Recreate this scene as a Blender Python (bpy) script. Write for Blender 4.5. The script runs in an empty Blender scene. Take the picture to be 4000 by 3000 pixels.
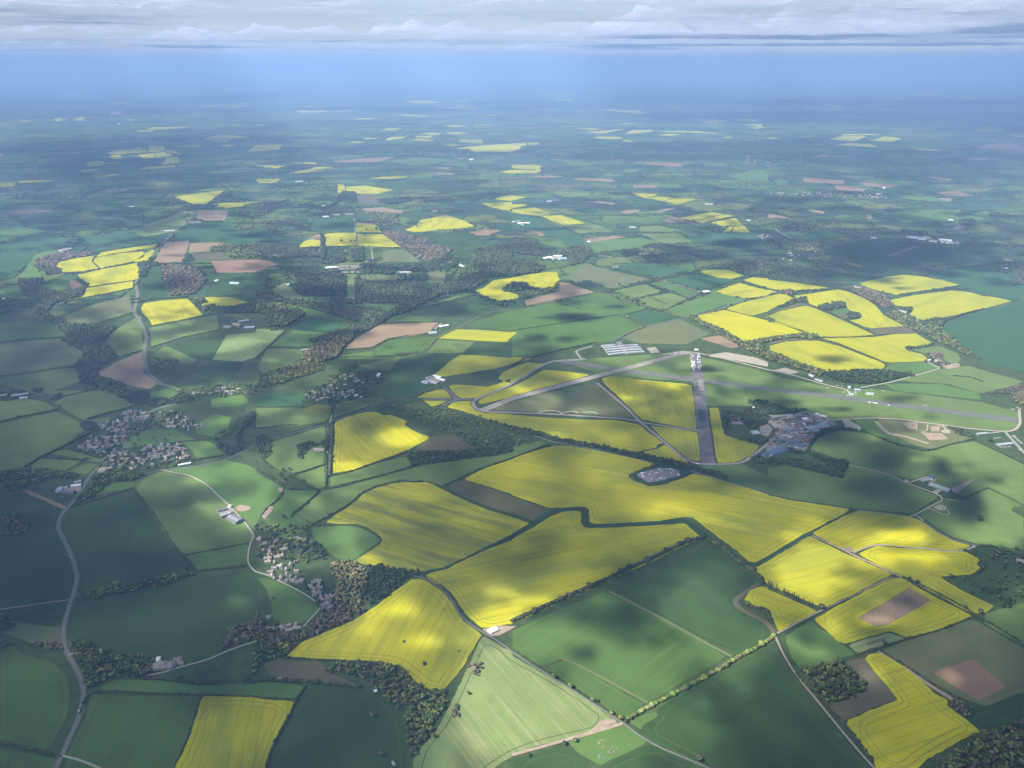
import bpy, bmesh, math, random
import numpy as np
from mathutils import Vector
from mathutils.geometry import tessellate_polygon

# ------------------------------------------------------------------ camera, sky, sun, exposure
S = bpy.context.scene
FPX, CX, CY, PITCH, HCAM = 3240.0, 2000.0, 1500.0, math.radians(21.1), 1200.0
SUN_EL, SUN_AZ = math.radians(50), (-0.86, -0.51)       # azimuth: unit vector on the ground that points TO the sun
CLOUD_Z = 1780.0
cam_d = bpy.data.cameras.new('camera'); cam = bpy.data.objects.new('camera', cam_d)
S.collection.objects.link(cam)
cam.location = (0, 0, HCAM); cam.rotation_euler = (math.pi/2 - PITCH, 0, 0)
cam_d.sensor_width = 36; cam_d.lens = 36*FPX/4000; cam_d.clip_start = 1; cam_d.clip_end = 400000
S.camera = cam
W = bpy.data.worlds.new('World'); S.world = W; W.use_nodes = True
wn = W.node_tree.nodes; wl = W.node_tree.links
sky = wn.new('ShaderNodeTexSky'); sky.sky_type = 'NISHITA'; sky.sun_disc = False
sky.sun_elevation = SUN_EL; sky.sun_rotation = math.atan2(SUN_AZ[0], SUN_AZ[1])
sky.altitude = 1200; sky.air_density = 1.3; sky.dust_density = 0.3; sky.ozone_density = 3.0
bgn = wn['Background']; tint = wn.new('ShaderNodeMix'); tint.data_type = 'RGBA'; tint.blend_type = 'MULTIPLY'; tint.inputs[0].default_value = 1; tint.inputs[7].default_value = (.86, .88, 1.0, 1); wl.new(sky.outputs[0], tint.inputs[6]); wl.new(tint.outputs[2], bgn.inputs[0]); bgn.inputs[1].default_value = 0.058
sun_d = bpy.data.lights.new('sun', 'SUN'); sun_d.energy = 5.0; sun_d.angle = math.radians(0.6); sun_d.color = (1.0, .94, .84)
sun = bpy.data.objects.new('sun', sun_d); S.collection.objects.link(sun)
sdir = Vector((SUN_AZ[0]*math.cos(SUN_EL), SUN_AZ[1]*math.cos(SUN_EL), math.sin(SUN_EL)))
sun.rotation_euler = sdir.to_track_quat('Z', 'Y').to_euler()
S.view_settings.view_transform = 'Standard'; S.view_settings.look = 'None'
S.view_settings.exposure = 1.12; S.view_settings.gamma = 1
S.cycles.max_bounces = 6; S.cycles.diffuse_bounces = 2; S.cycles.transparent_max_bounces = 24
S.cycles.volume_bounces = 3; S.cycles.use_denoising = True
S.cycles.sample_clamp_indirect = 4.0

POLYS = []; rnd = random.Random(11); R = np.random.default_rng(5)
# ------------------------------------------------------------------ surveying: photo position -> place on the ground
def G(u, v, z=0.0):
    x = (u-CX)/FPX; y = (CY-v)/FPX
    t = (HCAM-z)/(math.sin(PITCH) - y*math.cos(PITCH))
    return (x*t, (math.cos(PITCH)+y*math.sin(PITCH))*t)
COL = {'a': 0, 'b': 1000, 'c': 2000, 'd': 3000}; ROW = {'0': 300, '1': 750, '2': 1500, '3': 2250}
def uv(s):
    out = []; ox = oy = 0; k = 1
    for t in s.split():
        if ',' in t:
            a, b = t.split(','); out.append((ox+float(a)*k, oy+float(b)*k))
        elif t == 'f': ox = oy = 0; k = 4000/2212
        else: ox, oy, k = COL[t[0]], ROW[t[1]], 1000/2212
    return out
def gp(s, z=0.0): return [G(u, v, z) for u, v in uv(s)]
def inv(X, Y):      # ground -> photo pixels (numpy), used only to look up where the survey says the sun breaks through
    f = Y*math.cos(PITCH) + HCAM*math.sin(PITCH); up = Y*math.sin(PITCH) - HCAM*math.cos(PITCH)
    f = np.maximum(f, 1)
    return CX + X/f*FPX, CY - up/f*FPX
def resample(pts, step, closed=False, jit=0.0):
    out = []; n = len(pts)
    for i in range(n if closed else n-1):
        a, b = pts[i], pts[(i+1) % n]
        L = math.hypot(b[0]-a[0], b[1]-a[1]); m = max(1, int(L/step))
        for j in range(m):
            t = j/m; out.append((a[0]+(b[0]-a[0])*t+rnd.uniform(-jit, jit), a[1]+(b[1]-a[1])*t+rnd.uniform(-jit, jit)))
    if not closed: out.append(pts[-1])
    return out
def smooth(pts, closed=False, it=2, cut=14):     # corner cutting
    for _ in range(it):
        o = [] if closed else [pts[0]]; n = len(pts)
        for i in range(n if closed else n-1):
            a, b = pts[i], pts[(i+1) % n]
            L = math.hypot(b[0]-a[0], b[1]-a[1]); q = min(.25, cut/max(L, 1))
            o += [(a[0]+(b[0]-a[0])*q, a[1]+(b[1]-a[1])*q), (b[0]+(a[0]-b[0])*q, b[1]+(a[1]-b[1])*q)]
        if not closed: o.append(pts[-1])
        pts = o
    return pts
def inside(px, py, poly):
    c = np.zeros(px.shape, bool); n = len(poly); j = n-1
    for i in range(n):
        xi, yi = poly[i]; xj, yj = poly[j]
        c ^= ((yi > py) != (yj > py)) & (px < (xj-xi)*(py-yi)/((yj-yi) or 1e-9)+xi); j = i
    return c

# ------------------------------------------------------------------ materials
def nmat(name, rough=.9):
    m = bpy.data.materials.new(name); m.use_nodes = True; nt = m.node_tree
    b = nt.nodes['Principled BSDF']; b.inputs['Roughness'].default_value = rough
    b.inputs['Specular IOR Level'].default_value = .15
    return m, nt, b
def N(nt, t, **k):
    n = nt.nodes.new('ShaderNode'+t)
    for a, v in k.items():
        if a.startswith('i_'): n.inputs[a[2:].replace('_', ' ')].default_value = v
        else: setattr(n, a, v)
    return n
def mix(nt, f, a, b, mode='MIX'):
    n = nt.nodes.new('ShaderNodeMix'); n.data_type = 'RGBA'; n.blend_type = mode
    for s, v in ((0, f), (6, a), (7, b)):
        if hasattr(v, 'is_linked'): nt.links.new(v, n.inputs[s])
        else: n.inputs[s].default_value = v if s == 0 else (*v, 1)
    return n.outputs[2]
def ramp(nt, x, lo, hi):
    n = nt.nodes.new('ShaderNodeMapRange'); n.inputs[1].default_value = lo; n.inputs[2].default_value = hi
    nt.links.new(x, n.inputs[0]); return n.outputs[0]
def math_(nt, op, a, b=None):
    n = nt.nodes.new('ShaderNodeMath'); n.operation = op
    for i, v in enumerate((a, b)):
        if v is None: continue
        if hasattr(v, 'is_linked'): nt.links.new(v, n.inputs[i])
        else: n.inputs[i].default_value = v
    return n.outputs[0]
def pos(nt): return nt.nodes.new('ShaderNodeNewGeometry').outputs['Position']
def noise(nt, vec, scale, detail=4, rough=.55):
    n = nt.nodes.new('ShaderNodeTexNoise'); n.inputs['Scale'].default_value = scale
    n.inputs['Detail'].default_value = detail; n.inputs['Roughness'].default_value = rough
    nt.links.new(vec, n.inputs['Vector']); return n.outputs['Fac']
def oattr(nt, name):
    n = nt.nodes.new('ShaderNodeAttribute'); n.attribute_type = 'OBJECT'; n.attribute_name = name; return n.outputs['Fac']
def rotated(nt, p, ang, sx=1., sy=1.):
    r = nt.nodes.new('ShaderNodeVectorRotate'); r.rotation_type = 'Z_AXIS'
    nt.links.new(p, r.inputs['Vector']); nt.links.new(ang, r.inputs['Angle'])
    mp = nt.nodes.new('ShaderNodeVectorMath'); mp.operation = 'MULTIPLY'; mp.inputs[1].default_value = (sx, sy, 1)
    nt.links.new(r.outputs[0], mp.inputs[0]); return mp.outputs[0]
def tram(nt, rp, spacing, half):     # wheel lines through the crop: 1 on the line
    s = nt.nodes.new('ShaderNodeSeparateXYZ'); nt.links.new(rp, s.inputs[0])
    w = noise(nt, rp, .006, 1)
    x = math_(nt, 'ADD', s.outputs[0], math_(nt, 'MULTIPLY', w, 14.0))
    a = math_(nt, 'PINGPONG', x, spacing/2)
    return math_(nt, 'LESS_THAN', a, half)
def crop_mat(name, base, thin, bare, thin_amt, tint_var=.25, spacing=24, line=.55, linecol=None, streak=(1., .06), half=1.1, vary=0):
    m, nt, b = nmat(name, .95)
    p = pos(nt); ang = oattr(nt, 'row_angle'); rp = rotated(nt, p, ang)
    big = noise(nt, p, .005, 6, .68); fine = noise(nt, p, .06, 5, .7)
    st = noise(nt, rotated(nt, p, ang, *streak), .05, 5, .7)
    c = mix(nt, ramp(nt, big, .35, .65), base, tuple(x*(1+tint_var) for x in base))
    if vary:
        oi = nt.nodes.new('ShaderNodeObjectInfo')
        c = mix(nt, math_(nt, 'MULTIPLY', oi.outputs['Random'], vary), c, thin)
        pt = noise(nt, rotated(nt, p, ang, 1., .25), .009, 5, .65)
        c = mix(nt, math_(nt, 'MULTIPLY', ramp(nt, pt, .47, .64), .7), c, thin)
        p3 = noise(nt, rotated(nt, p, ang, 1., .12), .022, 5, .7)
        c = mix(nt, math_(nt, 'MULTIPLY', ramp(nt, p3, .47, .60), math_(nt, 'MULTIPLY', oattr(nt, 'sparse'), .8)), c, (.10, .14, .045))
    c = mix(nt, math_(nt, 'MULTIPLY', ramp(nt, st, .5, .72), thin_amt), c, thin)
    c = mix(nt, math_(nt, 'MULTIPLY', ramp(nt, fine, .56, .75), .55), c, bare)
    c = mix(nt, math_(nt, 'MULTIPLY', tram(nt, rp, spacing, half), line), c, linecol or tuple(x*.45 for x in base))
    c = mix(nt, math_(nt, 'MULTIPLY', ramp(nt, noise(nt, p, .35, 3, .8), .3, .7), .35), c, tuple(x*.55 for x in base))
    nt.links.new(c, b.inputs['Base Color'])
    return m
M = {}
M['rape'] = crop_mat('rapeseed_flowers', (.44, .41, .008), (.19, .23, .035), (.30, .31, .03), .62, .12, 24, .45, (.12, .13, .03), half=.8, vary=.45)
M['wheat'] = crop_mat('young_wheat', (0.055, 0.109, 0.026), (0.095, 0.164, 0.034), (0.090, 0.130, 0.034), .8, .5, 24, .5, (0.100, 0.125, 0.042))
M['dark'] = crop_mat('dark_wheat', (0.030, 0.063, 0.020), (0.045, 0.084, 0.025), (0.043, 0.066, 0.022), .8, .55, 24, .5, (0.050, 0.080, 0.032))
M['teal'] = crop_mat('blue_green_barley', (0.035, 0.094, 0.037), (0.053, 0.121, 0.045), (0.044, 0.103, 0.037), .6, .2, 24, .35, (0.058, 0.091, 0.040))
M['pale'] = crop_mat('sparse_spring_crop', (.13, .185, .062), (.36, .32, .17), (.19, .215, .085), .95, .5, 12, .25, (.24, .23, .13), (2.6, .05))
M['grass'] = crop_mat('pasture', (.095, .142, .040), (.145, .188, .056), (.115, .14, .046), .6, .5, 400, 0)
M['meadow'] = crop_mat('lush_meadow', (.075, .142, .036), (.115, .180, .046), (.095, .132, .040), .6, .4, 400, 0)
M['dull'] = crop_mat('rough_pasture', (0.111, 0.130, 0.055), (0.169, 0.169, 0.078), (0.130, 0.130, 0.062), .5, .3, 400, 0)
M['soil'] = crop_mat('ploughed_soil', (.24, .175, .11), (.31, .235, .155), (.19, .145, .09), .7, .2, 12, .2)
M['redsoil'] = crop_mat('red_ploughed_soil', (.22, .145, .095), (.25, .17, .115), (.19, .13, .085), .6, .2, 12, .15)
M['darksoil'] = crop_mat('grey_brown_stubble', (.105, .098, .058), (.135, .125, .07), (.085, .095, .045), .7, .3, 12, .2)
M['olive'] = crop_mat('thin_rapeseed', (.20, .19, .03), (.12, .14, .03), (.14, .13, .04), .7, .3, 24, .4)

def patch_ground():
    m, nt, b = nmat('farmland_ground', .95)
    p = pos(nt)
    wob = nt.nodes.new('ShaderNodeTexNoise'); wob.inputs['Scale'].default_value = .0012; wob.inputs['Detail'].default_value = 2
    nt.links.new(p, wob.inputs['Vector'])
    off = nt.nodes.new('ShaderNodeVectorMath'); off.operation = 'MULTIPLY_ADD'; off.inputs[1].default_value = (320, 320, 0)
    nt.links.new(wob.outputs['Color'], off.inputs[0]); nt.links.new(p, off.inputs[2])
    def vor(scale, feat):
        v = nt.nodes.new('ShaderNodeTexVoronoi'); v.voronoi_dimensions = '2D'; v.feature = feat
        v.inputs['Scale'].default_value = scale; v.inputs['Randomness'].default_value = .82
        if feat == 'F1': v.distance = 'CHEBYCHEV'
        nt.links.new(off.outputs[0], v.inputs['Vector']); return v
    sc = 1/330
    v1 = vor(sc, 'F1'); sep = nt.nodes.new('ShaderNodeSeparateColor'); nt.links.new(v1.outputs['Color'], sep.inputs[0])
    cr = nt.nodes.new('ShaderNodeValToRGB'); cr.color_ramp.interpolation = 'CONSTANT'; nt.links.new(sep.outputs[0], cr.inputs[0])
    pal = [(0, (0.034, 0.079, 0.031)), (.14, (0.063, 0.126, 0.021)), (.3, (0.020, 0.058, 0.025)), (.42, (0.082, 0.147, 0.031)), (.56, (0.044, 0.093, 0.031)),
           (.68, (0.076, 0.105, 0.025)), (.78, (0.034, 0.089, 0.042)), (.87, (0.108, 0.137, 0.035)), (.965, (0.156, 0.117, 0.078)), (.98, (0.063, 0.116, 0.021))]
    e = cr.color_ramp.elements; e[0].color = (*pal[0][1], 1); e[1].position = pal[1][0]; e[1].color = (*pal[1][1], 1)
    for q, c in pal[2:]:
        k = e.new(q); k.color = (*c, 1)
    v2 = vor(sc, 'F2'); v2.distance = 'CHEBYCHEV'
    edge = math_(nt, 'SUBTRACT', v2.outputs['Distance'], v1.outputs['Distance'])
    sepp = nt.nodes.new('ShaderNodeSeparateXYZ'); nt.links.new(p, sepp.inputs[0])
    hedge = math_(nt, 'LESS_THAN', edge, .055)
    c = cr.outputs[0]
    c = mix(nt, math_(nt, 'MULTIPLY', ramp(nt, noise(nt, p, .02, 5, .7), .4, .7), .4), c, (.075, .10, .04))
    c = mix(nt, math_(nt, 'MULTIPLY', hedge, .85), c, (.03, .045, .024))
    wd = noise(nt, p, .00075, 6, .62)
    wmask = ramp(nt, wd, .572, .592)
    c = mix(nt, wmask, c, (.035, .052, .028))
    # close in, between the traced fields: verge and rough grass
    near = ramp(nt, sepp.outputs[1], 4600, 3700)
    verge = mix(nt, ramp(nt, noise(nt, p, .03, 5, .75), .35, .65), (.030, .060, .022), (.070, .095, .036))
    c = mix(nt, near, c, verge)
    nt.links.new(c, b.inputs['Base Color'])
    return m
M['ground'] = patch_ground()

def speck(name, base, other, scale=.3, rough=.9, amt=.8, lo=.4, hi=.65):
    m, nt, b = nmat(name, rough); p = pos(nt)
    c = mix(nt, math_(nt, 'MULTIPLY', ramp(nt, noise(nt, p, scale, 5, .7), lo, hi), amt), base, other)
    c = mix(nt, math_(nt, 'MULTIPLY', ramp(nt, noise(nt, p, scale*.12, 4, .6), .4, .65), .4), c, tuple(.5*(x+y) for x, y in zip(base, other)))
    nt.links.new(c, b.inputs['Base Color']); return m
M['asphalt'] = speck('worn_asphalt', (.125, .125, .13), (.18, .178, .172), .2)
M['runway'] = speck('old_runway_asphalt', (.095, .095, .097), (.20, .19, .175), .035)
M['concrete'] = speck('weathered_concrete', (.22, .205, .18), (.32, .30, .26), .05)
M['track'] = speck('stony_track', (.30, .275, .22), (.38, .35, .28), .2)
M['dirt'] = speck('bare_dirt', (.26, .20, .15), (.36, .30, .23), .05)
M['sand'] = speck('sandy_dirt', (.36, .32, .25), (.24, .23, .16), .05)
M['white'] = speck('white_paint', (.78, .78, .76), (.6, .6, .58), .5)
M['stone'] = speck('limestone_wall', (.52, .45, .33), (.42, .36, .26), .5)
M['slate'] = speck('grey_slate_roof', (.22, .22, .23), (.30, .29, .28), .5)
M['tile'] = speck('brown_tile_roof', (.28, .235, .20), (.36, .31, .26), .5)
M['palestone'] = speck('pale_stone_roof', (.38, .34, .28), (.30, .27, .22), .5)
M['metal'] = speck('grey_metal_roof', (.34, .36, .38), (.26, .28, .30), .12, .5)
M['darkmetal'] = speck('dark_metal_roof', (.13, .14, .17), (.18, .19, .22), .12, .5)
M['bluemetal'] = speck('pale_blue_metal_roof', (.36, .43, .50), (.30, .37, .44), .12, .5)
M['deepblue'] = speck('dark_blue_metal_roof', (.07, .12, .19), (.10, .15, .22), .12, .5)
M['rust'] = speck('rust_red_roof', (.30, .13, .08), (.24, .13, .09), .3)
M['cladding'] = speck('grey_cladding', (.30, .31, .31), (.2, .21, .21), .3)
M['glass'] = speck('dark_window_glass', (.03, .04, .05), (.05, .06, .07), .5, .15)
M['tyre'] = speck('black_rubber', (.02, .02, .02), (.03, .03, .03), 1)
M['red'] = speck('red_paint', (.42, .05, .04), (.36, .05, .04), 1, .4)
M['blue'] = speck('blue_paint', (.05, .12, .36), (.05, .1, .3), 1, .4)
M['black'] = speck('black_paint', (.03, .03, .035), (.04, .04, .045), 1, .35)
M['silver'] = speck('silver_paint', (.45, .46, .48), (.4, .41, .43), 1, .35)
M['water'] = nmat('pond_water', .06)[0]; M['water'].node_tree.nodes['Principled BSDF'].inputs['Base Color'].default_value = (.05, .07, .07, 1)
M['water'].node_tree.nodes['Principled BSDF'].inputs['Specular IOR Level'].default_value = .6
M['bark'] = speck('tree_bark', (.07, .05, .035), (.1, .08, .06), 2)
def leaf_mat():
    m, nt, b = nmat('leaves', .95)
    a = nt.nodes.new('ShaderNodeAttribute'); a.attribute_name = 'tint'
    p = pos(nt)
    c = mix(nt, math_(nt, 'MULTIPLY', ramp(nt, noise(nt, p, .5, 4, .8), .35, .65), .55), a.outputs['Color'], (.5, .5, .5), 'MULTIPLY')
    nt.links.new(c, b.inputs['Base Color'])
    return m
M['leaf'] = leaf_mat()

# ------------------------------------------------------------------ mesh helpers
def link(name, me, parent=None, mat=None):
    o = bpy.data.objects.new(name, me); S.collection.objects.link(o)
    if parent is not None: o.parent = parent
    if mat is not None and me is not None and not me.materials: me.materials.append(mat)
    return o
def tag(o, label=None, cat=None, group=None, kind=None):
    for k, v in (('label', label), ('category', cat), ('group', group), ('kind', kind)):
        if v: o[k] = v
    return o
def empty(name, loc, rz=0.0, label=None, cat=None, group=None):
    o = link(name, None); o.location = loc; o.rotation_euler = (0, 0, rz); o.empty_display_size = .5
    return tag(o, label, cat, group)
def mesh_np(name, V, F, tints=None, smoothf=False):     # F: (n,k) array
    me = bpy.data.meshes.new(name); n, k = F.shape
    me.vertices.add(len(V)); me.vertices.foreach_set('co', np.ascontiguousarray(V, np.float32).ravel())
    me.loops.add(n*k); me.loops.foreach_set('vertex_index', np.ascontiguousarray(F, np.int32).ravel())
    me.polygons.add(n); me.polygons.foreach_set('loop_start', np.arange(0, n*k, k, dtype=np.int32))
    if smoothf: me.polygons.foreach_set('use_smooth', np.ones(n, bool))
    me.update(calc_edges=True)
    if tints is not None:
        at = me.attributes.new('tint', 'FLOAT_COLOR', 'POINT')
        at.data.foreach_set('color', np.concatenate([tints, np.ones((len(tints), 1))], 1).astype(np.float32).ravel())
    return me
class MB:
    def __init__(s): s.v = []; s.f = []
    def box(s, c, d, rz=0, taper=1.0):
        n = len(s.v); ca, sa = math.cos(rz), math.sin(rz)
        for z, t in ((-.5, 1), (.5, taper)):
            for x, y in ((-.5, -.5), (.5, -.5), (.5, .5), (-.5, .5)):
                X, Y = x*d[0]*t, y*d[1]*t
                s.v.append((c[0]+X*ca-Y*sa, c[1]+X*sa+Y*ca, c[2]+z*d[2]))
        s.f += [tuple(n+i for i in q) for q in ((3, 2, 1, 0), (4, 5, 6, 7), (0, 1, 5, 4), (1, 2, 6, 5), (2, 3, 7, 6), (3, 0, 4, 7))]; return s
    def gable(s, c, L, Wd, e, r, hip=0.0, th=.35):       # a pitched roof, ridge along x, eaves height e, ridge height r
        n = len(s.v); x, y, z = c
        o = .5
        pts = [(-L/2-o, -Wd/2-o, e), (L/2+o, -Wd/2-o, e), (L/2+o, Wd/2+o, e), (-L/2-o, Wd/2+o, e), (-L/2-o+hip, 0, r), (L/2+o-hip, 0, r)]
        s.v += [(x+a, y+b, z+c_) for a, b, c_ in pts]
        s.v += [(x+a, y+b, z+c_-th) for a, b, c_ in pts[:4]]
        s.f += [tuple(n+i for i in q) for q in ((0, 1, 5, 4), (2, 3, 4, 5), (1, 2, 5), (3, 0, 4), (0, 6, 7, 1), (1, 7, 8, 2), (2, 8, 9, 3), (3, 9, 6, 0), (6, 9, 8, 7))]; return s
    def prism(s, pts, z0, z1):
        n = len(s.v); k = len(pts)
        s.v += [(x, y, z0) for x, y in pts] + [(x, y, z1) for x, y in pts]
        for i in range(k): s.f.append((n+i, n+(i+1) % k, n+k+(i+1) % k, n+k+i))
        s.f.append(tuple(n+k+i for i in range(k))); s.f.append(tuple(n+i for i in reversed(range(k)))); return s
    def tube(s, a, b, r0, r1, k=6):
        a, b = Vector(a), Vector(b); d = (b-a).normalized(); u = d.orthogonal().normalized(); w = d.cross(u); n = len(s.v)
        for p, r in ((a, r0), (b, r1)):
            for i in range(k):
                t = 2*math.pi*i/k; q = p + (u*math.cos(t)+w*math.sin(t))*r; s.v.append(tuple(q))
        for i in range(k): s.f.append((n+i, n+(i+1) % k, n+k+(i+1) % k, n+k+i))
        s.f += [tuple(n+k+i for i in range(k)), tuple(n+i for i in reversed(range(k)))]; return s
    def mesh(s, name, mat):
        me = bpy.data.meshes.new(name); me.from_pydata(s.v, [], s.f); me.materials.append(mat); me.update(); return me
    def build(s, name, mat, parent=None): return link(name, s.mesh(name, mat), parent)
def sheet(name, pts, z, mat, thick=0.0, angle=None, jit=0.0, step=None, sm=False, holes=()):
    """A field or a paved area: the traced outline laid on the ground, thick metres high."""
    if sm: pts = smooth(pts, True, 1, 5)
    if step: pts = resample(pts, step, True, jit)
    if name in ('rapeseed_crop', 'field', 'ploughed_field'): POLYS.append(pts)
    loops = [[Vector((x, y, 0)) for x, y in pts]] + [[Vector((x, y, 0)) for x, y in h] for h in holes]
    flat = [p for l in loops for p in l]
    tris = tessellate_polygon(loops)
    v = [(p.x, p.y, z+thick) for p in flat]; f = []
    for a, b, c in tris:
        n = (flat[b]-flat[a]).cross(flat[c]-flat[a]).z
        f.append((a, b, c) if n > 0 else (a, c, b))
    if thick:
        n = len(v); v += [(p.x, p.y, z-.2) for p in flat]; s = 0
        for l in loops:
            k = len(l)
            for i in range(k):
                a, b = s+i, s+(i+1) % k; f.append((a, a+n, b+n, b))
            s += k
    me = bpy.data.meshes.new(name); me.from_pydata(v, [], f); me.materials.append(mat); me.update()
    o = link(name, me)
    if angle is not None: o['row_angle'] = float(angle)
    return o
def ribbon(name, pts, w, z, mat, sm=True, ends=None):
    if sm: pts = smooth(pts, False, 2)
    n = len(pts); v = []; f = []
    for i in range(n):
        a = pts[max(i-1, 0)]; b = pts[min(i+1, n-1)]
        dx, dy = b[0]-a[0], b[1]-a[1]; L = math.hypot(dx, dy) or 1; nx, ny = -dy/L, dx/L
        h = w/2*(1 if not ends else 1)
        x, y = pts[i]
        v += [(x+nx*h, y+ny*h, z), (x-nx*h, y-ny*h, z), (x+nx*(h+.4), y+ny*(h+.4), z-.35), (x-nx*(h+.4), y-ny*(h+.4), z-.35)]
        if i:
            k = 4*i; f += [(k-4, k-3, k+1, k), (k-2, k-4, k, k+2), (k-3, k-1, k+3, k+1)]
    me = bpy.data.meshes.new(name); me.from_pydata(v, [], f); me.materials.append(mat); me.update()
    return link(name, me)

# ------------------------------------------------------------------ foliage
def ico(sub):
    bm = bmesh.new(); bmesh.ops.create_icosphere(bm, subdivisions=sub, radius=1)
    V = np.array([v.co[:] for v in bm.verts]); F = np.array([[v.index for v in f.verts] for f in bm.faces]); bm.free(); return V, F
ICO1, ICO2 = ico(1), ico(2)
TINT = {'dark': [(0.034, 0.056, 0.027), (0.044, 0.068, 0.029), (0.059, 0.081, 0.034)],
        'mixed': [(0.044, 0.066, 0.027), (0.104, 0.128, 0.039), (0.146, 0.177, 0.049), (0.122, 0.104, 0.063), (0.067, 0.091, 0.034)],
        'spring': [(0.104, 0.146, 0.037), (0.134, 0.171, 0.043), (0.073, 0.110, 0.032), (0.049, 0.073, 0.024)],
        'bare': [(0.140, 0.116, 0.083), (0.110, 0.095, 0.067), (0.091, 0.098, 0.051), (0.159, 0.134, 0.091)],
        'poplar': [(0.183, 0.171, 0.085), (0.146, 0.146, 0.073), (0.207, 0.189, 0.098), (0.110, 0.122, 0.055)],
        'hedge': [(0.041, 0.063, 0.029), (0.055, 0.081, 0.032), (0.073, 0.091, 0.039), (0.076, 0.073, 0.044)],
        'lighthedge': [(0.146, 0.195, 0.049), (0.098, 0.134, 0.043), (0.183, 0.220, 0.061), (0.122, 0.110, 0.061)]}
def blobs(centres, radii, heights, tint, sub=1, lobes=1):
    """Many crowns or bushes as one mesh: ragged lumps with their own tint, in light and dark kinds."""
    BV, BF = ICO1 if sub == 1 else ICO2
    c = np.asarray(centres, float); n = len(c)
    if lobes > 1:
        k = lobes
        c2 = np.repeat(c, k, 0); r2 = np.repeat(radii, k); h2 = np.repeat(heights, k); tid = np.repeat(np.arange(n), k)
        a = R.uniform(0, 2*np.pi, len(c2)); q = R.uniform(.25, .75, len(c2))*r2
        c2[:, 0] += np.cos(a)*q; c2[:, 1] += np.sin(a)*q
        c2[:, 2] += h2*R.uniform(-.16, .2, len(c2)); rr = r2*R.uniform(.42, .68, len(c2)); hh = h2*R.uniform(.4, .62, len(c2))
    else:
        c2, rr, hh, tid = c, np.asarray(radii, float), np.asarray(heights, float), np.arange(n)
    m = len(c2); V = np.repeat(BV[None], m, 0)
    V = V*R.uniform(.72, 1.25, (m, len(BV), 1))
    th = R.uniform(0, 2*np.pi, m); ca, sa = np.cos(th)[:, None], np.sin(th)[:, None]
    X = V[..., 0]*ca - V[..., 1]*sa; Y = V[..., 0]*sa + V[..., 1]*ca
    out = np.stack([X*rr[:, None]+c2[:, 0:1], Y*rr[:, None]+c2[:, 1:2], V[..., 2]*hh[:, None]*.5+c2[:, 2:3]], -1)
    F = BF[None]+(np.arange(m)*len(BV))[:, None, None]
    P = np.array(TINT[tint]); ti = P[R.integers(0, len(P), n)]*R.uniform(.7, 1.55, (n, 1))*R.uniform(.9, 1.12, (n, 3))
    T = np.repeat(ti[tid][:, None], len(BV), 1)*R.uniform(.85, 1.15, (m, 1, 1))
    return out.reshape(-1, 3), F.reshape(-1, 3), T.reshape(-1, 3)
def crown_obj(name, centres, radii, heights, tint, parent=None, sub=1, lobes=1):
    V, F, T = blobs(centres, radii, heights, tint, sub, lobes)
    me = mesh_np(name, V, F, T); me.materials.append(M['leaf']); return link(name, me, parent)
def wood(poly_s, tint, label, h=13, spacing=8, dens=1.0, cat='wood', name='woodland'):
    poly = gp(poly_s); P = np.array(poly); x0, y0 = P.min(0); x1, y1 = P.max(0)
    d = math.hypot(*P.mean(0)); sp = max(spacing, d/430)
    xs = np.arange(x0, x1, sp); ys = np.arange(y0, y1, sp)
    gx, gy = np.meshgrid(xs, ys); gx = gx.ravel()+R.uniform(-.45, .45, gx.size)*sp; gy = gy.ravel()+R.uniform(-.45, .45, gy.size)*sp
    k = inside(gx, gy, poly) & (R.uniform(0, 1, gx.size) < dens); gx, gy = gx[k], gy[k]; n = len(gx)
    if n == 0: return
    hh = h*R.uniform(.55, 1.25, n); r = sp*R.uniform(.38, 1.05, n)
    o = crown_obj(name, np.stack([gx, gy, hh*.55], 1), r, hh*.95, tint, lobes=3 if d < 3600 else 1)
    tag(o, label, cat, None, 'stuff'); return o
hedge_pts = []
def hedge_mesh(pts, w, h, tint, gaps=0, sp=None):
    d = math.hypot(*pts[len(pts)//2]); s = sp or max(2.6, d/820)
    q = resample(pts, s); C = []; r = []; hh = []
    trunks = 0
    for x, y in q:
        if rnd.random() < gaps: continue
        big = rnd.random() < .05
        H = h*rnd.uniform(.7, 1.25)*(1.6 if big else 1); W_ = max(w*.5, s*.55)*rnd.uniform(.8, 1.25)*(1.6 if big else 1)
        C.append((x+rnd.uniform(-.6, .6), y+rnd.uniform(-.6, .6), H*.45)); r.append(W_); hh.append(H)
    return C, r, hh
def hedge(s, label, w=5, h=4, tint='hedge', gaps=0, cat='hedge', name='hedgerow', pts=None, group=None):
    pts = pts or gp(s); C, r, hh = hedge_mesh(smooth(pts, False, 1), w, h, tint, gaps)
    if len(C) < 2: return
    o = crown_obj(name, C, r, hh, tint); tag(o, label, cat, group)
    hedge_pts.extend(resample(pts, 12)); return o
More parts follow.
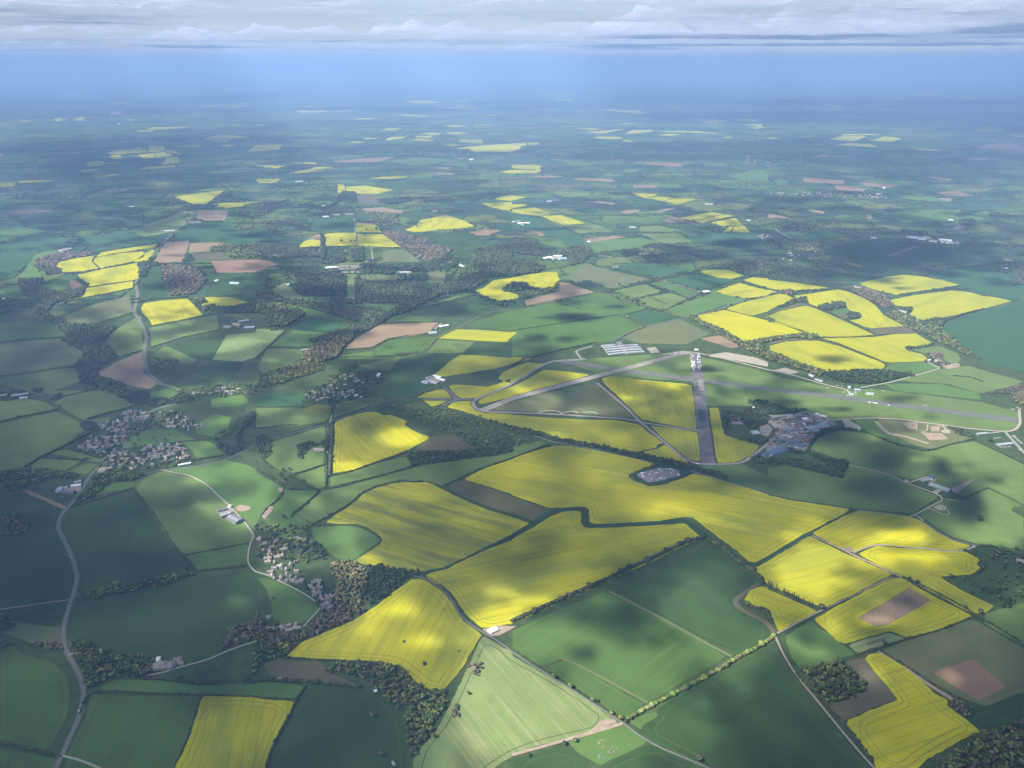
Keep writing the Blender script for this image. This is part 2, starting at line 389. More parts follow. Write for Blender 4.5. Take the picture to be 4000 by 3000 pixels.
# ------------------------------------------------------------------ ground and fields
gm = sheet('ground', [(-220000, -3000), (220000, -3000), (220000, 330000), (-220000, 330000)], 0, M['ground'])
tag(gm, kind='structure')
def main_dir(pts):
    best = max(range(len(pts)), key=lambda i: math.hypot(pts[i][0]-pts[i-1][0], pts[i][1]-pts[i-1][1]))
    return math.atan2(pts[best][1]-pts[best-1][1], pts[best][0]-pts[best-1][0])
def row(s):
    a, b = gp(s)[:2]; return math.pi/2 - math.atan2(b[1]-a[1], b[0]-a[0])
M['tram'] = speck('flattened_crop', (.17, .18, .03), (.24, .24, .03), .1)
M['tramgreen'] = speck('wheel_worn_wheat', (.055, .085, .032), (.075, .10, .04), .05)
def inset(P, d):
    a = sum(P[i-1][0]*P[i][1]-P[i][0]*P[i-1][1] for i in range(len(P))); sg = 1 if a > 0 else -1; n = len(P); out = []
    base = np.array(P); A_, B_2 = base, np.roll(base, -1, 0)
    for i in range(n):
        x0, y0 = P[i-2]; x1, y1 = P[(i+2) % n]; L = math.hypot(x1-x0, y1-y0) or 1; x, y = P[i][0]-sg*(y1-y0)/L*d, P[i][1]+sg*(x1-x0)/L*d
        ap = np.array([x, y])-A_; ab = B_2-A_; t = np.clip((ap*ab).sum(1)/np.maximum((ab*ab).sum(1), 1e-6), 0, 1)
        if np.sqrt(((ap-ab*t[:, None])**2).sum(1)).min() > d*.93: out.append((x, y))
    return smooth(out, True, 1) if len(out) > 6 else None
def rape(poly, label, r=None, holes=(), near=True):
    pts = gp(poly, 1.2)
    ang = row(r) if r else math.pi/2-main_dir(pts)
    hs = [gp(h, 1.2) for h in holes]
    o = sheet('rapeseed_crop', pts, .1, M['rape'], 1.15, ang, 1.6 if near else 0, 14 if near else None, near, hs)
    if near and math.hypot(*pts[0]) < 4300:      # wheel tracks round the headland
        for dd in (11, 24) if math.hypot(*pts[0]) < 2900 else (11,):
            q = inset(resample(pts, 18, True), dd)
            if q and len(q) > 6:
                t = ribbon('headland_track', q+[q[0]], 1.5, 1.30, M['tram'], False); t.parent = o
    tag(o, label, 'crop field', None, 'stuff'); return o
def field(mat, poly, label=None, z=.35, r=None, name=None):
    pts = gp(poly); d = math.hypot(*pts[0])
    o = sheet(name or {'soil': 'ploughed_field', 'redsoil': 'ploughed_field', 'darksoil': 'ploughed_field'}.get(mat, 'field'), pts, 0, M[mat], z,
              row(r) if r else math.pi/2-main_dir(pts), 1.5 if d < 5000 else 0, 16 if d < 5000 else None, d < 5000)
    if mat in ('wheat', 'dark', 'pale') and d < 3000:
        q = inset(resample(pts, 18, True), 13)
        if q and len(q) > 8: ribbon('headland_track', q+[q[0]], 1.6, z+.12, M['tramgreen'], False).parent = o
    tag(o, label, 'field' if label else None, None, 'structure'); return o

M['failed'] = crop_mat('failed_crop', (.085, .088, .042), (.17, .17, .03), (.10, .10, .05), .6, .4, 24, .3)
# rapeseed in flower, nearest first
rape('a3 1760,1035 2212,1048 b3 0,1055 330,1080 300,1160 220,1300 150,1450 90,1650 60,1800 a3 1440,1800 1540,1600 1640,1400 1700,1130', 'striped yellow rapeseed field in shade cut by the bottom edge of the photo, left of the middle', 'a3 2000,1100 1880,1659')
rape('b3 255,700 330,630 400,570 520,518 640,470 800,400 930,330 1050,250 1200,130 1330,35 1400,22 1470,45 1600,125 1680,215 1740,320 1800,400 1940,495 1945,520 1870,640 1780,790 1700,900 1640,970 1600,985 1500,990 1440,960 1320,860 1230,790 1150,755 1000,738 800,730 550,722', 'fan-shaped yellow rapeseed field with a pointed west end and two tree clumps inside rings', 'b3 1070,690 1420,110', holes=['b3 1440,755 1462,740 1480,752 1470,775 1445,778', 'b3 1268,572 1280,560 1292,570 1280,580'])
rape('b3 1470,10 1590,85 1690,140 1730,210 1800,305 1860,375 1945,445 2030,442 2212,412 c3 0,408 150,345 380,238 520,178 780,62 930,-5 c2 1010,1615 1200,1545 1350,1460 1500,1390 1640,1335 1560,1260 1500,1205 1200,1222 900,1240 680,1246 615,1235 592,1180 598,1100 540,1094 430,1104 330,1145 200,1230 0,1340 b2 2212,1350 2000,1430 1800,1520 1660,1595 1490,1640', 'huge bright rapeseed field in the middle between the dark lane and the straight tree hedge', 'c3 0,140 900,-60', holes=[])
R4 = rape('b2 600,1195 690,1130 800,1060 870,1010 930,950 1040,900 1180,860 1290,848 1420,852 1480,848 1600,905 1700,955 1850,1025 2000,1090 2212,1150 c2 150,1198 120,1225 0,1295 b2 2000,1400 1800,1500 1600,1590 1450,1615 1350,1620 1200,1590 1000,1560 850,1550 840,1530 960,1460 1080,1380 1095,1340 1050,1290 960,1235 850,1205 700,1208', 'rapeseed field with grey-green thin streaks and a curved bay eaten into its south-west side', 'b2 880,1050 1700,1290')
R4['sparse'] = 1.0
R5 = rape('b2 1800,822 1850,790 2000,720 2212,652 c2 0,648 150,592 300,548 400,532 500,535 700,570 900,610 1100,655 1240,695 1150,730 1000,792 1040,832 1190,887 1300,872 1500,805 1570,775 1700,800 1900,855 2212,955 d2 0,962 200,1005 400,1032 600,1065 705,1082 680,1112 500,1200 300,1300 100,1420 0,1485 c2 2100,1545 2040,1530 1960,1450 1800,1335 1660,1225 1560,1148 1470,1148 1300,1180 1000,1198 760,1210 690,1205 668,1180 665,1080 635,1055 500,1062 330,1068 200,1025 0,958 b2 2212,950 2000,880', 'very long rapeseed field wrapped round the scrapyard, running from the meadow to the green strip', 'c2 0,790 1900,1160')
rape('d2 775,1092 1000,1115 1230,1150 1330,1188 1450,1275 1600,1355 1755,1397 1690,1428 1500,1430 1200,1404 930,1378 820,1415 740,1450 660,1425 600,1395 380,1292 480,1235 650,1145', 'sun-dappled rapeseed field below the farm road bend, north of the gravel track', 'd2 500,1330 1100,1120')
rape('c2 2085,1600 2212,1530 d2 0,1525 355,1310 630,1445 740,1492 1080,1645 d3 1040,0 800,125 600,220 490,280 400,240 200,150 0,75 c3 2212,60 2120,0', 'sunlit rapeseed field above the row of slim poplars', 'd2 100,1659 900,1440')
rape('d2 785,1468 930,1398 1200,1420 1500,1446 1700,1446 1840,1512 1800,1560 1850,1600 1760,1640 1640,1655 d3 1480,0 1560,60 1700,140 1965,262 1870,322 1760,318 1600,236 1480,166 1170,5 d2 1100,1630 980,1575', 'rapeseed field that ends in a long tapering strip beside the rough pasture', 'd2 900,1500 1700,1800')
rape('d3 0,115 200,200 400,292 425,308 110,470 85,462 50,395 5,290 c3 2205,285 2130,262 2000,212 2060,130 2130,90 2212,98', 'small triangular rapeseed field below the row of slim poplars', 'd3 0,180 380,300')
rape('d3 400,370 700,205 1000,48 1100,14 1170,22 1400,160 1600,258 1765,345 1740,362 1500,450 1250,522 1180,522 1100,488 1040,478 880,518 680,582 620,572 520,488', 'rapeseed field with a brown bare rectangle left in its middle', 'd3 430,400 1150,40', holes=['d3 775,360 1000,232 1225,98 1418,207 1280,288 1150,358 1050,418 950,438 930,438'])
rape('d3 840,702 880,677 960,657 1060,717 1200,805 1320,900 1400,970 1430,1010 1560,1078 1540,1110 1600,1160 1700,1230 1838,1340 1780,1358 1600,1450 1400,1570 1290,1655 1150,1760 980,1760 900,1580 800,1440 685,1290 685,1252 900,1152 1130,1072 1000,912 835,716', 'L-shaped rapeseed field with a ragged east edge at the bottom right', 'd3 700,1400 1400,1150')
rape('b2 672,345 700,322 800,280 950,242 1040,240 1110,272 1160,265 1310,320 1280,350 1340,395 1500,460 1480,482 1330,560 1170,620 1000,680 850,738 655,772 658,640 680,480', 'four-sided rapeseed field with one dark tramline across it and a brilliant sunlit patch', 'b2 795,305 1130,615')
rape('b2 1385,115 1470,77 1560,50 1610,45 1650,65 1688,118 1445,120', 'small teardrop of rapeseed at the west end of the airfield, upper of two')
rape('b2 1450,142 1655,146 1600,170 1530,192 1505,185', 'smallest sliver of rapeseed at the west end of the airfield')
rape('b2 1667,15 1740,5 1860,12 1990,24 2090,0 2200,-48 2190,5 2000,90 1940,118 1850,122 1770,120 1735,100 1695,60', 'rounded rapeseed plot between the taxiway curve and the scrub bank')
rape('c1 0,1522 130,1472 275,1486 200,1540 100,1610 0,1640 b1 2212,1642 2150,1640 2092,1610 2135,1560 2212,1522', 'rapeseed plot with a grey bare streak beside the runway start', 'c1 0,1620 230,1490')
rape('c1 275,1535 480,1552 672,1580 560,1615 400,1655 c2 300,22 150,62 0,105 b2 2212,112 2100,138 1950,172 1915,158 1960,122 2100,62 2212,20 c1 70,1650', 'long wedge of rapeseed between the two taxiways north-west of the grass triangle', 'c1 100,1640 480,1560')
rape('b2 1655,200 1700,160 1760,147 1855,147 1850,180 1895,228 1960,250 2212,260 c2 0,265 300,290 600,308 900,312 1050,340 1105,355 1195,432 1310,512 1260,518 1245,548 1130,573 1080,588 900,556 600,496 400,462 300,426 180,396 0,362 b2 2212,362 2050,318 1900,268 1800,235', 'long curved rapeseed field between the airfield taxiway and the tree belt', 'c2 0,300 1100,420')
rape('c2 1320,524 1275,557 1140,582 1150,598 1300,636 1400,652 1535,688 1430,612', 'small rapeseed triangle squeezed between diagonal taxiway and tree belt')
rape('c1 775,1612 820,1595 880,1592 1150,1626 1500,1658 c2 1555,16 1575,200 1595,385 1500,376 1300,341 1125,306 1005,190 905,90 800,0', 'big rapeseed field between the diagonal taxiway and the short runway', 'c2 1000,0 1100,300')
rape('c2 1200,363 1400,379 1602,419 1630,660 1600,664 1530,652 1455,588 1305,470', 'rapeseed triangle beside the south end of the short runway', 'c2 1400,400 1440,560')
rape('c2 1702,205 1783,205 1798,280 1835,442 1900,462 2136,530 2115,568 2055,618 1960,666 1850,680 1780,676 1762,620', 'boot-shaped rapeseed field on the east side of the short runway', 'c2 1740,230 1800,650')
rape('b1 1575,1263 1650,1225 1735,1187 1900,1190 2212,1211 c1 0,1205 48,1216 0,1248 b1 2170,1295 1900,1283', 'rapeseed field beside the small farm with pale sunlit streak at its upper edge', 'b1 1650,1250 2100,1280')
rape('b1 1538,1575 1600,1532 1680,1462 1760,1407 1900,1410 2212,1436 c1 0,1422 165,1440 0,1488 b1 2050,1528 1800,1568 1600,1597', 'rapeseed field above the white poultry sheds at the wood edge')
rape('b1 1895,850 1960,832 2050,762 2212,742 c1 0,737 150,712 300,692 388,690 395,730 418,763 375,785 368,820 250,833 190,823 120,785 60,780 0,795 b1 2150,830 2135,850 2212,872 c1 58,890 50,918 0,928 b1 2212,933 2100,938 2050,928 1960,890', 'rapeseed field curled round a dark copse beside the brown field')
rape('b1 362,480 420,422 480,407 558,415 555,468', 'narrow tapering rapeseed field west of the avenue, left of the mansion park')
rape('b1 588,362 700,352 858,354 868,463 594,468', 'rapeseed square with two dark trees directly above the mansion', 'b1 720,360 730,460')
rape('b1 874,362 1090,364 1130,382 1190,432 1262,480 1100,476 876,463', 'rapeseed field with a few parkland trees right of the white drive', 'b1 960,370 975,460')
rape('b1 862,274 930,272 1010,282 1050,297 1088,348 862,343', 'small upper rapeseed field topped by a brown strip beside the white drive', 'b1 900,280 905,340')
rape('b1 1292,325 1380,290 1420,242 1540,220 1700,217 1800,247 1886,295 1800,313 1600,323 1450,343 1340,346', 'dome-shaped rapeseed field with a brown cap above the long wood', 'b1 1500,225 1400,335')
rape('b1 1942,100 2212,87 c1 0,106 90,104 138,115 20,138 0,143 b1 2212,168 2080,143', 'first and farthest left rapeseed strip of the long sloping chain')
rape('c1 0,147 200,134 318,176 328,194 240,203 100,193 0,173 b1 2180,165', 'second rapeseed strip of the long sloping chain beside a brown field')
rape('c1 242,206 420,199 636,270 440,283 330,250', 'third and lowest rapeseed strip of the long sloping chain', 'c1 260,210 450,280')
rape('b1 2052,60 2150,31 2212,26 c1 0,26 128,45 0,74 b1 2212,77', 'leaf-shaped rapeseed field above the long sloping chain')
rape('c1 1042,8 1260,18 1220,39 1152,54', 'left third of a far rapeseed wedge', near=False)
rape('c1 1167,58 1250,39 1398,50 1308,77', 'middle third of a far rapeseed wedge', near=False)
rape('c1 1314,80 1402,51 1600,61 1420,111', 'right third of a far rapeseed wedge', near=False)
rape('c1 1458,230 1550,200 1730,176 1826,192 1550,241', 'upper strip of the slanted rapeseed fan', near=False)
rape('c1 1556,243 1842,194 1918,205 1740,246 1652,264', 'second strip of the slanted rapeseed fan', near=False)
rape('c1 1718,262 1930,224 1996,289 1820,294', 'third strip of the slanted rapeseed fan', near=False)
rape('c1 1828,346 1880,297 1908,295 1884,346', 'small left block at the foot of the slanted rapeseed fan', near=False)
rape('c1 1894,346 1922,293 2010,293 2058,348', 'small right block at the foot of the slanted rapeseed fan', near=False)
rape('c1 1632,685 1720,673 1850,671 1920,686 2003,720 1900,749 1780,739 1642,700', 'lens-shaped rapeseed field at the upper left of the brilliant yellow cluster')
rape('c1 1998,760 2080,736 2212,746 d1 0,756 250,786 530,828 300,846 130,856 0,826 c1 2212,826 2100,793', 'long shaded rapeseed lens along the top of the brilliant yellow cluster')
rape('c1 1762,865 1850,822 1970,785 2100,822 2212,847 d1 0,843 76,862 0,882 c1 2212,892 2040,920 1900,898', 'half-shaded rapeseed field above the pale lane')
rape('c1 1845,1008 2000,952 2212,902 d1 0,897 100,880 150,882 255,935 200,952 100,975 0,1028 c1 2212,1032 2080,1067 1965,1043', 'brilliant yellow rapeseed wedge just below the pale lane')
rape('c1 1605,1066 1838,1019 2080,1078 2212,1112 d1 0,1124 60,1128 150,1152 322,1220 200,1238 0,1256 c1 2212,1258 2060,1300 1990,1287 1880,1237 1830,1187 1750,1157 1620,1107', 'brilliant yellow rapeseed field at the west corner beside the tree belt', 'c1 1640,1090 2212,1230')
rape('c1 2155,1086 2212,1072 d1 100,1030 320,981 400,1002 520,1052 700,1132 850,1202 915,1234 700,1248 455,1250 380,1233 300,1193 100,1137 55,1118 62,1095 0,1078', 'brilliant yellow rapeseed lozenge in the centre of the cluster', 'd1 100,1060 800,1240')
rape('d1 215,900 400,872 600,840 680,857 820,912 925,975 1000,1062 1100,1116 1180,1158 900,1176 850,1168 708,1108 800,1096 790,1050 700,1018 665,975 560,960 430,992 340,958 328,915 270,930', 'brilliant yellow rapeseed field looped round the green plot with round copses')
rape('d1 465,1264 700,1257 920,1252 1100,1227 1280,1222 1348,1266 1435,1308 1350,1328 1250,1342 1182,1352 1210,1372 1335,1402 1380,1440 1336,1463 1200,1468 1060,1473 992,1458 800,1378 600,1298', 'brilliant yellow rapeseed field with a notch bitten in its east side')
rape('d1 12,1330 150,1292 300,1282 445,1286 620,1333 800,1403 975,1467 1015,1500 988,1528 850,1538 700,1548 480,1550 420,1518 250,1468 100,1398 22,1368', 'brilliant yellow rapeseed field crossed by a cloud shadow above the dark wood', 'd1 200,1300 700,1540')
rape('d1 795,790 870,767 1000,737 1180,714 1350,732 1500,762 1652,800 1600,818 1400,847 1150,883 1105,888 905,838 810,805', 'oval rapeseed field at the top right with cloud shade on its upper half')
rape('d1 1048,935 1200,902 1400,872 1600,850 1750,867 1850,897 1950,907 2105,940 1900,998 1700,1047 1500,1087 1340,1112 1215,1065 1252,1030 1205,990 1100,983', 'broad rapeseed field curving round the tree-ringed farmhouse at the right')
rape('d2 2118,110 2212,58 2300,40 2300,170 2212,172 2140,140', 'bright rapeseed corner cut off by the right edge of the photo')
rape('a1 468,625 500,607 650,572 812,550 795,600 850,662 700,692 532,698 545,660 482,650', 'sunlit rapeseed field with a rounded west tip beside the small lake', 'a1 560,600 600,690')
rape('a1 820,572 872,522 1050,492 1360,447 1335,478 1240,490 1060,522 840,570', 'thin sunlit rapeseed strip above the hedge with trees, left of the main road')
rape('a1 815,576 1060,528 1230,514 1252,535 1240,558 1150,600 990,635 872,662 808,602', 'sunlit rapeseed field under the hedge with trees, left of the main road')
rape('a1 1152,604 1262,525 1340,492 1300,560 1278,592 1190,603', 'narrow sunlit rapeseed triangle touching the main road')
rape('a1 674,714 870,668 1190,612 1182,640 1240,662 1200,740 1155,762 900,796 768,818 768,790 692,745', 'dull yellow rapeseed field below the sunlit ones, left of the main road')
rape('a1 545,940 640,892 750,832 1148,768 1150,820 1138,828 900,878 700,913', 'tapering dull yellow rapeseed field ending at the grey quarry, left of the main road')
rape('a1 1222,1000 1242,962 1400,937 1618,922 1700,1002 1752,1060 1550,1108 1312,1150 1290,1100 1227,1040', 'lone rapeseed square just right of the main road', 'a1 1300,950 1400,1130')
rape('a1 1672,915 1850,907 1990,907 2160,955 2000,986 1870,983 1742,979 1745,965 1792,960 1758,930', 'lens-shaped rapeseed field with a dark clump at its west end')
rape('a1 1508,45 1640,17 1935,-14 1880,29 1780,104 1680,107', 'kite-shaped rapeseed field beyond the hamlet where the main road leaves', near=False)
rape('a1 1835,101 1950,91 2290,82 2120,109 2060,130 1950,137 1858,131 1900,111', 'twin rapeseed strips right of the hamlet where the main road leaves', near=False)
rape('b0 705,930 765,935 770,1005 705,1000', 'small rapeseed block on the axis of the avenue', near=False)
rape('b0 775,950 950,940 1188,978 1050,1010 780,1005', 'long pointed rapeseed field right of the avenue axis', near=False)
FAR = '''b0 0,885 215,880 180,910 130,920 20,918;b0 962,882 1080,865 1310,857 1290,872 1150,883;b0 262,840 350,817 468,799 540,807 400,832;b0 472,797 500,780 600,778 688,788 560,798
b0 0,765 270,768 180,790 100,785;b0 300,742 520,740 520,755 420,750;a0 2140,642 2212,590 b0 60,590 240,585 200,630 0,643;b0 1672,630 1850,602 2212,577 c0 120,568 130,590 75,600 70,625 0,645 b0 2212,650 1890,650 1840,622
c0 137,568 200,565 245,580 200,590 140,588;b0 1615,590 1700,582 1780,592 1700,600;b0 1745,565 1770,540 1960,543 1955,572;b0 1110,540 1180,520 1310,515 1250,535 1140,550
b0 1375,520 1400,510 1530,510 1490,530;b0 1340,545 1420,535 1555,550 1480,558;b0 1410,490 1500,480 1610,485 1560,505;b0 1630,487 1700,477 1835,480 1760,497;b0 800,562 880,555 940,567 860,573
b0 900,535 980,530 1075,528 980,541;b0 1085,462 1130,445 1270,445 1200,460;b0 1605,425 1700,417 1845,425 1720,433;b0 1870,415 2160,413 1900,422;b0 840,365 950,355 1105,355 900,370
b0 1185,328 1330,325 1495,335 1480,345 1330,340;b0 330,297 400,290 500,295 640,293 560,307 400,310;b0 660,300 780,288 890,283 760,300;b0 400,258 470,250 540,252 440,265
b0 1275,210 1500,204 1605,220 1500,230 1350,225;b0 1510,270 1600,262 1700,262 1750,245 1970,275 1830,290 1700,275;b0 1720,213 1790,206 1860,212 1780,218;b0 2000,332 2050,327 2095,333 2040,340
b0 1970,238 2050,235 2040,245;b0 800,135 900,127 970,127 890,137;b0 1035,100 1190,95 1080,104;b0 1315,108 1400,103 1450,105 1400,115;b0 1925,127 2085,125 1950,131;b0 1660,86 1750,84 1700,92
b0 190,147 330,142 320,150;a0 920,660 1010,632 1115,628 1110,662 1000,672;a0 1117,630 1180,610 1215,605 1225,622 1268,625 1262,655 1120,660;a0 1280,595 1430,600 1418,643 1275,655 1275,630 1300,620
a0 1427,627 1500,635 1580,672 1450,657;a0 1195,675 1320,658 1348,700 1250,705 1210,690;a0 1332,660 1420,647 1500,685 1360,702;a0 1390,750 1430,725 1425,702 1530,689 1555,720 1540,750 1400,763
a0 940,680 1030,675 1060,700 1040,712 980,712;a0 750,745 790,728 880,725 910,742 1030,740 1030,750 920,750 840,770 760,772;a0 690,805 750,797 840,793 870,805 780,820 700,822
a0 885,860 960,847 1040,835 1000,848 900,862;a0 1165,800 1300,775 1510,760 1520,777 1350,793;a0 1530,763 1780,750 1700,760 1540,769;a0 1860,747 2015,739 1950,749;a0 0,915 138,903 120,943 0,952
a0 158,905 250,893 400,892 490,898 350,910 160,920;a0 1755,530 1850,510 2000,505 2175,525 2050,532 1960,545 1980,568 1900,560 1800,550;a0 1890,597 1930,587 2040,590 1990,605
a0 1180,460 1330,463 1320,475 1190,475;a0 1260,450 1330,435 1675,432 1560,442 1430,455 1300,458;a0 1830,418 1970,410 1975,415;a0 1990,415 2125,413 2050,421;b0 0,411 125,413 20,419
a0 1080,368 1195,371 1130,378;a0 960,225 1050,220 1150,226 1020,238;a0 2030,232 2100,226 2170,228 2100,236;a0 1955,270 2060,248 2160,243 2020,268;a0 450,375 500,352 545,352 515,385
a0 530,372 595,350 560,374;a0 625,370 700,342 750,350 700,377;a0 160,375 270,380 220,390;a0 940,330 980,300 1070,295 1020,325;a0 1090,302 1220,298 1180,308;a0 0,535 65,538 0,544
a0 1585,210 1680,206 1650,215;a0 1760,258 1900,243 1820,257;a0 0,655 40,680 0,688;a0 2100,743 2212,740 2212,750 2120,750;a0 1450,598 1740,592 1740,606
c0 565,447 700,445 790,455 700,458;c0 650,475 780,465 900,453 1000,452 900,465 800,487 700,485;c0 975,492 1040,458 1200,460 1250,468 1080,490;c0 1230,467 1600,470 1845,490 1700,488 1300,474
c0 1260,507 1350,493 1460,497 1380,510;c0 690,525 760,515 950,520 940,540 780,538;c0 930,545 1000,547 1065,560 1000,562;c0 1430,370 1560,367 1700,362 1870,380 1800,395 1700,405 1620,378
c0 1575,327 1640,320 1695,328 1640,334;c0 725,287 850,278 980,295 1080,290 1165,313 1080,320 960,305 850,293;c0 545,292 680,288 620,298;c0 135,272 240,271 450,282 350,290
c0 1310,268 1390,262 1475,267 1400,274;c0 930,404 1090,399 1000,411;c0 1890,370 2050,362 2180,375 2060,385;c0 1985,415 2080,405 2170,410 2150,430;c0 2040,440 2212,432 2120,448
c0 1820,522 1880,515 1915,522 1860,529;c0 1960,513 2212,528 d0 0,537 110,535 40,529;c0 1480,155 1640,145 1560,163;c0 830,98 940,93 1010,97 900,103;c0 220,148 400,142 560,149 400,154
c0 1735,162 1830,159 1780,167;c0 1680,74 1900,76 1840,82;c0 0,100 100,101 50,106;c0 690,145 800,141 740,148;c0 660,182 740,179 730,185;c0 790,180 880,179 830,186;c0 1085,126 1170,124 1130,131
c0 1225,121 1300,119 1270,125;c0 0,760 260,765 240,790 255,815 200,832 150,830 210,800 0,795;c0 0,804 190,806 150,830 0,834 b0 2105,820;c0 1360,78 1455,77 1400,83;c0 1790,97 1870,99 1830,103
c0 335,190 520,195 500,212 430,203;c0 870,22 940,19 930,27;c0 1030,21 1110,20 1070,26;c0 1195,16 1280,17 1240,21;c0 0,237 140,236 160,244 40,247;b0 2050,238 2212,240 2160,250
d0 525,537 650,512 850,510 780,545 720,560 640,550;d0 630,495 975,492 900,503 650,506;d0 885,553 950,530 1010,515 1070,520 1160,535 1060,562;d0 570,590 700,573 880,580 960,605 900,610 750,597
d0 1190,600 1370,604 1230,608;d0 1220,618 1400,622 1515,638 1480,645 1300,630;d0 600,347 720,330 860,350 760,360;d0 1780,460 1880,420 2040,450 2010,480 1880,480;d0 1520,430 1680,445 1600,441
d0 835,243 1050,227 1280,212 1100,240 900,248;d0 2080,495 2212,485 2212,520 2100,515;d0 1000,165 1225,178 1100,174;d0 1035,193 1220,194 1120,200;d0 1480,187 1560,182 1520,194;d0 400,80 600,86 560,90
d0 625,97 780,99 720,104;d0 160,126 310,131 280,138 180,133;d0 350,148 495,154 400,160;d0 170,204 280,201 230,211;d0 90,230 180,220 280,230 150,236;d0 470,235 560,233 670,262 560,255
d0 280,260 385,259 330,267;d0 1190,152 1380,143 1550,150 1300,159;d0 0,335 95,340 40,350 0,348;d0 930,85 1050,86 990,91;d0 1700,182 1800,182 1740,193;d0 2010,105 2212,106 2100,111;d0 2110,410 2212,403 2212,415'''
for s in FAR.replace('\n', ';').split(';'):
    if s.strip(): 
        o = rape(s, 'pale yellow rapeseed field fading in the blue haze of the far plain', near=False)
        o['group'] = 'distant rapeseed fields on the hazy plain'

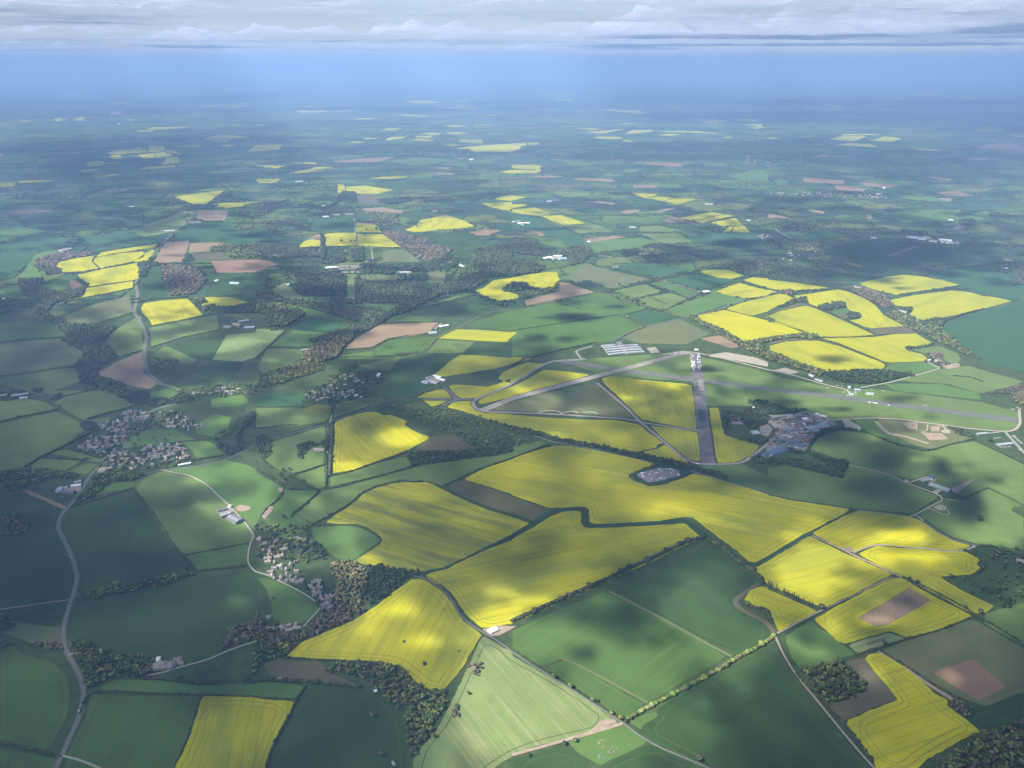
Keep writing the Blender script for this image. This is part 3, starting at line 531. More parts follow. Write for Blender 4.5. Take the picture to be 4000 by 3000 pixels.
# other fields
F_ = [
('wheat', 'c3 0,480 300,335 600,215 800,135 1100,280 1500,490 1850,695 1205,1085 1160,1105 800,900 500,720 440,712 290,770 200,765 10,640', 'large green wheat field in dappled light below the tree hedge', 'c3 0,700 800,180'),
('wheat', 'c3 300,790 450,722 520,745 800,915 1150,1112 970,1245 700,1060 400,880', 'narrow green field strip between the lane and the yellow-grass bank', None),
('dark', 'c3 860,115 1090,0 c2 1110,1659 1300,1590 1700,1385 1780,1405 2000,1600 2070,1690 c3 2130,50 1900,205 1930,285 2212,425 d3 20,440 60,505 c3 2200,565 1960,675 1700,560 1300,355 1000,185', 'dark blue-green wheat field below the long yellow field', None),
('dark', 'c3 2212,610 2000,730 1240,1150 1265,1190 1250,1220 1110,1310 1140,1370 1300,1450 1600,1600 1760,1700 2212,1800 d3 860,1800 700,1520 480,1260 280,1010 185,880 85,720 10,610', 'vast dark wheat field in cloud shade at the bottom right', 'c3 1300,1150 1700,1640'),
('meadow', 'c3 1000,1260 1230,1165 1262,1195 1245,1220 1110,1305 1130,1330', 'small bright green corner where two lanes meet', None),
('pale', 'c3 0,690 200,800 400,910 600,1040 800,1180 925,1265 820,1325 480,1405 200,1475 0,1555 b3 2212,1560 2050,1659 1900,1800 1400,1800 1345,1600 1420,1490 1600,1270 1690,1090 1800,850 1870,700 1955,530 2000,535 2212,660', 'pale streaky spring crop sweeping downhill beside the lane', 'c3 0,700 600,1350'),
('dark', 'b3 110,1659 210,1400 345,1110 430,965 600,958 850,975 1000,1015 1180,1095 1225,1180 1285,1300 1305,1500 1330,1800 60,1800', 'dark green wheat field between the striped yellow field and the wooded valley', 'b3 500,1000 700,1650'),
('meadow', 'a3 850,980 1000,895 1300,895 1700,945 2212,935 b3 0,925 200,920 425,958 340,1065 0,1045 a3 2212,1035 1750,1020 1290,1008 900,988', 'narrow green meadow strip across the valley foot', None),
('wheat', 'a3 795,1015 1000,1035 1735,1042 1690,1200 1600,1450 1520,1600 1450,1800 560,1800 575,1540 650,1400 745,1200', 'olive-green field between the main road and the striped yellow field', 'a3 1000,1050 800,1600'),
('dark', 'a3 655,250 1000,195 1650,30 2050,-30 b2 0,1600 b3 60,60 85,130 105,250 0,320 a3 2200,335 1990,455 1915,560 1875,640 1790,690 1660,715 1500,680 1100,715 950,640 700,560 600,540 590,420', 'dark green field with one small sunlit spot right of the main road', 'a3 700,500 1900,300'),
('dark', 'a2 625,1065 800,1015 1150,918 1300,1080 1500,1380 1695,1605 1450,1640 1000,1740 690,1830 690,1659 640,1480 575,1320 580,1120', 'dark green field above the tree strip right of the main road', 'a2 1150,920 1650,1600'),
('dark', 'a2 0,970 160,945 400,1025 555,1085 505,1150 490,1250 535,1380 595,1540 635,1659 a3 595,190 0,275', 'dark green field with a round brown copse left of the main road', None),
('dark', 'a3 0,295 585,212 550,330 530,400 430,435 150,385 0,340', 'dark field below the pale path at the left edge', None),
('dull', 'a3 150,395 430,440 525,440 515,600 300,590 0,480 90,475 140,430', 'brownish rough grass left of the main road', None),
('wheat', 'a3 0,710 120,610 200,685 450,745 565,850 605,1000 595,1150 515,1350 400,1510 0,1425', 'big shaded green field at the bottom left bend of the main road', None),
('wheat', 'a3 0,1490 400,1570 510,1580 400,1800 0,1800', None, None),
('grass', 'a2 1175,905 1260,805 1400,752 1700,818 1790,890 1990,1060 2190,1300 2140,1375 1900,1420 1590,1475 1480,1380', 'large sunny pasture left of the farm track', None),
('meadow', 'a2 1600,1482 1900,1425 2140,1385 2130,1555 1710,1610', 'lower green paddock beside the village lane', None),
('meadow', 'a2 1410,738 1700,705 1950,655 2150,705 2212,740 b2 0,760 180,865 235,905 100,1095 35,1150 0,1240 a2 2200,1270 2000,1045 1800,875 1640,785', 'bright dappled pasture above the barns with the banded roof', None),
('meadow', 'b2 250,905 400,920 530,925 440,1010 340,1130 480,1210 300,1340 200,1320 100,1210 60,1170 120,1100 210,990', None, None),
('grass', 'b2 630,915 900,855 1200,765 1500,695 2000,625 2212,590 c2 0,545 270,490 300,510 240,540 0,635 b2 2212,635 1900,735 1640,865 1600,885 1480,842 1290,838 1100,875 900,955 800,1045 650,1125 500,1205 350,1130 450,1020 540,925', 'long curving meadow between the two big yellow fields and the yellow trapezoid', None),
('grass', 'b2 650,805 1000,695 1300,625 1340,700 1250,738 900,825 635,885', 'green wedge below the four-sided yellow field', None),
('darksoil', 'b2 1500,465 1700,432 1800,500 1920,560 1600,578 1370,570', 'grey-brown bare corner beside the scrubby hill', None),
('failed', 'b2 1660,880 1800,828 2000,892 2212,972 c2 0,975 200,1045 345,1082 180,1185 0,1115 b2 2212,1125 1900,1015 1750,955', 'grey failed-crop wedge with faint yellow patches between the yellow fields', None),
('grass', 'b2 70,520 400,425 605,355 595,500 580,690 340,770 200,740 60,655', 'pasture round the lone farmhouse', None),
('grass', 'b2 350,790 590,710 600,880 540,910 440,860', None, None),
('grass', 'b2 0,205 400,200 640,262 600,325 350,358 0,385', 'striped green field left of the lane junction', None),
('olive', 'b2 400,218 520,172 650,187 648,245 500,255 420,245', 'small olive-yellow plot of thin rapeseed', None),
('grass', 'b2 690,172 900,122 1080,117 1125,140 960,205 700,285 665,305', None, None),
('dark', 'b1 1165,1560 1255,1440 1455,1395 1735,1402 1600,1520 1440,1640 1400,1700 1120,1730', 'dark green field by the white poultry sheds', 'b1 1300,1430 1200,1640'),
('teal', 'b2 1090,60 1500,0 1445,60 1260,128 1180,118', None, None),
('meadow', 'b2 480,1240 700,1222 880,1232 1000,1292 1080,1350 950,1438 840,1525 700,1505 600,1420 500,1330', 'rough green meadow filling the bay of the streaky yellow field', None),
('meadow', 'b3 10,10 140,35 250,85 400,158 545,262 530,310 400,412 220,425 150,370 125,300 145,260 100,130', 'bright green village meadow inside the lane bend', None),
('darksoil', 'b3 65,760 180,722 560,742 600,800 740,880 895,958 560,918 200,898 120,850', 'brown-olive rough strip below the pointed yellow field', None),
('meadow', 'c3 480,1428 920,1295 975,1285 1050,1350 1175,1440 1000,1525 760,1635 690,1590 600,1550', 'bright green corner with rubble heaps beside the lane fork', None),
('dark', 'c3 0,1600 300,1502 480,1465 590,1550 670,1610 500,1800 0,1800', None, None),
('dark', 'c3 770,1650 1190,1450 1690,1700 1640,1800 600,1800', None, None),
('meadow', 'd3 150,520 365,385 640,590 755,678 600,718 280,812 190,680', 'green field with a curling cloud shadow below the small yellow triangle', None),
('pale', 'd3 690,598 880,532 1040,490 1190,535 1000,595 770,665', None, None),
('dull', 'd3 990,640 1240,545 1765,375 2212,625 2212,1000 1870,1125 1640,1045 1300,850', 'dull green field round a brown bare square', None),
('darksoil', 'd3 665,740 832,705 835,722 1000,920 1125,1068 900,1145 680,1245 640,1255 525,1130 850,990 840,920 740,825', 'brown bare strip hugging the square wood and the L-shaped yellow field', None),
('grass', 'd3 1875,332 1980,292 2212,235 2212,600 1880,420', None, None),
('dark', 'd3 1600,1120 1870,1140 2212,1010 2212,1250 1845,1330 1700,1220', None, None),
('grass', 'd2 0,725 160,705 640,815 705,700 1070,795 1200,855 1470,975 1250,1120 700,1075 400,1030 200,1000 0,945 c2 2212,940 1900,850 1610,712 2000,695 2100,745 2212,800', 'large green field between the tree-lined road and the farm track', None),
('grass', 'd2 365,560 440,455 640,405 850,425 1100,525 1350,582 1430,575 1600,525 1780,492 2212,695 2212,1045 2100,980 1905,898 1690,985 1570,900 1400,850 1230,820 1080,785 705,690', 'broad pale green pasture half covered by cloud shade', None),
('grass', 'd2 1285,1118 1540,995 1690,1000 1905,905 2200,1045 2110,1090 2212,1150 2212,1430 1820,1385 1600,1325 1400,1200', 'sunny green field with a crooked hedge at the right edge', None),
('teal', 'd1 1445,1170 1700,1082 2110,955 2212,925 2212,1558 1900,1478 1842,1430 1780,1400 1600,1280', 'big smooth blue-green field at the right edge', None),
('grass', 'd1 1250,1360 1480,1330 1640,1395 1670,1450 1620,1490 1480,1440', None, None),
('meadow', 'd1 1070,1480 1340,1472 1490,1510 1270,1580 1060,1560 1010,1530', None, None),
('grass', 'd1 1120,1630 1500,1530 1720,1500 2212,1640 d2 2100,20 1830,80 1700,40 1560,0', None, None),
('meadow', 'd2 1000,0 1500,0 1820,80 1840,140 1400,90 1100,60', None, None),
('grass', 'c1 400,1452 640,1440 1100,1412 1400,1385 1640,1425 2212,1560 d1 100,1600 d2 500,20 700,60 900,40 1400,100 1860,160 2160,240 2150,380 2050,405 1700,370 1300,322 900,285 530,305 320,215 0,205 c2 2212,190 1800,190 1670,190 1660,0 c1 1640,1655 1550,1640 800,1590', 'mown airfield grass either side of the main runway', None),
('dull', 'c2 0,158 200,100 550,20 735,5 860,110 1040,290 900,290 760,270 400,240 0,236 b2 2212,235 2060,225 2050,200', 'grey-green grass triangle between the taxiways', None),
('meadow', 'd2 740,310 920,300 1050,440 1240,530 1100,510 850,410 800,370', None, None),
('dull', 'd2 940,310 1240,315 1500,345 1600,400 1790,480 1430,565 1250,530 1060,440', 'scruffy off-road ground with bare patches below the perimeter track', None),
('soil', 'c1 108,937 400,862 412,782 480,787 716,867 500,918 122,988', 'brown ploughed L-shaped field beside the yellow field with the copse', None),
('dull', 'c1 945,1260 1100,1175 1460,1105 1715,1222 1500,1318 1100,1308', 'grey-green field below the straight lane to the yellow cluster', None),
('meadow', 'c1 1335,1015 1740,872 2025,930 1840,1000 1615,1052 1530,1078 1460,1078', 'bright green field left of the yellow cluster', None),
('wheat', 'c1 0,1202 400,1142 920,1068 1140,1165 860,1288 600,1328 0,1425', 'large green field dappled with cloud shade above the poultry sheds', None),
('wheat', 'c1 0,1022 450,942 730,882 1000,952 1165,1010 900,1062 400,1135 0,1195 b1 2212,1200 1850,1155 1960,1100', 'long green field with a dark cloud-shadow streak', None),
('teal', 'c1 1000,1050 1170,1020 1400,1078 1160,1150', None, None),
('dark', 'c1 565,790 650,772 830,852 800,860 705,855', None, None),
('dull', 'c1 450,740 640,620 700,640 1190,755 960,810 860,840 650,760 560,785', None, None),
('teal', 'c1 900,650 1060,602 1560,665 1280,740', None, None),
('teal', 'c1 1320,765 1540,710 1750,715 1920,770 1700,860 1640,850', None, None),
('grass', 'c1 960,835 1150,795 1290,860 1090,920 880,850', None, None),
('grass', 'c1 1100,925 1370,870 1520,925 1340,1015 1180,990', None, None),
('wheat', 'c1 1200,790 1300,770 1620,870 1560,920', None, None),
('meadow', 'c1 660,430 1080,392 1290,430 1000,495 710,525', None, None),
('grass', 'c1 450,292 720,278 885,340 590,362', None, None),
('soil', 'c1 628,405 880,376 1008,388 700,430', 'thin brown field above the dark wooded lane', None),
('soil', 'c1 932,170 1000,156 1110,153 1080,176 1000,187', None, None),
('soil', 'c1 630,82 760,78 900,97 870,111', None, None),
('soil', 'c1 1240,172 1320,145 1420,132 1400,145 1280,175', None, None),
('redsoil', 'c1 430,370 450,378 515,465 495,468', None, None),
('redsoil', 'c1 120,330 190,332 275,360 280,378 160,395 240,375 200,350', None, None),
('teal', 'c1 0,210 200,215 420,300 600,400 640,470 480,480 350,350 0,310', None, None),
('grass', 'c1 1110,300 1250,285 1480,340 1100,345', None, None),
('teal', 'c1 1480,360 2060,355 2150,400 1750,430 1560,430', None, None),
('grass', 'c1 1080,360 1440,365 1560,430 1340,450', None, None),
('soil', 'b1 782,1340 860,1272 1060,1152 1200,1137 1575,1127 1500,1208 1400,1238 1140,1262 1000,1342 782,1360', 'bright brown ploughed field beside the tree-filled valley', 'b1 800,1350 1500,1150'),
('soil', 'b1 920,140 1100,133 1268,165 1258,187 1150,172 960,170', None, None),
('darksoil', 'b1 860,30 1000,20 1080,60 1030,108 900,105', None, None),
('soil', 'b1 430,415 520,370 560,360 558,412 480,402', None, None),
('redsoil', 'b1 860,262 1000,268 1055,290 1010,279 862,270', None, None),
('soil', 'b1 1545,216 1640,200 1700,214', None, None),
('teal', 'b1 472,340 500,222 838,227 848,343', 'square blue-green field left of the white drive', None),
('dark', 'b1 1400,352 1830,345 1985,440 1700,508', 'dark green field above the long wood', None),
('dark', 'b1 1695,520 1960,462 1930,580 1750,570', None, None),
('dark', 'b1 270,232 420,177 500,210 350,250', None, None),
('redsoil', 'b1 1842,345 2000,325 2120,330 2000,380 1900,375', None, None),
('dark', 'b1 1390,1030 1900,902 2055,990 1850,1058 1600,1078', 'dark green field beyond the brown ploughed one', None),
('wheat', 'b1 1120,1110 1200,1052 1590,1082 1500,1122', None, None),
('wheat', 'b1 1035,1420 1022,1370 1150,1275 1565,1252 1480,1355 1250,1400', 'green field with a light patch under the brown ploughed field', None),
('meadow', 'b1 740,1412 1010,1372 1018,1430 820,1448', None, None),
('grass', 'b1 885,1500 1250,1422 1150,1538 1000,1538', None, None),
('grass', 'b1 1482,1390 1570,1277 1885,1297 1780,1393', None, None),
('dark', 'b1 1795,1395 1900,1298 2212,1312 c1 0,1330 0,1412 b1 2100,1415', None, None),
('meadow', 'b1 125,1335 325,1192 640,1222 500,1330', None, None),
('teal', 'b1 335,1190 430,1092 785,1140 640,1208', None, None),
('wheat', 'b1 0,905 330,982 780,1072 800,1118 450,1072 370,1022 0,955', None, None),
('grass', 'b1 10,1520 100,1352 385,1362 425,1420 200,1540 60,1560', 'olive pasture left of the wooded valley', None),
('teal', 'b1 0,295 100,320 190,400 0,420', None, None),
('dull', 'b1 1090,520 1200,500 1280,500 1440,610 1100,600', None, None),
('dull', 'b1 130,850 240,780 400,910 470,930 250,920', None, None),
('grass', 'b1 780,710 870,710 850,930 790,930', 'straight mown ride running down from the mansion', None),
('dull', 'b1 900,720 1080,705 1300,745 1100,775 900,770', None, None),
('dull', 'b1 1490,690 1640,690 1620,800 1680,815 1500,760', None, None),
('meadow', 'b1 1380,1020 1800,870 1890,880 1500,985', None, None),
('soil', 'a1 1315,618 1432,432 1640,421 1580,603', 'light brown ploughed field touching the main road', None),
('soil', 'a1 1642,442 1950,436 1810,515 1632,525', None, None),
('darksoil', 'a1 1652,532 1900,517 1985,580 1660,590', None, None),
('soil', 'a1 1682,212 1732,156 1978,166 1942,247 1740,244', 'pinkish brown field by the hamlet where the main road leaves', None),
('redsoil', 'a1 1818,597 2212,582 b1 100,592 188,625 0,690 a1 2212,694 1880,699', 'reddish brown field with sunny spots above the white hamlet', None),
('soil', 'a1 852,1562 1000,1472 1225,1380 1242,1560 1360,1655 a2 1360,5 1285,48 1080,0 a1 865,1600', 'round-ended brown ploughed field beside the main road bend', None),
('dull', 'a1 0,1312 580,1262 715,1392 688,1488 0,1588', 'grey-brown field left of the wooded valley', None),
('grass', 'a1 0,1600 650,1510 690,1640 a2 350,100 200,50 0,0', None, None),
('grass', 'a2 400,80 560,100 900,35 1060,70 1120,150 700,60 350,60', None, None),
('grass', 'a2 470,165 560,110 900,38 1060,75 1170,180 900,250 720,310 540,215', 'green field above the big village', None),
('grass', 'a2 0,150 250,130 400,160 480,215 200,270 0,325', None, None),
('grass', 'a2 0,345 500,240 700,335 720,400 600,500 420,590 200,720 0,745', 'wide grey-green field left of the big village', None),
('grass', 'a2 440,600 560,565 900,650 860,680', None, None),
('grass', 'a2 260,720 350,645 700,665 560,750', None, None),
('grass', 'a2 600,760 720,690 850,690 760,780', None, None),
('meadow', 'a2 1100,470 1280,395 1500,390 1680,480 1450,510 1250,540 1110,550', 'green playing field in the middle of the big village', None),
('meadow', 'a2 1560,500 1800,490 1860,530 1930,610 1700,640 1640,560', None, None),
('meadow', 'a2 1700,350 1850,260 2000,290 1960,400 1880,470 1700,430', None, None),
('meadow', 'a2 1820,130 2100,90 2150,150 2050,200 1830,200', None, None),
('meadow', 'a2 1280,80 1480,30 1560,90 1480,130 1300,120', None, None),
('dull', 'a2 790,310 950,285 960,330 860,345', None, None),
('meadow', 'a2 810,960 960,860 1180,850 1140,900', None, None),
('soil', 'a2 190,925 250,915 580,1065 540,1078', None, None),
('teal', 'b2 0,90 300,70 420,110 400,190 0,195', None, None),
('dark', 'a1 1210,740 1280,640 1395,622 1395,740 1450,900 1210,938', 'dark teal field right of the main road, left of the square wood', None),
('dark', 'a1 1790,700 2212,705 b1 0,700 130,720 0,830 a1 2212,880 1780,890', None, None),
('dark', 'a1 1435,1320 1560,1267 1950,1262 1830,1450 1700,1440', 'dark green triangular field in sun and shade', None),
('dark', 'a1 1685,1638 1705,1540 1800,1478 2105,1478 1990,1638', 'dark green field just above the middle village', None),
('pale', 'a1 1835,1450 1962,1232 2212,1215 b1 0,1185 250,1192 0,1425 a1 2100,1465', 'pale yellowish field lit by the sun', None),
('grass', 'a1 900,1290 980,1202 1220,1062 1235,1365 1030,1420 960,1360', 'green field between the dark valley and the main road', None),
('grass', 'a1 1310,1335 1292,1172 1880,1065 1885,1190 1600,1248', 'green field below the lone yellow square', None),
('grass', 'a1 1310,1420 1430,1330 1700,1450 1650,1480 1400,1480', None, None),
('dull', 'a1 560,1090 700,1002 1120,892 1145,1040 850,1128 600,1138', None, None),
('teal', 'a1 0,445 400,355 550,405 580,470 335,518 120,735 0,755', 'blue-green field left of the white farm', None),
('teal', 'a1 705,390 1110,322 1235,388 800,468', None, None),
('teal', 'a1 780,500 1480,362 1360,438 870,508', None, None),
('grass', 'a1 1125,332 1600,165 1720,152 1640,262 1500,348 1250,388', 'pale green field beside the main road near the hamlet', None),
('teal', 'a1 1480,415 1630,262 2000,262 2100,428', None, None),
('meadow', 'a1 160,745 300,545 380,510 500,500 500,560 290,610 370,740', None, None),
('wheat', 'a1 330,820 600,740 700,820 500,860', None, None),
('wheat', 'a1 0,840 150,800 380,930 0,930', None, None),
('wheat', 'a1 0,1120 480,1150 580,1250 0,1300', None, None),
('wheat', 'a1 0,290 230,310 400,345 0,435', None, None),
('redsoil', 'a1 600,760 650,760 740,830 620,850', None, None),
('teal', 'a1 1960,400 2212,400 b1 0,440 a1 2212,500 2000,450', None, None),
('meadow', 'd1 920,205 1240,150 1690,155 1560,240 1200,262', 'pale green fields in sun below the red-soil country', None),
('meadow', 'd1 1625,240 1890,162 1955,270 1790,268', None, None),
('teal', 'd1 285,400 480,322 690,350 400,430', None, None),
('soil', 'd1 1010,552 1250,472 1300,482 1060,555', 'narrow brown strip inside the large cloud shadow', None),
('redsoil', 'd1 1590,325 1640,286 1710,290 1680,320', None, None),
('redsoil', 'd1 850,200 890,190 900,235 862,240', None, None),
('soil', 'd1 330,165 370,150 490,170 480,187', None, None),
('soil', 'd1 0,190 120,205 200,233 0,220', None, None),
('dark', 'd1 500,500 800,400 1200,430 1000,560 560,600', None, None),  # dark crop colour put in where the large cloud shadow lies
('dark', 'd1 1070,555 1310,475 1840,550 1700,630 1200,590', None, None),  # the same cloud shade laid in as a dark field colour
('dark', 'd1 640,640 900,590 1300,620 1240,690 800,740', None, None),  # lower part of that cloud shade, coloured as dark crop
('olive', 'd1 640,603 720,610 825,640 800,655 740,640', None, None),
('teal', 'd1 1260,690 1900,640 2212,800 2212,900 2110,930 1950,890 1600,800 1480,740', 'blue-green field behind the oval yellow one', None),
('darksoil', 'd1 590,1060 690,1045 690,1090 640,1095', None, None),
('meadow', 'd1 540,1030 690,1000 700,1040 580,1058', None, None),
('darksoil', 'd1 870,1180 1180,1162 1270,1205 1260,1215 930,1230', 'brown bare wedge between two brilliant yellow fields', None),
('darksoil', 'd1 0,1060 60,1030 250,965 330,965 430,1015 320,975 100,1022 0,1062 c1 2110,1075 2212,1045', 'brown headland strip beside the yellow lozenge', None),
('darksoil', 'd1 0,1325 20,1295 200,1265 400,1270 445,1280 300,1277 150,1285', None, None),
('soil', 'c1 1620,1265 1800,1240 2000,1330 1900,1350', None, None),
('sand', 'c1 1720,1405 1850,1385 2100,1430 2212,1470 2212,1510 1900,1450 1700,1420', None, None),
]
FAR2 = [('redsoil', 'd0 1800,605 2000,572 2212,595 2212,650 2100,635 1850,628'), ('redsoil', 'd0 310,875 660,895 650,928 300,905'), ('redsoil', 'd0 570,935 860,965 820,990 600,980'),
('redsoil', 'd0 800,912 1130,932 1040,960 850,947'), ('redsoil', 'd0 1460,1000 1620,985 1790,1030 1550,1035'), ('redsoil', 'c0 1130,745 1200,732 1500,750 1440,780 1200,765'),
('redsoil', 'c0 1030,740 1130,725 1120,745'), ('soil', 'c0 530,885 560,875 730,875 900,895 850,910 700,900 600,897'), ('redsoil', 'c0 1045,934 1260,935 1250,960 1050,962'),
('darksoil', 'c0 120,932 900,937 900,960 300,947'), ('soil', 'c0 140,860 330,855 480,862 300,873'), ('soil', 'b0 650,735 900,705 1210,690 1060,735 760,745'),
('soil', 'b0 1500,785 1700,780 1650,800'), ('soil', 'd0 920,1010 960,1000 1005,1015 940,1022'), ('soil', 'd0 1410,1050 1590,1050 1580,1075 1450,1070'), ('redsoil', 'c0 860,725 980,705 960,720'),
('redsoil', 'd0 1360,860 1600,885 1570,900 1430,878'), ('soil', 'd0 1720,705 1920,702 1900,720 1760,718'), ('redsoil', 'd0 385,690 480,665 560,680 470,698'), ('redsoil', 'a0 370,665 720,640 700,660 500,670'),
('soil', 'a0 735,655 835,635 800,652'), ('redsoil', 'a0 1600,548 1690,532 1660,545'), ('meadow', 'd0 270,765 400,752 880,790 800,810 600,790'), ('meadow', 'd0 880,815 920,795 970,818'),
('meadow', 'd0 1490,945 1680,940 1660,957 1540,955'), ('meadow', 'd0 40,900 120,880 210,930 90,935'), ('meadow', 'c0 430,720 620,715 610,745 480,745'), ('meadow', 'c0 650,835 940,845 900,857'),
('meadow', 'c0 960,800 1120,795 1050,830 980,825'), ('meadow', 'c0 1860,850 2150,800 2212,850 2212,905 1990,895'), ('meadow', 'b0 610,700 800,670 960,685 760,715'), ('meadow', 'b0 500,720 600,690 580,715'),
('meadow', 'b0 1100,730 1500,700 1700,720 1400,770'), ('grass', 'c0 350,1000 450,965 700,990 650,1030 450,1040'), ('meadow', 'd0 1120,1040 1400,1035 1580,1080 1300,1070'), ('meadow', 'd0 130,1030 200,1012 260,1025 210,1040')]
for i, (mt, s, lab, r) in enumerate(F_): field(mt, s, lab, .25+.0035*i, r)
for i, (mt, s) in enumerate(FAR2): field(mt, s, None, .3+.005*i)
tag(sheet('ploughed_field', gp('d3 745,376 1000,220 1225,82 1450,207 1280,304 1050,434 950,454 900,450'), 0, M['soil'], .3, 0.4, 0), 'pale brown bare rectangle in the middle of a yellow field', 'field', None, 'structure')
tag(sheet('ploughed_field', gp('d3 1420,838 1768,712 2058,960 1820,1083'), 0, M['redsoil'], .55, 1.4, .8, 14, True), 'reddish-brown bare square in the dull green field', 'field', None, 'structure')
tag(sheet('ploughed_field', gp('c3 780,1240 930,1265 700,1350 500,1405 480,1398 690,1330'), 0, M['dirt'], .5, 1.4, .8, 14, True), kind='structure')
# ------------------------------------------------------------------ roads, tracks, runways
M['oldrunway'] = speck('mossy_runway_asphalt', (.115, .12, .105), (.165, .165, .145), .03)
ROADZ = [.0]
def road(s, w, mat, label=None, name='road', sm=True, edge=None):
    ROADZ[0] += .006; z = 1.0 + ROADZ[0]
    pts = gp(s, z)
    o = ribbon(name, pts, w, z, M[mat], sm); tag(o, label, 'road' if label else None, None, 'structure')
    if edge:
        o2 = ribbon('road_verge', pts, w+edge, z-.12, M['verge' if w > 7 and mat == 'asphalt' else 'greenverge'], sm); tag(o2, kind='structure')
    return o
M['verge'] = speck('road_verge_grass', (.16, .17, .09), (.10, .13, .05), .15)
M['greenverge'] = speck('grass_verge', (.026, .058, .026), (.04, .075, .03), .15)
A = 'a3 440,1800 478,1659 540,1540 600,1400 672,1250 715,1100 728,980 700,880 650,780 590,680 552,590 545,500 560,400 590,280 640,140 670,0 a2 665,1640 640,1540 580,1400 512,1270 500,1200 540,1110 610,1040 660,985 710,900 740,850 800,760 860,710 930,670'
road(A, 7.5, 'asphalt', 'pale grey main road snaking up the left side of the photo', edge=3)
road('a2 930,670 1000,640 1070,590 1092,548 1070,470 1055,400 1120,330 1240,270 1350,215 1480,175 1560,150 1585,95 1565,55 1500,25 1390,0 a1 1385,1650 1285,1572 1252,1500 1245,1350 1258,1290 1272,1258 1240,1180 1200,1095 1158,1035 1165,990 1182,940 1190,880 1172,800 1190,740 1260,620 1330,520 1380,462 1500,350 1620,258 1670,200 1700,140', 9, 'asphalt', 'main road beyond the big village, running to the far hamlet', edge=8)
road('a2 1390,740 1520,765 1650,792 1780,862 2000,1065 2100,1175 2200,1305 2165,1360 2145,1450 2140,1540 2165,1575 b2 -10,1620 b3 60,-25 150,15 250,65 400,140 540,235 562,270 500,340 440,400 400,450 300,478 170,520', 3.6, 'track', 'narrow lane through the lower village', 'lane')
road('a3 1250,855 1400,835 1500,800 1650,760 1800,720 1950,650 2100,595 2212,565 b3 80,520 170,520', 4, 'track', None, 'lane')
road('a2 700,880 1000,800 1250,780 1390,742 1700,712 1900,672 2100,590 2160,560 b2 0,508 150,465 400,403 600,342 750,292 960,210 1100,160 1180,138 1260,132 1420,72 1520,30', 4.5, 'asphalt', 'lane from the big village towards the airfield', 'lane')
road('b2 640,330 650,280 680,220 700,170', 4, 'track', None, 'lane')
road('b2 610,345 620,400 615,600', 4, 'track', None, 'lane')
road('b2 1500,110 c2 -400,180 0,358 100,402 330,497 500,528 700,562 1100,655 1330,703 1550,752 1800,822 2000,885 2212,950 d2 200,1008 400,1037 770,1088 1000,1112 1230,1143 1330,1180 1480,1285 1600,1350 1790,1397 1900,1390 2000,1420 2212,1520', 6, 'asphalt', 'straight road along the tree belt past the scrapyard', 'road', edge=3)
road('d2 350,1292 500,1360 650,1430 745,1480 900,1548 1090,1640 d3 1160,8', 6, 'dirt', 'gravel farm track between the dappled yellow fields', 'farm_track')
road('d2 735,1455 830,1415 920,1387 1050,1392 1200,1408 1500,1438 1690,1440 1790,1400', 6, 'track', None, 'farm_track')
road('b2 2212,1580 c2 0,1555 600,1480 1100,1420 1650,1345', 3, 'greenverge', None, 'path')
road('c2 1760,1332 2212,1318 d2 330,1294 700,1345 900,1385', 3, 'greenverge', None, 'path')
road('c2 372,540 1000,870 1480,1155', 4, 'darksoil', 'straight bare footpath cutting diagonally through the long yellow field', 'path', sm=False)
road('b3 520,520 700,612 935,735', 4, 'darksoil', 'footpath crossing the pointed end of the fan-shaped yellow field', 'path', sm=False)
road('b2 795,300 960,450 1132,615', 6, 'greenverge', None, 'path', sm=False)
# green lane strips between the yellow fields
road('b2 1440,1640 1600,1590 1850,1500 2212,1310 c2 0,1320 170,1215 370,1090 520,1080 630,1080 640,1200 690,1228 1000,1212 1470,1170 1560,1230 1690,1330', 22, 'greenverge', None, 'grass_strip')
road('b2 1600,880 1750,965 1950,1060 2212,1140 c2 0,1125 185,1200', 16, 'greenverge', None, 'grass_strip')
road('c2 2050,1560 2212,1500 d2 0,1500 250,1345 450,1240 750,1080', 24, 'greenverge', None, 'grass_strip')
road('b3 1300,-20 1450,15 1600,108 1690,195 1745,305 1800,380 1900,448 2000,505 2150,600 c3 0,655 200,785 400,905 600,1035 800,1165 960,1268 1080,1362 1250,1470 1500,1572 1700,1655 1800,1710', 3.4, 'asphalt', 'pale lane curving round the fan-shaped yellow field and down between the crops', 'lane')
hedge('c3 10,632 200,762 400,880 600,1010 800,1140 950,1240', 'thin low hedge on the upper side of the lane beside the pale field', 3, 2)
hedge('b3 1480,5 1620,95 1715,190 1765,300 1830,378 1930,450', 'low dark hedge on the inside of the lane bend by the fan-shaped yellow field', 4, 2.4)
road('c3 955,1268 900,1290 700,1352 500,1405 300,1462 0,1545', 6, 'dirt', None, 'farm_track')
road('d3 0,400 55,500 120,650 200,790 300,925 450,1105 600,1290 800,1530 920,1659', 4.5, 'dirt', 'farm track down beside the vast dark field', 'farm_track', edge=7)
road('d3 60,502 200,430 440,305 700,180 900,85 1070,5', 5, 'dirt', None, 'farm_track', edge=4)
road('c3 2140,55 2030,130 1925,205 1945,265 2060,330 2212,405 d3 60,500', 12, 'darksoil', 'bare brown field margin round the small triangle', 'farm_track')
road('a3 0,288 300,245 595,205', 3, 'dirt', None, 'path')
road('a3 545,1552 700,1590 860,1659 1000,1720', 4, 'track', None, 'lane')
road('a3 590,680 660,658 720,680', 4, 'track', None, 'lane')
road('d3 960,645 1150,770 1400,945 1640,1090', 9, 'dirt', None, 'farm_track')
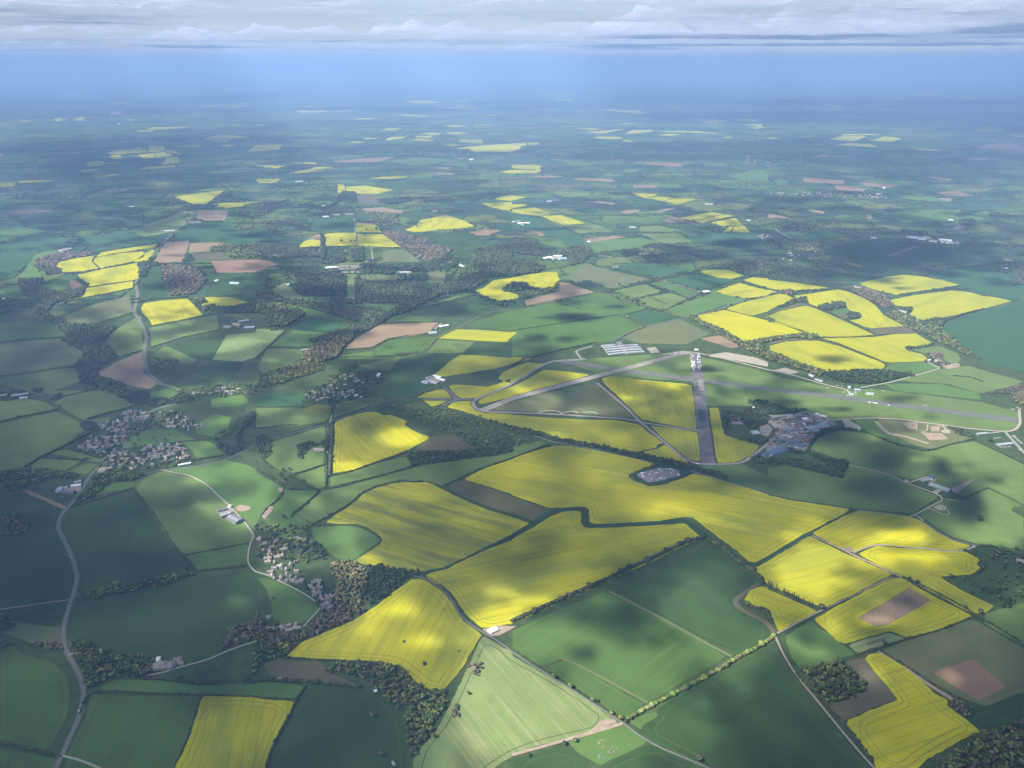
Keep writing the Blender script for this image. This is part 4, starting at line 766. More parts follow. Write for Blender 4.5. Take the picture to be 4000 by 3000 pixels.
road('c3 835,130 1100,262 1400,422 1700,592 1900,692', 8, 'dull', 'yellowish grass margin between the dappled wheat and the darker field', 'field_margin')
road('c3 430,708 560,760 800,890 1000,1000 1175,1095', 6, 'dull', 'yellowish grass margin splitting off the narrow green strip', 'field_margin')
# lanes further off
road('c1 860,1290 930,1250 1120,1170 1290,1132 1460,1097 1620,1058 1760,1020 1850,985 2020,930 2212,893 d1 0,880 140,860 400,848 540,833 620,835 700,818', 8, 'asphalt', 'pale lane curving past the top of the brilliant yellow fields', 'lane')
road('d1 1380,1467 1440,1500 1495,1520 1270,1585 1050,1645 d2 800,30', 7, 'track', None, 'lane')
road('c1 700,540 1010,580', 7, 'track', None, 'lane'); road('c1 1310,765 1480,815 1640,865', 5, 'track', None, 'lane')
road('b1 848,235 856,340 862,400 868,465', 8, 'sand', 'white straight drive through the yellow fields above the mansion', 'drive')
road('b1 995,475 1010,580 930,605 860,635', 7, 'sand', None, 'drive')
road('b1 540,545 555,480', 7, 'sand', None, 'drive'); road('b1 0,1430 130,1310 280,1180', 7, 'greenverge', None, 'lane')
road('b1 1150,1540 1200,1470 1280,1430 1400,1390 1500,1330 1530,1280 1640,1210 1700,1190 1880,1100 2000,1040 2212,1010 c1 0,1010 ', 8, 'dull', None, 'lane')
road('d2 1800,440 1880,425 2000,415', 5, 'track', None, 'lane')
road('d1 60,322 200,400 c1 2212,440', 7, 'track', None, 'lane')
# airfield
road('c1 430,1462 1000,1548 1600,1622 d2 0,42 600,110 1100,178 1600,242 2150,312', 46, 'oldrunway', 'long grey main runway crossing the airfield', 'runway', sm=False)
road('c1 1582,1385 1595,1500 c2 1618,20 1640,300 1668,500 1697,690', 46, 'runway', 'short worn runway pointing at the camera', 'runway', sm=False)
road('c1 1500,1382 1080,1500 640,1615 c2 0,125 b2 1960,225', 34, 'concrete', 'rubble-edged old cross runway used for parking at its far end', 'runway', sm=False)
road('c1 380,1460 500,1452 640,1442', 22, 'concrete', None, 'taxiway'); road('c1 695,1332 545,1372 600,1440', 10, 'concrete', None, 'taxiway')
road('b2 2212,245 2000,240 1930,225 1880,190 1872,150 1920,122 2050,75 2212,-5 c1 280,1485 380,1455', 13, 'concrete', 'looping taxiway at the west end of the airfield', 'taxiway')
road('b2 1890,150 1850,132 1730,127 1440,131', 12, 'runway', None, 'taxiway'); road('b2 1620,30 1680,65 1700,100 1740,127', 14, 'runway', None, 'taxiway')
road('b2 1770,128 1690,150 1610,185', 14, 'runway', None, 'taxiway')
road('c2 0,247 230,252 500,268 800,288 1000,302 1100,322 1200,345 1400,372 1615,402', 11, 'concrete', None, 'taxiway')
road('c2 735,-10 860,95 1000,215 1100,320 1200,402 1350,530 1480,640 1560,678 1650,692 1850,692 1990,680 2080,620 2212,515 d2 20,490 130,372 210,290', 12, 'concrete', 'diagonal taxiway linking the runway ends and the industrial estate', 'taxiway')
for q in ('c2 215,250 300,225 400,232 440,262', 'c2 440,250 520,230 575,248', 'c2 612,245 690,238 745,258'): road(q, 7, 'sand', None, 'taxiway')
road('c1 1290,1405 1400,1388 1530,1378 1650,1398 1800,1430 2212,1535 d1 60,1545 250,1590 450,1650 d2 560,20 680,45 700,70', 9, 'sand', 'pale perimeter track above the main runway', 'perimeter_track')
road('d2 530,312 700,302 900,292 1150,302 1300,328 1500,350 1700,378 2050,412 2140,395 2180,340 2170,220', 9, 'sand', 'pale perimeter track below the main runway', 'perimeter_track')
road('d2 2050,412 2110,480 2212,590 2300,680', 10, 'concrete', None, 'taxiway')
road('d2 930,320 1010,400 1060,435', 14, 'dirt', None, 'farm_track'); road('d2 1060,430 1200,455 1390,515', 12, 'dirt', None, 'farm_track')
road('d2 1280,335 1285,400', 6, 'sand', None, 'farm_track'); road('d2 1500,350 1540,390 1530,415', 8, 'sand', None, 'farm_track')
road('d2 1310,400 1340,410 1380,400 1378,350', 4, 'sand', None, 'farm_track')
road('d2 700,697 900,742 1080,792 1170,840 1300,890 1420,932 1530,990 1450,1030 1380,1067 1260,1132', 4.5, 'track', 'farm track bending through the green fields by the long barn', 'farm_track')
road('d2 1380,1067 1540,1138 1575,1115 1545,1080', 3.5, 'track', None, 'farm_track'); road('d2 1230,1138 1280,1130 1345,1180', 5, 'track', None, 'farm_track')
road('d2 1220,850 1310,820 1380,795', 4, 'track', None, 'farm_track'); road('d2 1530,990 1600,1000 1660,1018', 3.5, 'track', None, 'farm_track')
def yard(mat, s, label=None, z=None, name='yard'):
    ROADZ[0] += .006; z = z or 1.02+ROADZ[0]
    return tag(sheet(name, gp(s), 0, M[mat], z, None, .8, 9, False), label, 'yard' if label else None, None, 'structure')
M['scrap'] = speck('oily_gravel', (.24, .22, .21), (.12, .12, .13), .12)
yard('greenverge', 'c2 1010,785 1120,735 1260,690 1540,742 1560,770 1440,815 1300,865 1190,880 1100,835')
M['newtar'] = speck('dark_asphalt_patch', (.055, .06, .085), (.08, .085, .11), .05)
yard('newtar', 'c2 1606,215 1668,220 1684,338 1612,328', 'darker resurfaced patch on the short runway', None, 'runway_patch')
yard('concrete', 'c2 1606,-30 1650,-30 1664,60 1612,60', None, None, 'runway_patch')
yard('scrap', 'c2 1065,785 1160,755 1230,735 1320,728 1440,745 1455,795 1370,810 1330,830 1180,858 1130,830', 'grey oily scrapyard ground inside the long yellow field')
yard('concrete', 'c1 1400,1385 1480,1375 1560,1382 1530,1400 1380,1420')
yard('concrete', 'c1 895,1300 945,1295 1000,1400 985,1408', 'concrete spine between the two rows of poultry sheds')
yard('sand', 'c1 1165,1350 1240,1342 1280,1390 1200,1395', 'sandy yard right of the poultry sheds')
yard('concrete', 'a2 1870,1090 1960,1060 2000,1060 2040,1095 1990,1125 1900,1130'); yard('dirt', 'a2 2030,1070 2080,1045 2160,1060 2170,1085 2100,1105 2050,1100')
yard('sand', 'd2 10,275 220,260 215,300 150,315 60,290'); yard('concrete', 'd2 0,320 60,300 155,325 100,385 60,390 50,370 0,355')
yard('scrap', 'd2 0,500 100,430 130,380 230,260 330,235 530,300 600,350 420,400 350,560 300,580 150,540 60,640 0,650 c2 2180,640', 'oily concrete ground of the industrial estate')
yard('sand', 'd2 400,250 530,300 480,300 390,265'); yard('sand', 'd2 640,310 690,308 800,370 810,405 760,400 670,380', 'pale gravel heaps at the end of the industrial estate')
yard('concrete', 'c2 2140,370 2212,350 2260,400 2212,455 2150,440'); yard('dirt', 'c2 1870,265 1960,265 2000,350 1900,350')
yard('dirt', 'd2 1160,335 1275,335 1275,395 1220,390'); yard('dirt', 'd2 1400,370 1490,360 1480,415 1410,410'); yard('dirt', 'd2 1320,420 1500,430 1560,480 1400,490')
yard('sand', 'd2 1490,405 1560,395 1580,425 1520,430'); yard('concrete', 'd2 1420,930 1480,905 1510,915 1460,955'); yard('sand', 'd2 1435,1070 1490,1045 1545,1060 1530,1100 1470,1090')
yard('dirt', 'd2 1305,815 1390,795 1460,825 1440,845 1390,850'); yard('dirt', 'd2 640,1415 720,1410 740,1450 700,1460'); yard('dirt', 'd2 1580,905 1790,820 1650,940 1610,945')
yard('dirt', 'd1 735,815 790,805 1000,885 940,890 920,905 780,850'); yard('sand', 'd1 60,1540 150,1520 270,1560 200,1575'); yard('dirt', 'd1 1500,1505 1640,1480 1660,1510 1560,1535')
yard('dirt', 'c3 2212,405 2212,405 2180,370') if 0 else None
yard('dirt', 'b3 1960,465 2080,430 2212,440 c3 40,435 0,460 b3 2100,520 2040,525', 'gravel yard round the white shed at the lane bend')
yard('dirt', 'a2 530,910 600,900 700,880 700,925 650,940'); yard('dirt', 'b1 1430,1640 1540,1590 1640,1630 1500,1659')
yard('sand', 'a1 510,500 610,475 615,495 560,520 515,530'); yard('darksoil', 'a1 560,955 640,940 725,935 700,950 600,968')
yard('concrete', 'b1 720,690 885,682 888,700 725,704'); yard('concrete', 'b1 600,650 900,635 870,665 640,680')
yard('dirt', 'b3 0,0 0,0 1,1') if 0 else None
yard('dirt', 'a2 2100,1500 b2 0,0') if 0 else None
for q in ('b2 45,1145 110,1060 150,1060 140,1100 80,1170', 'b2 190,905 240,895 230,935 200,930', 'c3 800,1240 900,1250 900,1270 840,1290'): yard('dirt', q)
tag(sheet('pond', gp('b2 328,1405 370,1388 420,1410 470,1450 500,1500 440,1510 370,1495 345,1450'), 0, M['water'], 1.3, None, .5, 8, True), 'grey-green pond in the lower village', 'pond', None, 'structure')
tag(sheet('pond', gp('a1 390,690 430,680 440,715 410,725'), 0, M['water'], 1.3), 'small lake by the sunlit yellow field', 'pond', None, 'structure')
# painted runway markings
for q in ('d2 866,155 890,160', 'd2 905,158 950,168', 'd2 1035,180 1052,184', 'c2 1590,683 1615,690'):
    o = ribbon('runway_marking', gp(q, 1.5), 5, 1.62, M['white'], False); tag(o, kind='structure')
# broken white centre line on the near stretch of the main road
cl = resample(smooth(gp('a3 478,1659 540,1540 600,1400 672,1250 715,1100 728,980 700,880 650,780 590,680 552,590 545,500 560,400 590,280 640,140 670,0', 1.0), False, 2), 9)
V_ = []; Fc = []
for i in range(0, len(cl)-1, 1):
    (x0, y0), (x1, y1) = cl[i], cl[i+1]; L = math.hypot(x1-x0, y1-y0) or 1; nx, ny = -(y1-y0)/L*.12, (x1-x0)/L*.12
    ex, ey = x0+(x1-x0)*.6, y0+(y1-y0)*.6; k = len(V_)
    V_ += [(x0+nx, y0+ny, 1.06), (x0-nx, y0-ny, 1.06), (ex-nx, ey-ny, 1.06), (ex+nx, ey+ny, 1.06)]; Fc.append((k, k+1, k+2, k+3))
me = bpy.data.meshes.new('road_marking'); me.from_pydata(V_, [], Fc); me.materials.append(M['white']); tag(link('road_marking', me), kind='structure')

# ------------------------------------------------------------------ hedges (each one a thing)
H_ = [
('c3 0,395 150,330 380,225 520,165 780,50 930,-20 c2 1020,1590 1200,1520 1350,1440 1500,1370 1660,1325', 12, 8, 'hedge', 'tall straight tree hedge along the lower edge of the huge central yellow field'),
('c2 1690,1340 1800,1400 1950,1530 2050,1590 2120,1659 c3 2160,60', 14, 6, 'hedge', 'thick hedge from the lane corner down to the row of poplars'),
('c3 985,1245 1200,1125 1500,970 1800,805 1965,700 2212,570 d3 60,505', 10, 6, 'lighthedge', 'long fresh-green hedge between the dappled wheat and the vast dark field'),
('c3 1990,230 2050,260 2212,300 d3 0,330 30,400', 10, 6, 'hedge', 'dark hedge round the foot of the small yellow triangle'),
('d3 455,300 700,182 1000,30 1090,0 d2 1100,1650', 3, 2.2, 'hedge', 'low hedge along the track above the ring-shaped yellow field'),
('d3 1170,8 1400,120 1600,220 1780,330', 6, 4, 'hedge', 'dark hedge between the ring-shaped yellow field and the tapering strip'),
('d3 1770,355 1900,395 2050,490 2212,590', 6, 4, 'hedge', 'gappy hedge running down to the right edge below the tapering strip'),
('d3 760,685 950,630 1100,575 1250,532 1500,465 1750,362', 5, 3, 'hedge', 'hedge under the ring-shaped yellow field'),
('d3 965,645 1200,790 1450,950 1650,1080 1760,1150', 6, 4, 'hedge', 'straight dark hedge above the L-shaped yellow field'),
('d3 240,845 400,1030 560,1180 700,1320 900,1600', 6, 4, 'hedge', 'hedge on the track west of the L-shaped yellow field'),
('a3 690,1190 760,1010 1000,1000 1290,1015 1750,1030 2212,1045 b3 0,1052 345,1072', 5, 3.5, 'hedge', 'dark hedge across the top of the striped yellow field'),
('b3 345,1080 310,1170 220,1330 140,1480 90,1659', 6, 4, 'hedge', 'hedge down the right side of the striped yellow field'),
('a3 1735,1040 1690,1200 1620,1400 1520,1620', 5, 3.5, 'hedge', 'hedge down the left side of the striped yellow field'),
('b3 430,955 400,1000 345,1075', 6, 5, 'hedge', 'short hedge closing the end of the narrow meadow strip'),
('b3 -100,905 200,905 430,915 600,930 740,945 900,965', 8, 6, 'hedge', 'overgrown hedge below the brown-olive strip'),
('a3 1250,890 1500,895 1700,930 1850,935', 8, 5, 'hedge', 'bushy hedge below the row of white cottages'),
('b3 250,705 500,722 800,735 1000,742', 5, 3, 'hedge', 'thin hedge along the lower edge of the fan-shaped yellow field'),
('a3 0,1440 120,1470 300,1500 400,1540 520,1560', 7, 4, 'hedge', 'hedge meeting the main road at the bottom left corner'),
('a3 0,640 60,600 120,590', 6, 4, 'hedge', 'short hedge at the left edge below the rough grass'),
('a3 560,1000 a3 620,1000', 3, 2, 'hedge', None),
('a2 620,1060 700,1040 800,1010 950,965 1150,905', 6, 4, 'hedge', 'straight hedge at the top of the big dark field right of the main road'),
('a2 1150,910 1300,1080 1400,1230 1500,1390 1600,1500 1700,1610', 4, 2.2, 'hedge', 'long low hedge slanting between the dark field and the pasture'),
('a2 1590,1480 1750,1450 1900,1425 2140,1375', 5, 3, 'hedge', 'hedge between the pasture and the lower paddock'),
('a2 1700,1620 1850,1600 2000,1590 2140,1570', 6, 4, 'hedge', 'hedge closing the lower paddock above the dark sunspotted field'),
('b2 500,1208 650,1130 800,1045 850,1000 900,950 1040,885 1100,870 1280,830 1340,850 1440,838', 5, 4, 'hedge', 'hedge round the top of the streaky yellow field'),
('b2 1480,842 1600,885 1750,960 1950,1050 2212,1145 c2 0,1130 170,1205', 4, 3, 'hedge', 'hedge down the right side of the streaky yellow field'),
('b2 1620,880 1750,825 1900,760 2000,715 2212,640 c2 0,640 150,585 330,520', 5, 4, 'hedge', 'hedge between the long meadow and the very long yellow field'),
('b2 600,900 700,900 850,850 900,835 1100,790 1240,750 1350,715', 6, 4, 'hedge', 'dark hedge through the middle of the meadow strips'),
('b2 645,800 850,750 1000,695 1170,640 1300,590', 6, 4, 'hedge', 'hedge along the bottom of the four-sided yellow field'),
('b2 660,330 655,480 645,640 640,790', 12, 8, 'hedge', 'broad tree hedge left of the four-sided yellow field'),
('b2 600,350 620,460 600,560 610,700 610,850 600,900', 6, 5, 'hedge', 'tall hedge past the gate of the lone farmhouse'),
('b2 330,780 450,745 600,695', 5, 4, 'hedge', 'hedge below the lone farmhouse garden'),
('b2 0,730 100,800 200,850 250,910 380,915', 7, 5, 'hedge', 'brown valley hedge below the pasture of the lone farmhouse'),
('b2 280,790 380,830 450,880 500,910 540,915', 8, 6, 'hedge', 'bushy hedge where the valley paddocks meet'),
('b2 545,930 460,1010 380,1080 320,1120 310,1150', 8, 6, 'hedge', 'thick hedge climbing from the lower village to the meadow corner'),
('b2 240,920 220,980 150,1030 100,1070 40,1150', 5, 4, 'hedge', 'scruffy hedge beside the eroded bank'),
('b2 700,1215 850,1222 940,1250 1000,1290', 5, 3, 'hedge', 'low bushes at the edge of the rough green bay'),
('b2 480,1215 580,1225 690,1225', 5, 4, 'hedge', 'hedge at the pointed west tip of the streaky yellow field'),
('b2 150,460 400,395 600,335', 5, 3, 'hedge', 'hedge along the lane below the striped green field'),
('b2 0,385 100,380 200,360 355,355', 7, 5, 'hedge', 'dark hedge at the foot of the striped green field'),
('b2 670,300 960,205 990,190', 5, 4, 'hedge', 'hedge on the lane above the four-sided yellow field'),
('b2 0,200 120,205 300,200 420,205', 5, 4, 'hedge', 'hedge above the striped green field'),
('b2 660,260 680,190 700,165', 8, 6, 'hedge', 'tall trees at the lane junction by the olive plot'),
('d2 0,955 200,1000 390,1030 500,1045 700,1075', 4, 3, 'hedge', 'hedge on the road above the east end of the very long yellow field'),
('d2 360,1320 240,1390 150,1440 0,1530', 3, 2.4, 'hedge', 'hedge in the wide green strip between the yellow fields'),
('d2 800,400 950,460 1100,520 1250,560 1360,580 1440,565', 9, 6, 'hedge', 'dark tree hedge below the off-road ground'),
('d2 1440,565 1550,530 1680,500 1770,480', 7, 5, 'hedge', 'hedge rising to the grove beside the perimeter track'),
('d2 1780,485 1900,540 2050,610 2212,690', 9, 6, 'hedge', 'thick hedge from the grove to the right edge'),
('d2 340,580 370,500 440,440 560,400 640,385 760,400', 9, 7, 'hedge', 'curved tree hedge hugging the industrial estate'),
('d2 1665,1000 1760,960 1850,915 1905,898', 4, 3, 'hedge', 'first leg of the crooked hedge in the sunny field'),
('d2 1905,898 2050,970 2190,1045', 5, 3, 'hedge', 'second leg of the crooked hedge in the sunny field'),
('d2 2140,1065 2095,1090 2212,1150', 4, 3, 'hedge', 'last zigzag of the crooked hedge at the right edge'),
('d2 1230,840 1310,815 1380,790', 4, 3, 'hedge', 'short hedge beside the farm yard with the long barn'),
('d2 1240,860 1420,925', 3, 2.5, 'hedge', 'trimmed hedge along the farm track to the long barn'),
('d2 1260,1125 1380,1060 1520,995', 3, 2.5, 'hedge', 'hedge on the farm track above the looped drive'),
('d2 1820,1395 1960,1410 2050,1440 2140,1480 2212,1520', 9, 6, 'hedge', 'dark hedge by the road end at the right edge'),
('d2 1700,1440 1790,1480 1850,1530 1870,1590 1800,1640', 9, 6, 'hedge', 'bushy hedge round the blunt end of the tapering yellow field'),
('b1 2212,1300 1990,1285', 1, 1, 'hedge', None),
('c1 1640,670 1500,700 1290,752 1180,785 970,830 810,862', 9, 6, 'hedge', 'long dark hedge across the middle green fields'),
('c1 760,870 870,900 1000,950 1080,970 1160,990 1300,1030 1430,1075 1490,1090', 10, 6, 'mixed', 'overgrown hedge slanting down to the straight lane'),
('c1 1320,1030 1440,960 1560,905 1700,845 1760,815 1920,770', 7, 5, 'hedge', 'hedge above the bright green field left of the yellow cluster'),
('c1 1600,1058 1740,1020 1850,975', 6, 4, 'hedge', 'hedge on the bend of the pale lane'),
('c1 0,1200 60,1190 380,1140 600,1105 920,1062', 5, 4, 'hedge', 'thin hedge between the two long green fields'),
('c1 430,970 480,980 600,1015', 5, 4, 'hedge', 'short hedge spur in the long green field'),
('c1 920,1055 1000,1080 1080,1120 1150,1165', 9, 5, 'mixed', 'brown scrubby hedge dropping to the lane'),
('c1 990,1055 1100,1030 1180,1010', 5, 4, 'hedge', 'hedge above the small teal field'),
('c1 1155,1170 1060,1200 960,1250', 6, 5, 'hedge', 'hedge along the straight lane to the yellow cluster'),
('c1 0,1500 120,1440 400,1370 600,1330 720,1300', 9, 6, 'hedge', 'dark hedge sweeping past the poultry sheds'),
('c1 110,990 300,950 480,915 640,885 740,870', 6, 4, 'hedge', 'hedge under the L-shaped brown field'),
('c1 445,760 560,800 700,855 760,875', 6, 4, 'hedge', 'hedge on the upper side of the L-shaped brown field'),
('c1 820,640 960,680 1130,730 1280,750', 9, 6, 'hedge', 'tree hedge through the dark green fields of the middle distance'),
('c1 1060,920 1200,890 1320,865 1360,850', 6, 4, 'hedge', 'hedge between two small green paddocks'),
('c1 1160,790 1260,820 1360,860 1450,895 1540,925', 8, 5, 'hedge', 'brownish hedge left of the small white-roofed barn'),
('c1 1180,905 1260,940 1340,970', 5, 4, 'hedge', 'faint hedge in the lower small paddock'),
('c1 430,285 500,330 560,370 620,415 660,450', 10, 6, 'mixed', 'tree-lined lane descending past the thin brown field'),
('c1 250,210 330,250 430,285', 7, 5, 'hedge', 'hedge under the chain of sloping yellow fields'),
('c1 590,362 760,352 900,345', 6, 4, 'hedge', 'thin hedge across the pale green strips'),
('c1 800,525 1000,495 1180,482 1350,470', 7, 5, 'hedge', 'far hedge under the cloud-shadow bank'),
('c1 1100,300 1230,280 1360,300 1480,320 1640,355', 6, 5, 'hedge', 'far hedge under the three-strip yellow fan'),
('d1 0,1075 50,1110 150,1150 320,1218', 4, 3, 'hedge', 'hedge between the west corner field and the yellow lozenge'),
('d1 440,1255 700,1258 920,1245 1050,1230', 4, 3, 'hedge', 'hedge under the yellow lozenge'),
('d1 445,1262 620,1320 800,1392 960,1455 1010,1490', 4, 3, 'hedge', 'hedge between the notched yellow field and the shadow-crossed one'),
('d1 530,1040 600,1075 700,1125 850,1190 930,1235', 4, 3, 'hedge', 'hedge between the looped yellow field and the lozenge'),
('c1 1850,1018 2080,1080 2140,1090', 4, 3, 'hedge', 'hedge between the first two brilliant yellow wedges'),
('d1 215,895 280,935', 4, 3, 'hedge', 'short hedge at the top of the looped yellow field'),
('d1 1130,890 1230,875 1400,850 1500,835 1640,815', 9, 7, 'hedge', 'tree hedge between the oval yellow field and the broad curving one'),
('d1 1850,890 1960,905', 12, 8, 'mixed', 'tree clump at the top edge of the broad curving yellow field'),
('d1 1520,1120 1650,1070 1750,1040 1860,1015', 10, 8, 'hedge', 'leafy hedge under the broad curving yellow field'),
('d1 1035,940 1100,985 1130,1050 1220,1070 1340,1118', 7, 5, 'hedge', 'hedge left of the broad curving yellow field'),
('d1 790,805 900,850 1000,885 1100,892', 5, 4, 'hedge', 'hedge below the left tip of the oval yellow field'),
('d1 1600,1590 1750,1600 1850,1640', 6, 5, 'hedge', 'hedge on the sloping pasture at the right'),
('d1 1430,1180 1500,1240 1640,1310 1750,1380 1830,1440', 7, 5, 'hedge', 'hedge down the left side of the smooth blue-green field'),
('a1 820,570 1000,530 1100,520 1230,510', 6, 5, 'hedge', 'hedge with little trees through the sunlit yellow fields'),
('a1 870,668 1000,640 1150,608', 7, 5, 'hedge', 'bushy hedge between the sunlit and the dull yellow fields'),
('a1 815,560 795,600 860,665', 6, 4, 'hedge', 'short curved hedge left of the sunlit yellow fields'),
('a1 770,820 900,800 1160,765', 6, 4, 'hedge', 'hedge between the two dull yellow fields'),
('a1 720,915 900,885 1150,832', 7, 5, 'hedge', 'hedge below the tapering yellow field'),
('a1 1310,1160 1550,1112 1750,1070 1900,1050', 6, 4, 'hedge', 'hedge under the lone yellow square'),
('a1 1200,950 1240,940 1450,915 1620,905', 8, 6, 'hedge', 'hedge above the lone yellow square'),
('a1 940,1110 1150,1040', 6, 4, 'hedge', 'hedge above the green field by the dark valley'),
('a1 1030,1425 1230,1370', 6, 4, 'hedge', 'hedge above the round-ended brown field'),
('a1 1300,1345 1600,1252 1880,1195', 6, 4, 'hedge', 'hedge below the green field with the lone yellow square'),
('a1 0,1300 200,1275 580,1255', 8, 5, 'hedge', 'dark hedge left of the wooded valley'),
('a1 0,1595 300,1560 500,1525 650,1520', 6, 4, 'hedge', 'hedge under the grey-brown field'),
('a1 0,450 200,400 400,352', 8, 5, 'hedge', 'far hedge at the left edge'),
('a1 800,470 1100,410 1300,385 1480,350', 6, 4, 'hedge', 'far hedge running up to the main road'),
('a1 0,930 200,930 390,935', 8, 5, 'hedge', 'hedge by the far left hamlet'),
('a1 490,1085 700,1010 800,965', 7, 5, 'hedge', 'hedge below the grey quarry'),
('a2 550,110 700,75 900,35', 7, 5, 'hedge', 'hedge above the big village green field'),
('a2 760,305 900,260 1060,225 1190,180', 9, 7, 'hedge', 'tree hedge on the far edge of the big village'),
('a2 0,330 200,280 500,225', 7, 5, 'hedge', 'hedge along the top of the wide grey-green field'),
('a2 200,730 340,640 420,605 560,540 650,490 780,425', 8, 6, 'hedge', 'tree hedge between the wide grey-green field and the big village'),
('a2 350,640 500,645 700,658 780,650', 7, 5, 'hedge', 'hedge between two paddocks west of the big village'),
('a2 620,570 720,600 850,640 900,650', 7, 5, 'hedge', 'hedge at the lower west edge of the big village'),
('a2 1450,520 1600,495 1790,490', 6, 4, 'hedge', 'hedge below the village playing field'),
('a2 1660,660 1800,640 1920,620', 8, 6, 'hedge', 'hedge at the east end of the big village'),
('b1 105,1345 250,1340 400,1350', 6, 4, 'hedge', 'dark hedge above the olive pasture'),
('b1 780,1362 1000,1348 1120,1285 1270,1245 1480,1225', 6, 4, 'hedge', 'hedge under the bright brown ploughed field'),
('b1 1090,1140 1200,1130 1580,1122', 6, 4, 'hedge', 'hedge above the bright brown ploughed field'),
('b1 740,1425 1020,1425 1250,1412 1400,1395', 7, 5, 'hedge', 'hedge between the valley wood and the lane'),
('b1 360,482 600,470 870,468 1265,484', 6, 4, 'hedge', 'hedge at the foot of the yellow fields above the mansion'),
('b1 1120,1040 1380,1020 1600,960 1800,910 1900,895', 8, 5, 'hedge', 'hedge on the ridge beyond the ploughed field'),
('b1 1640,130 1780,105 1900,90', 9, 7, 'hedge', 'far tree hedge pointing at the sloping yellow chain'),
('b1 0,1440 120,1320 260,1195', 6, 4, 'hedge', 'hedge along the lane left of the valley wood'),
('b1 130,1200 280,1180 420,1100', 7, 5, 'hedge', 'hedge by the copse left of the mansion park'),
('c2 20,640 150,570 330,510', 4, 3, 'hedge', None),
]
for s, w, h, t, lab in H_:
    if lab: hedge(s, lab, w, h, t)

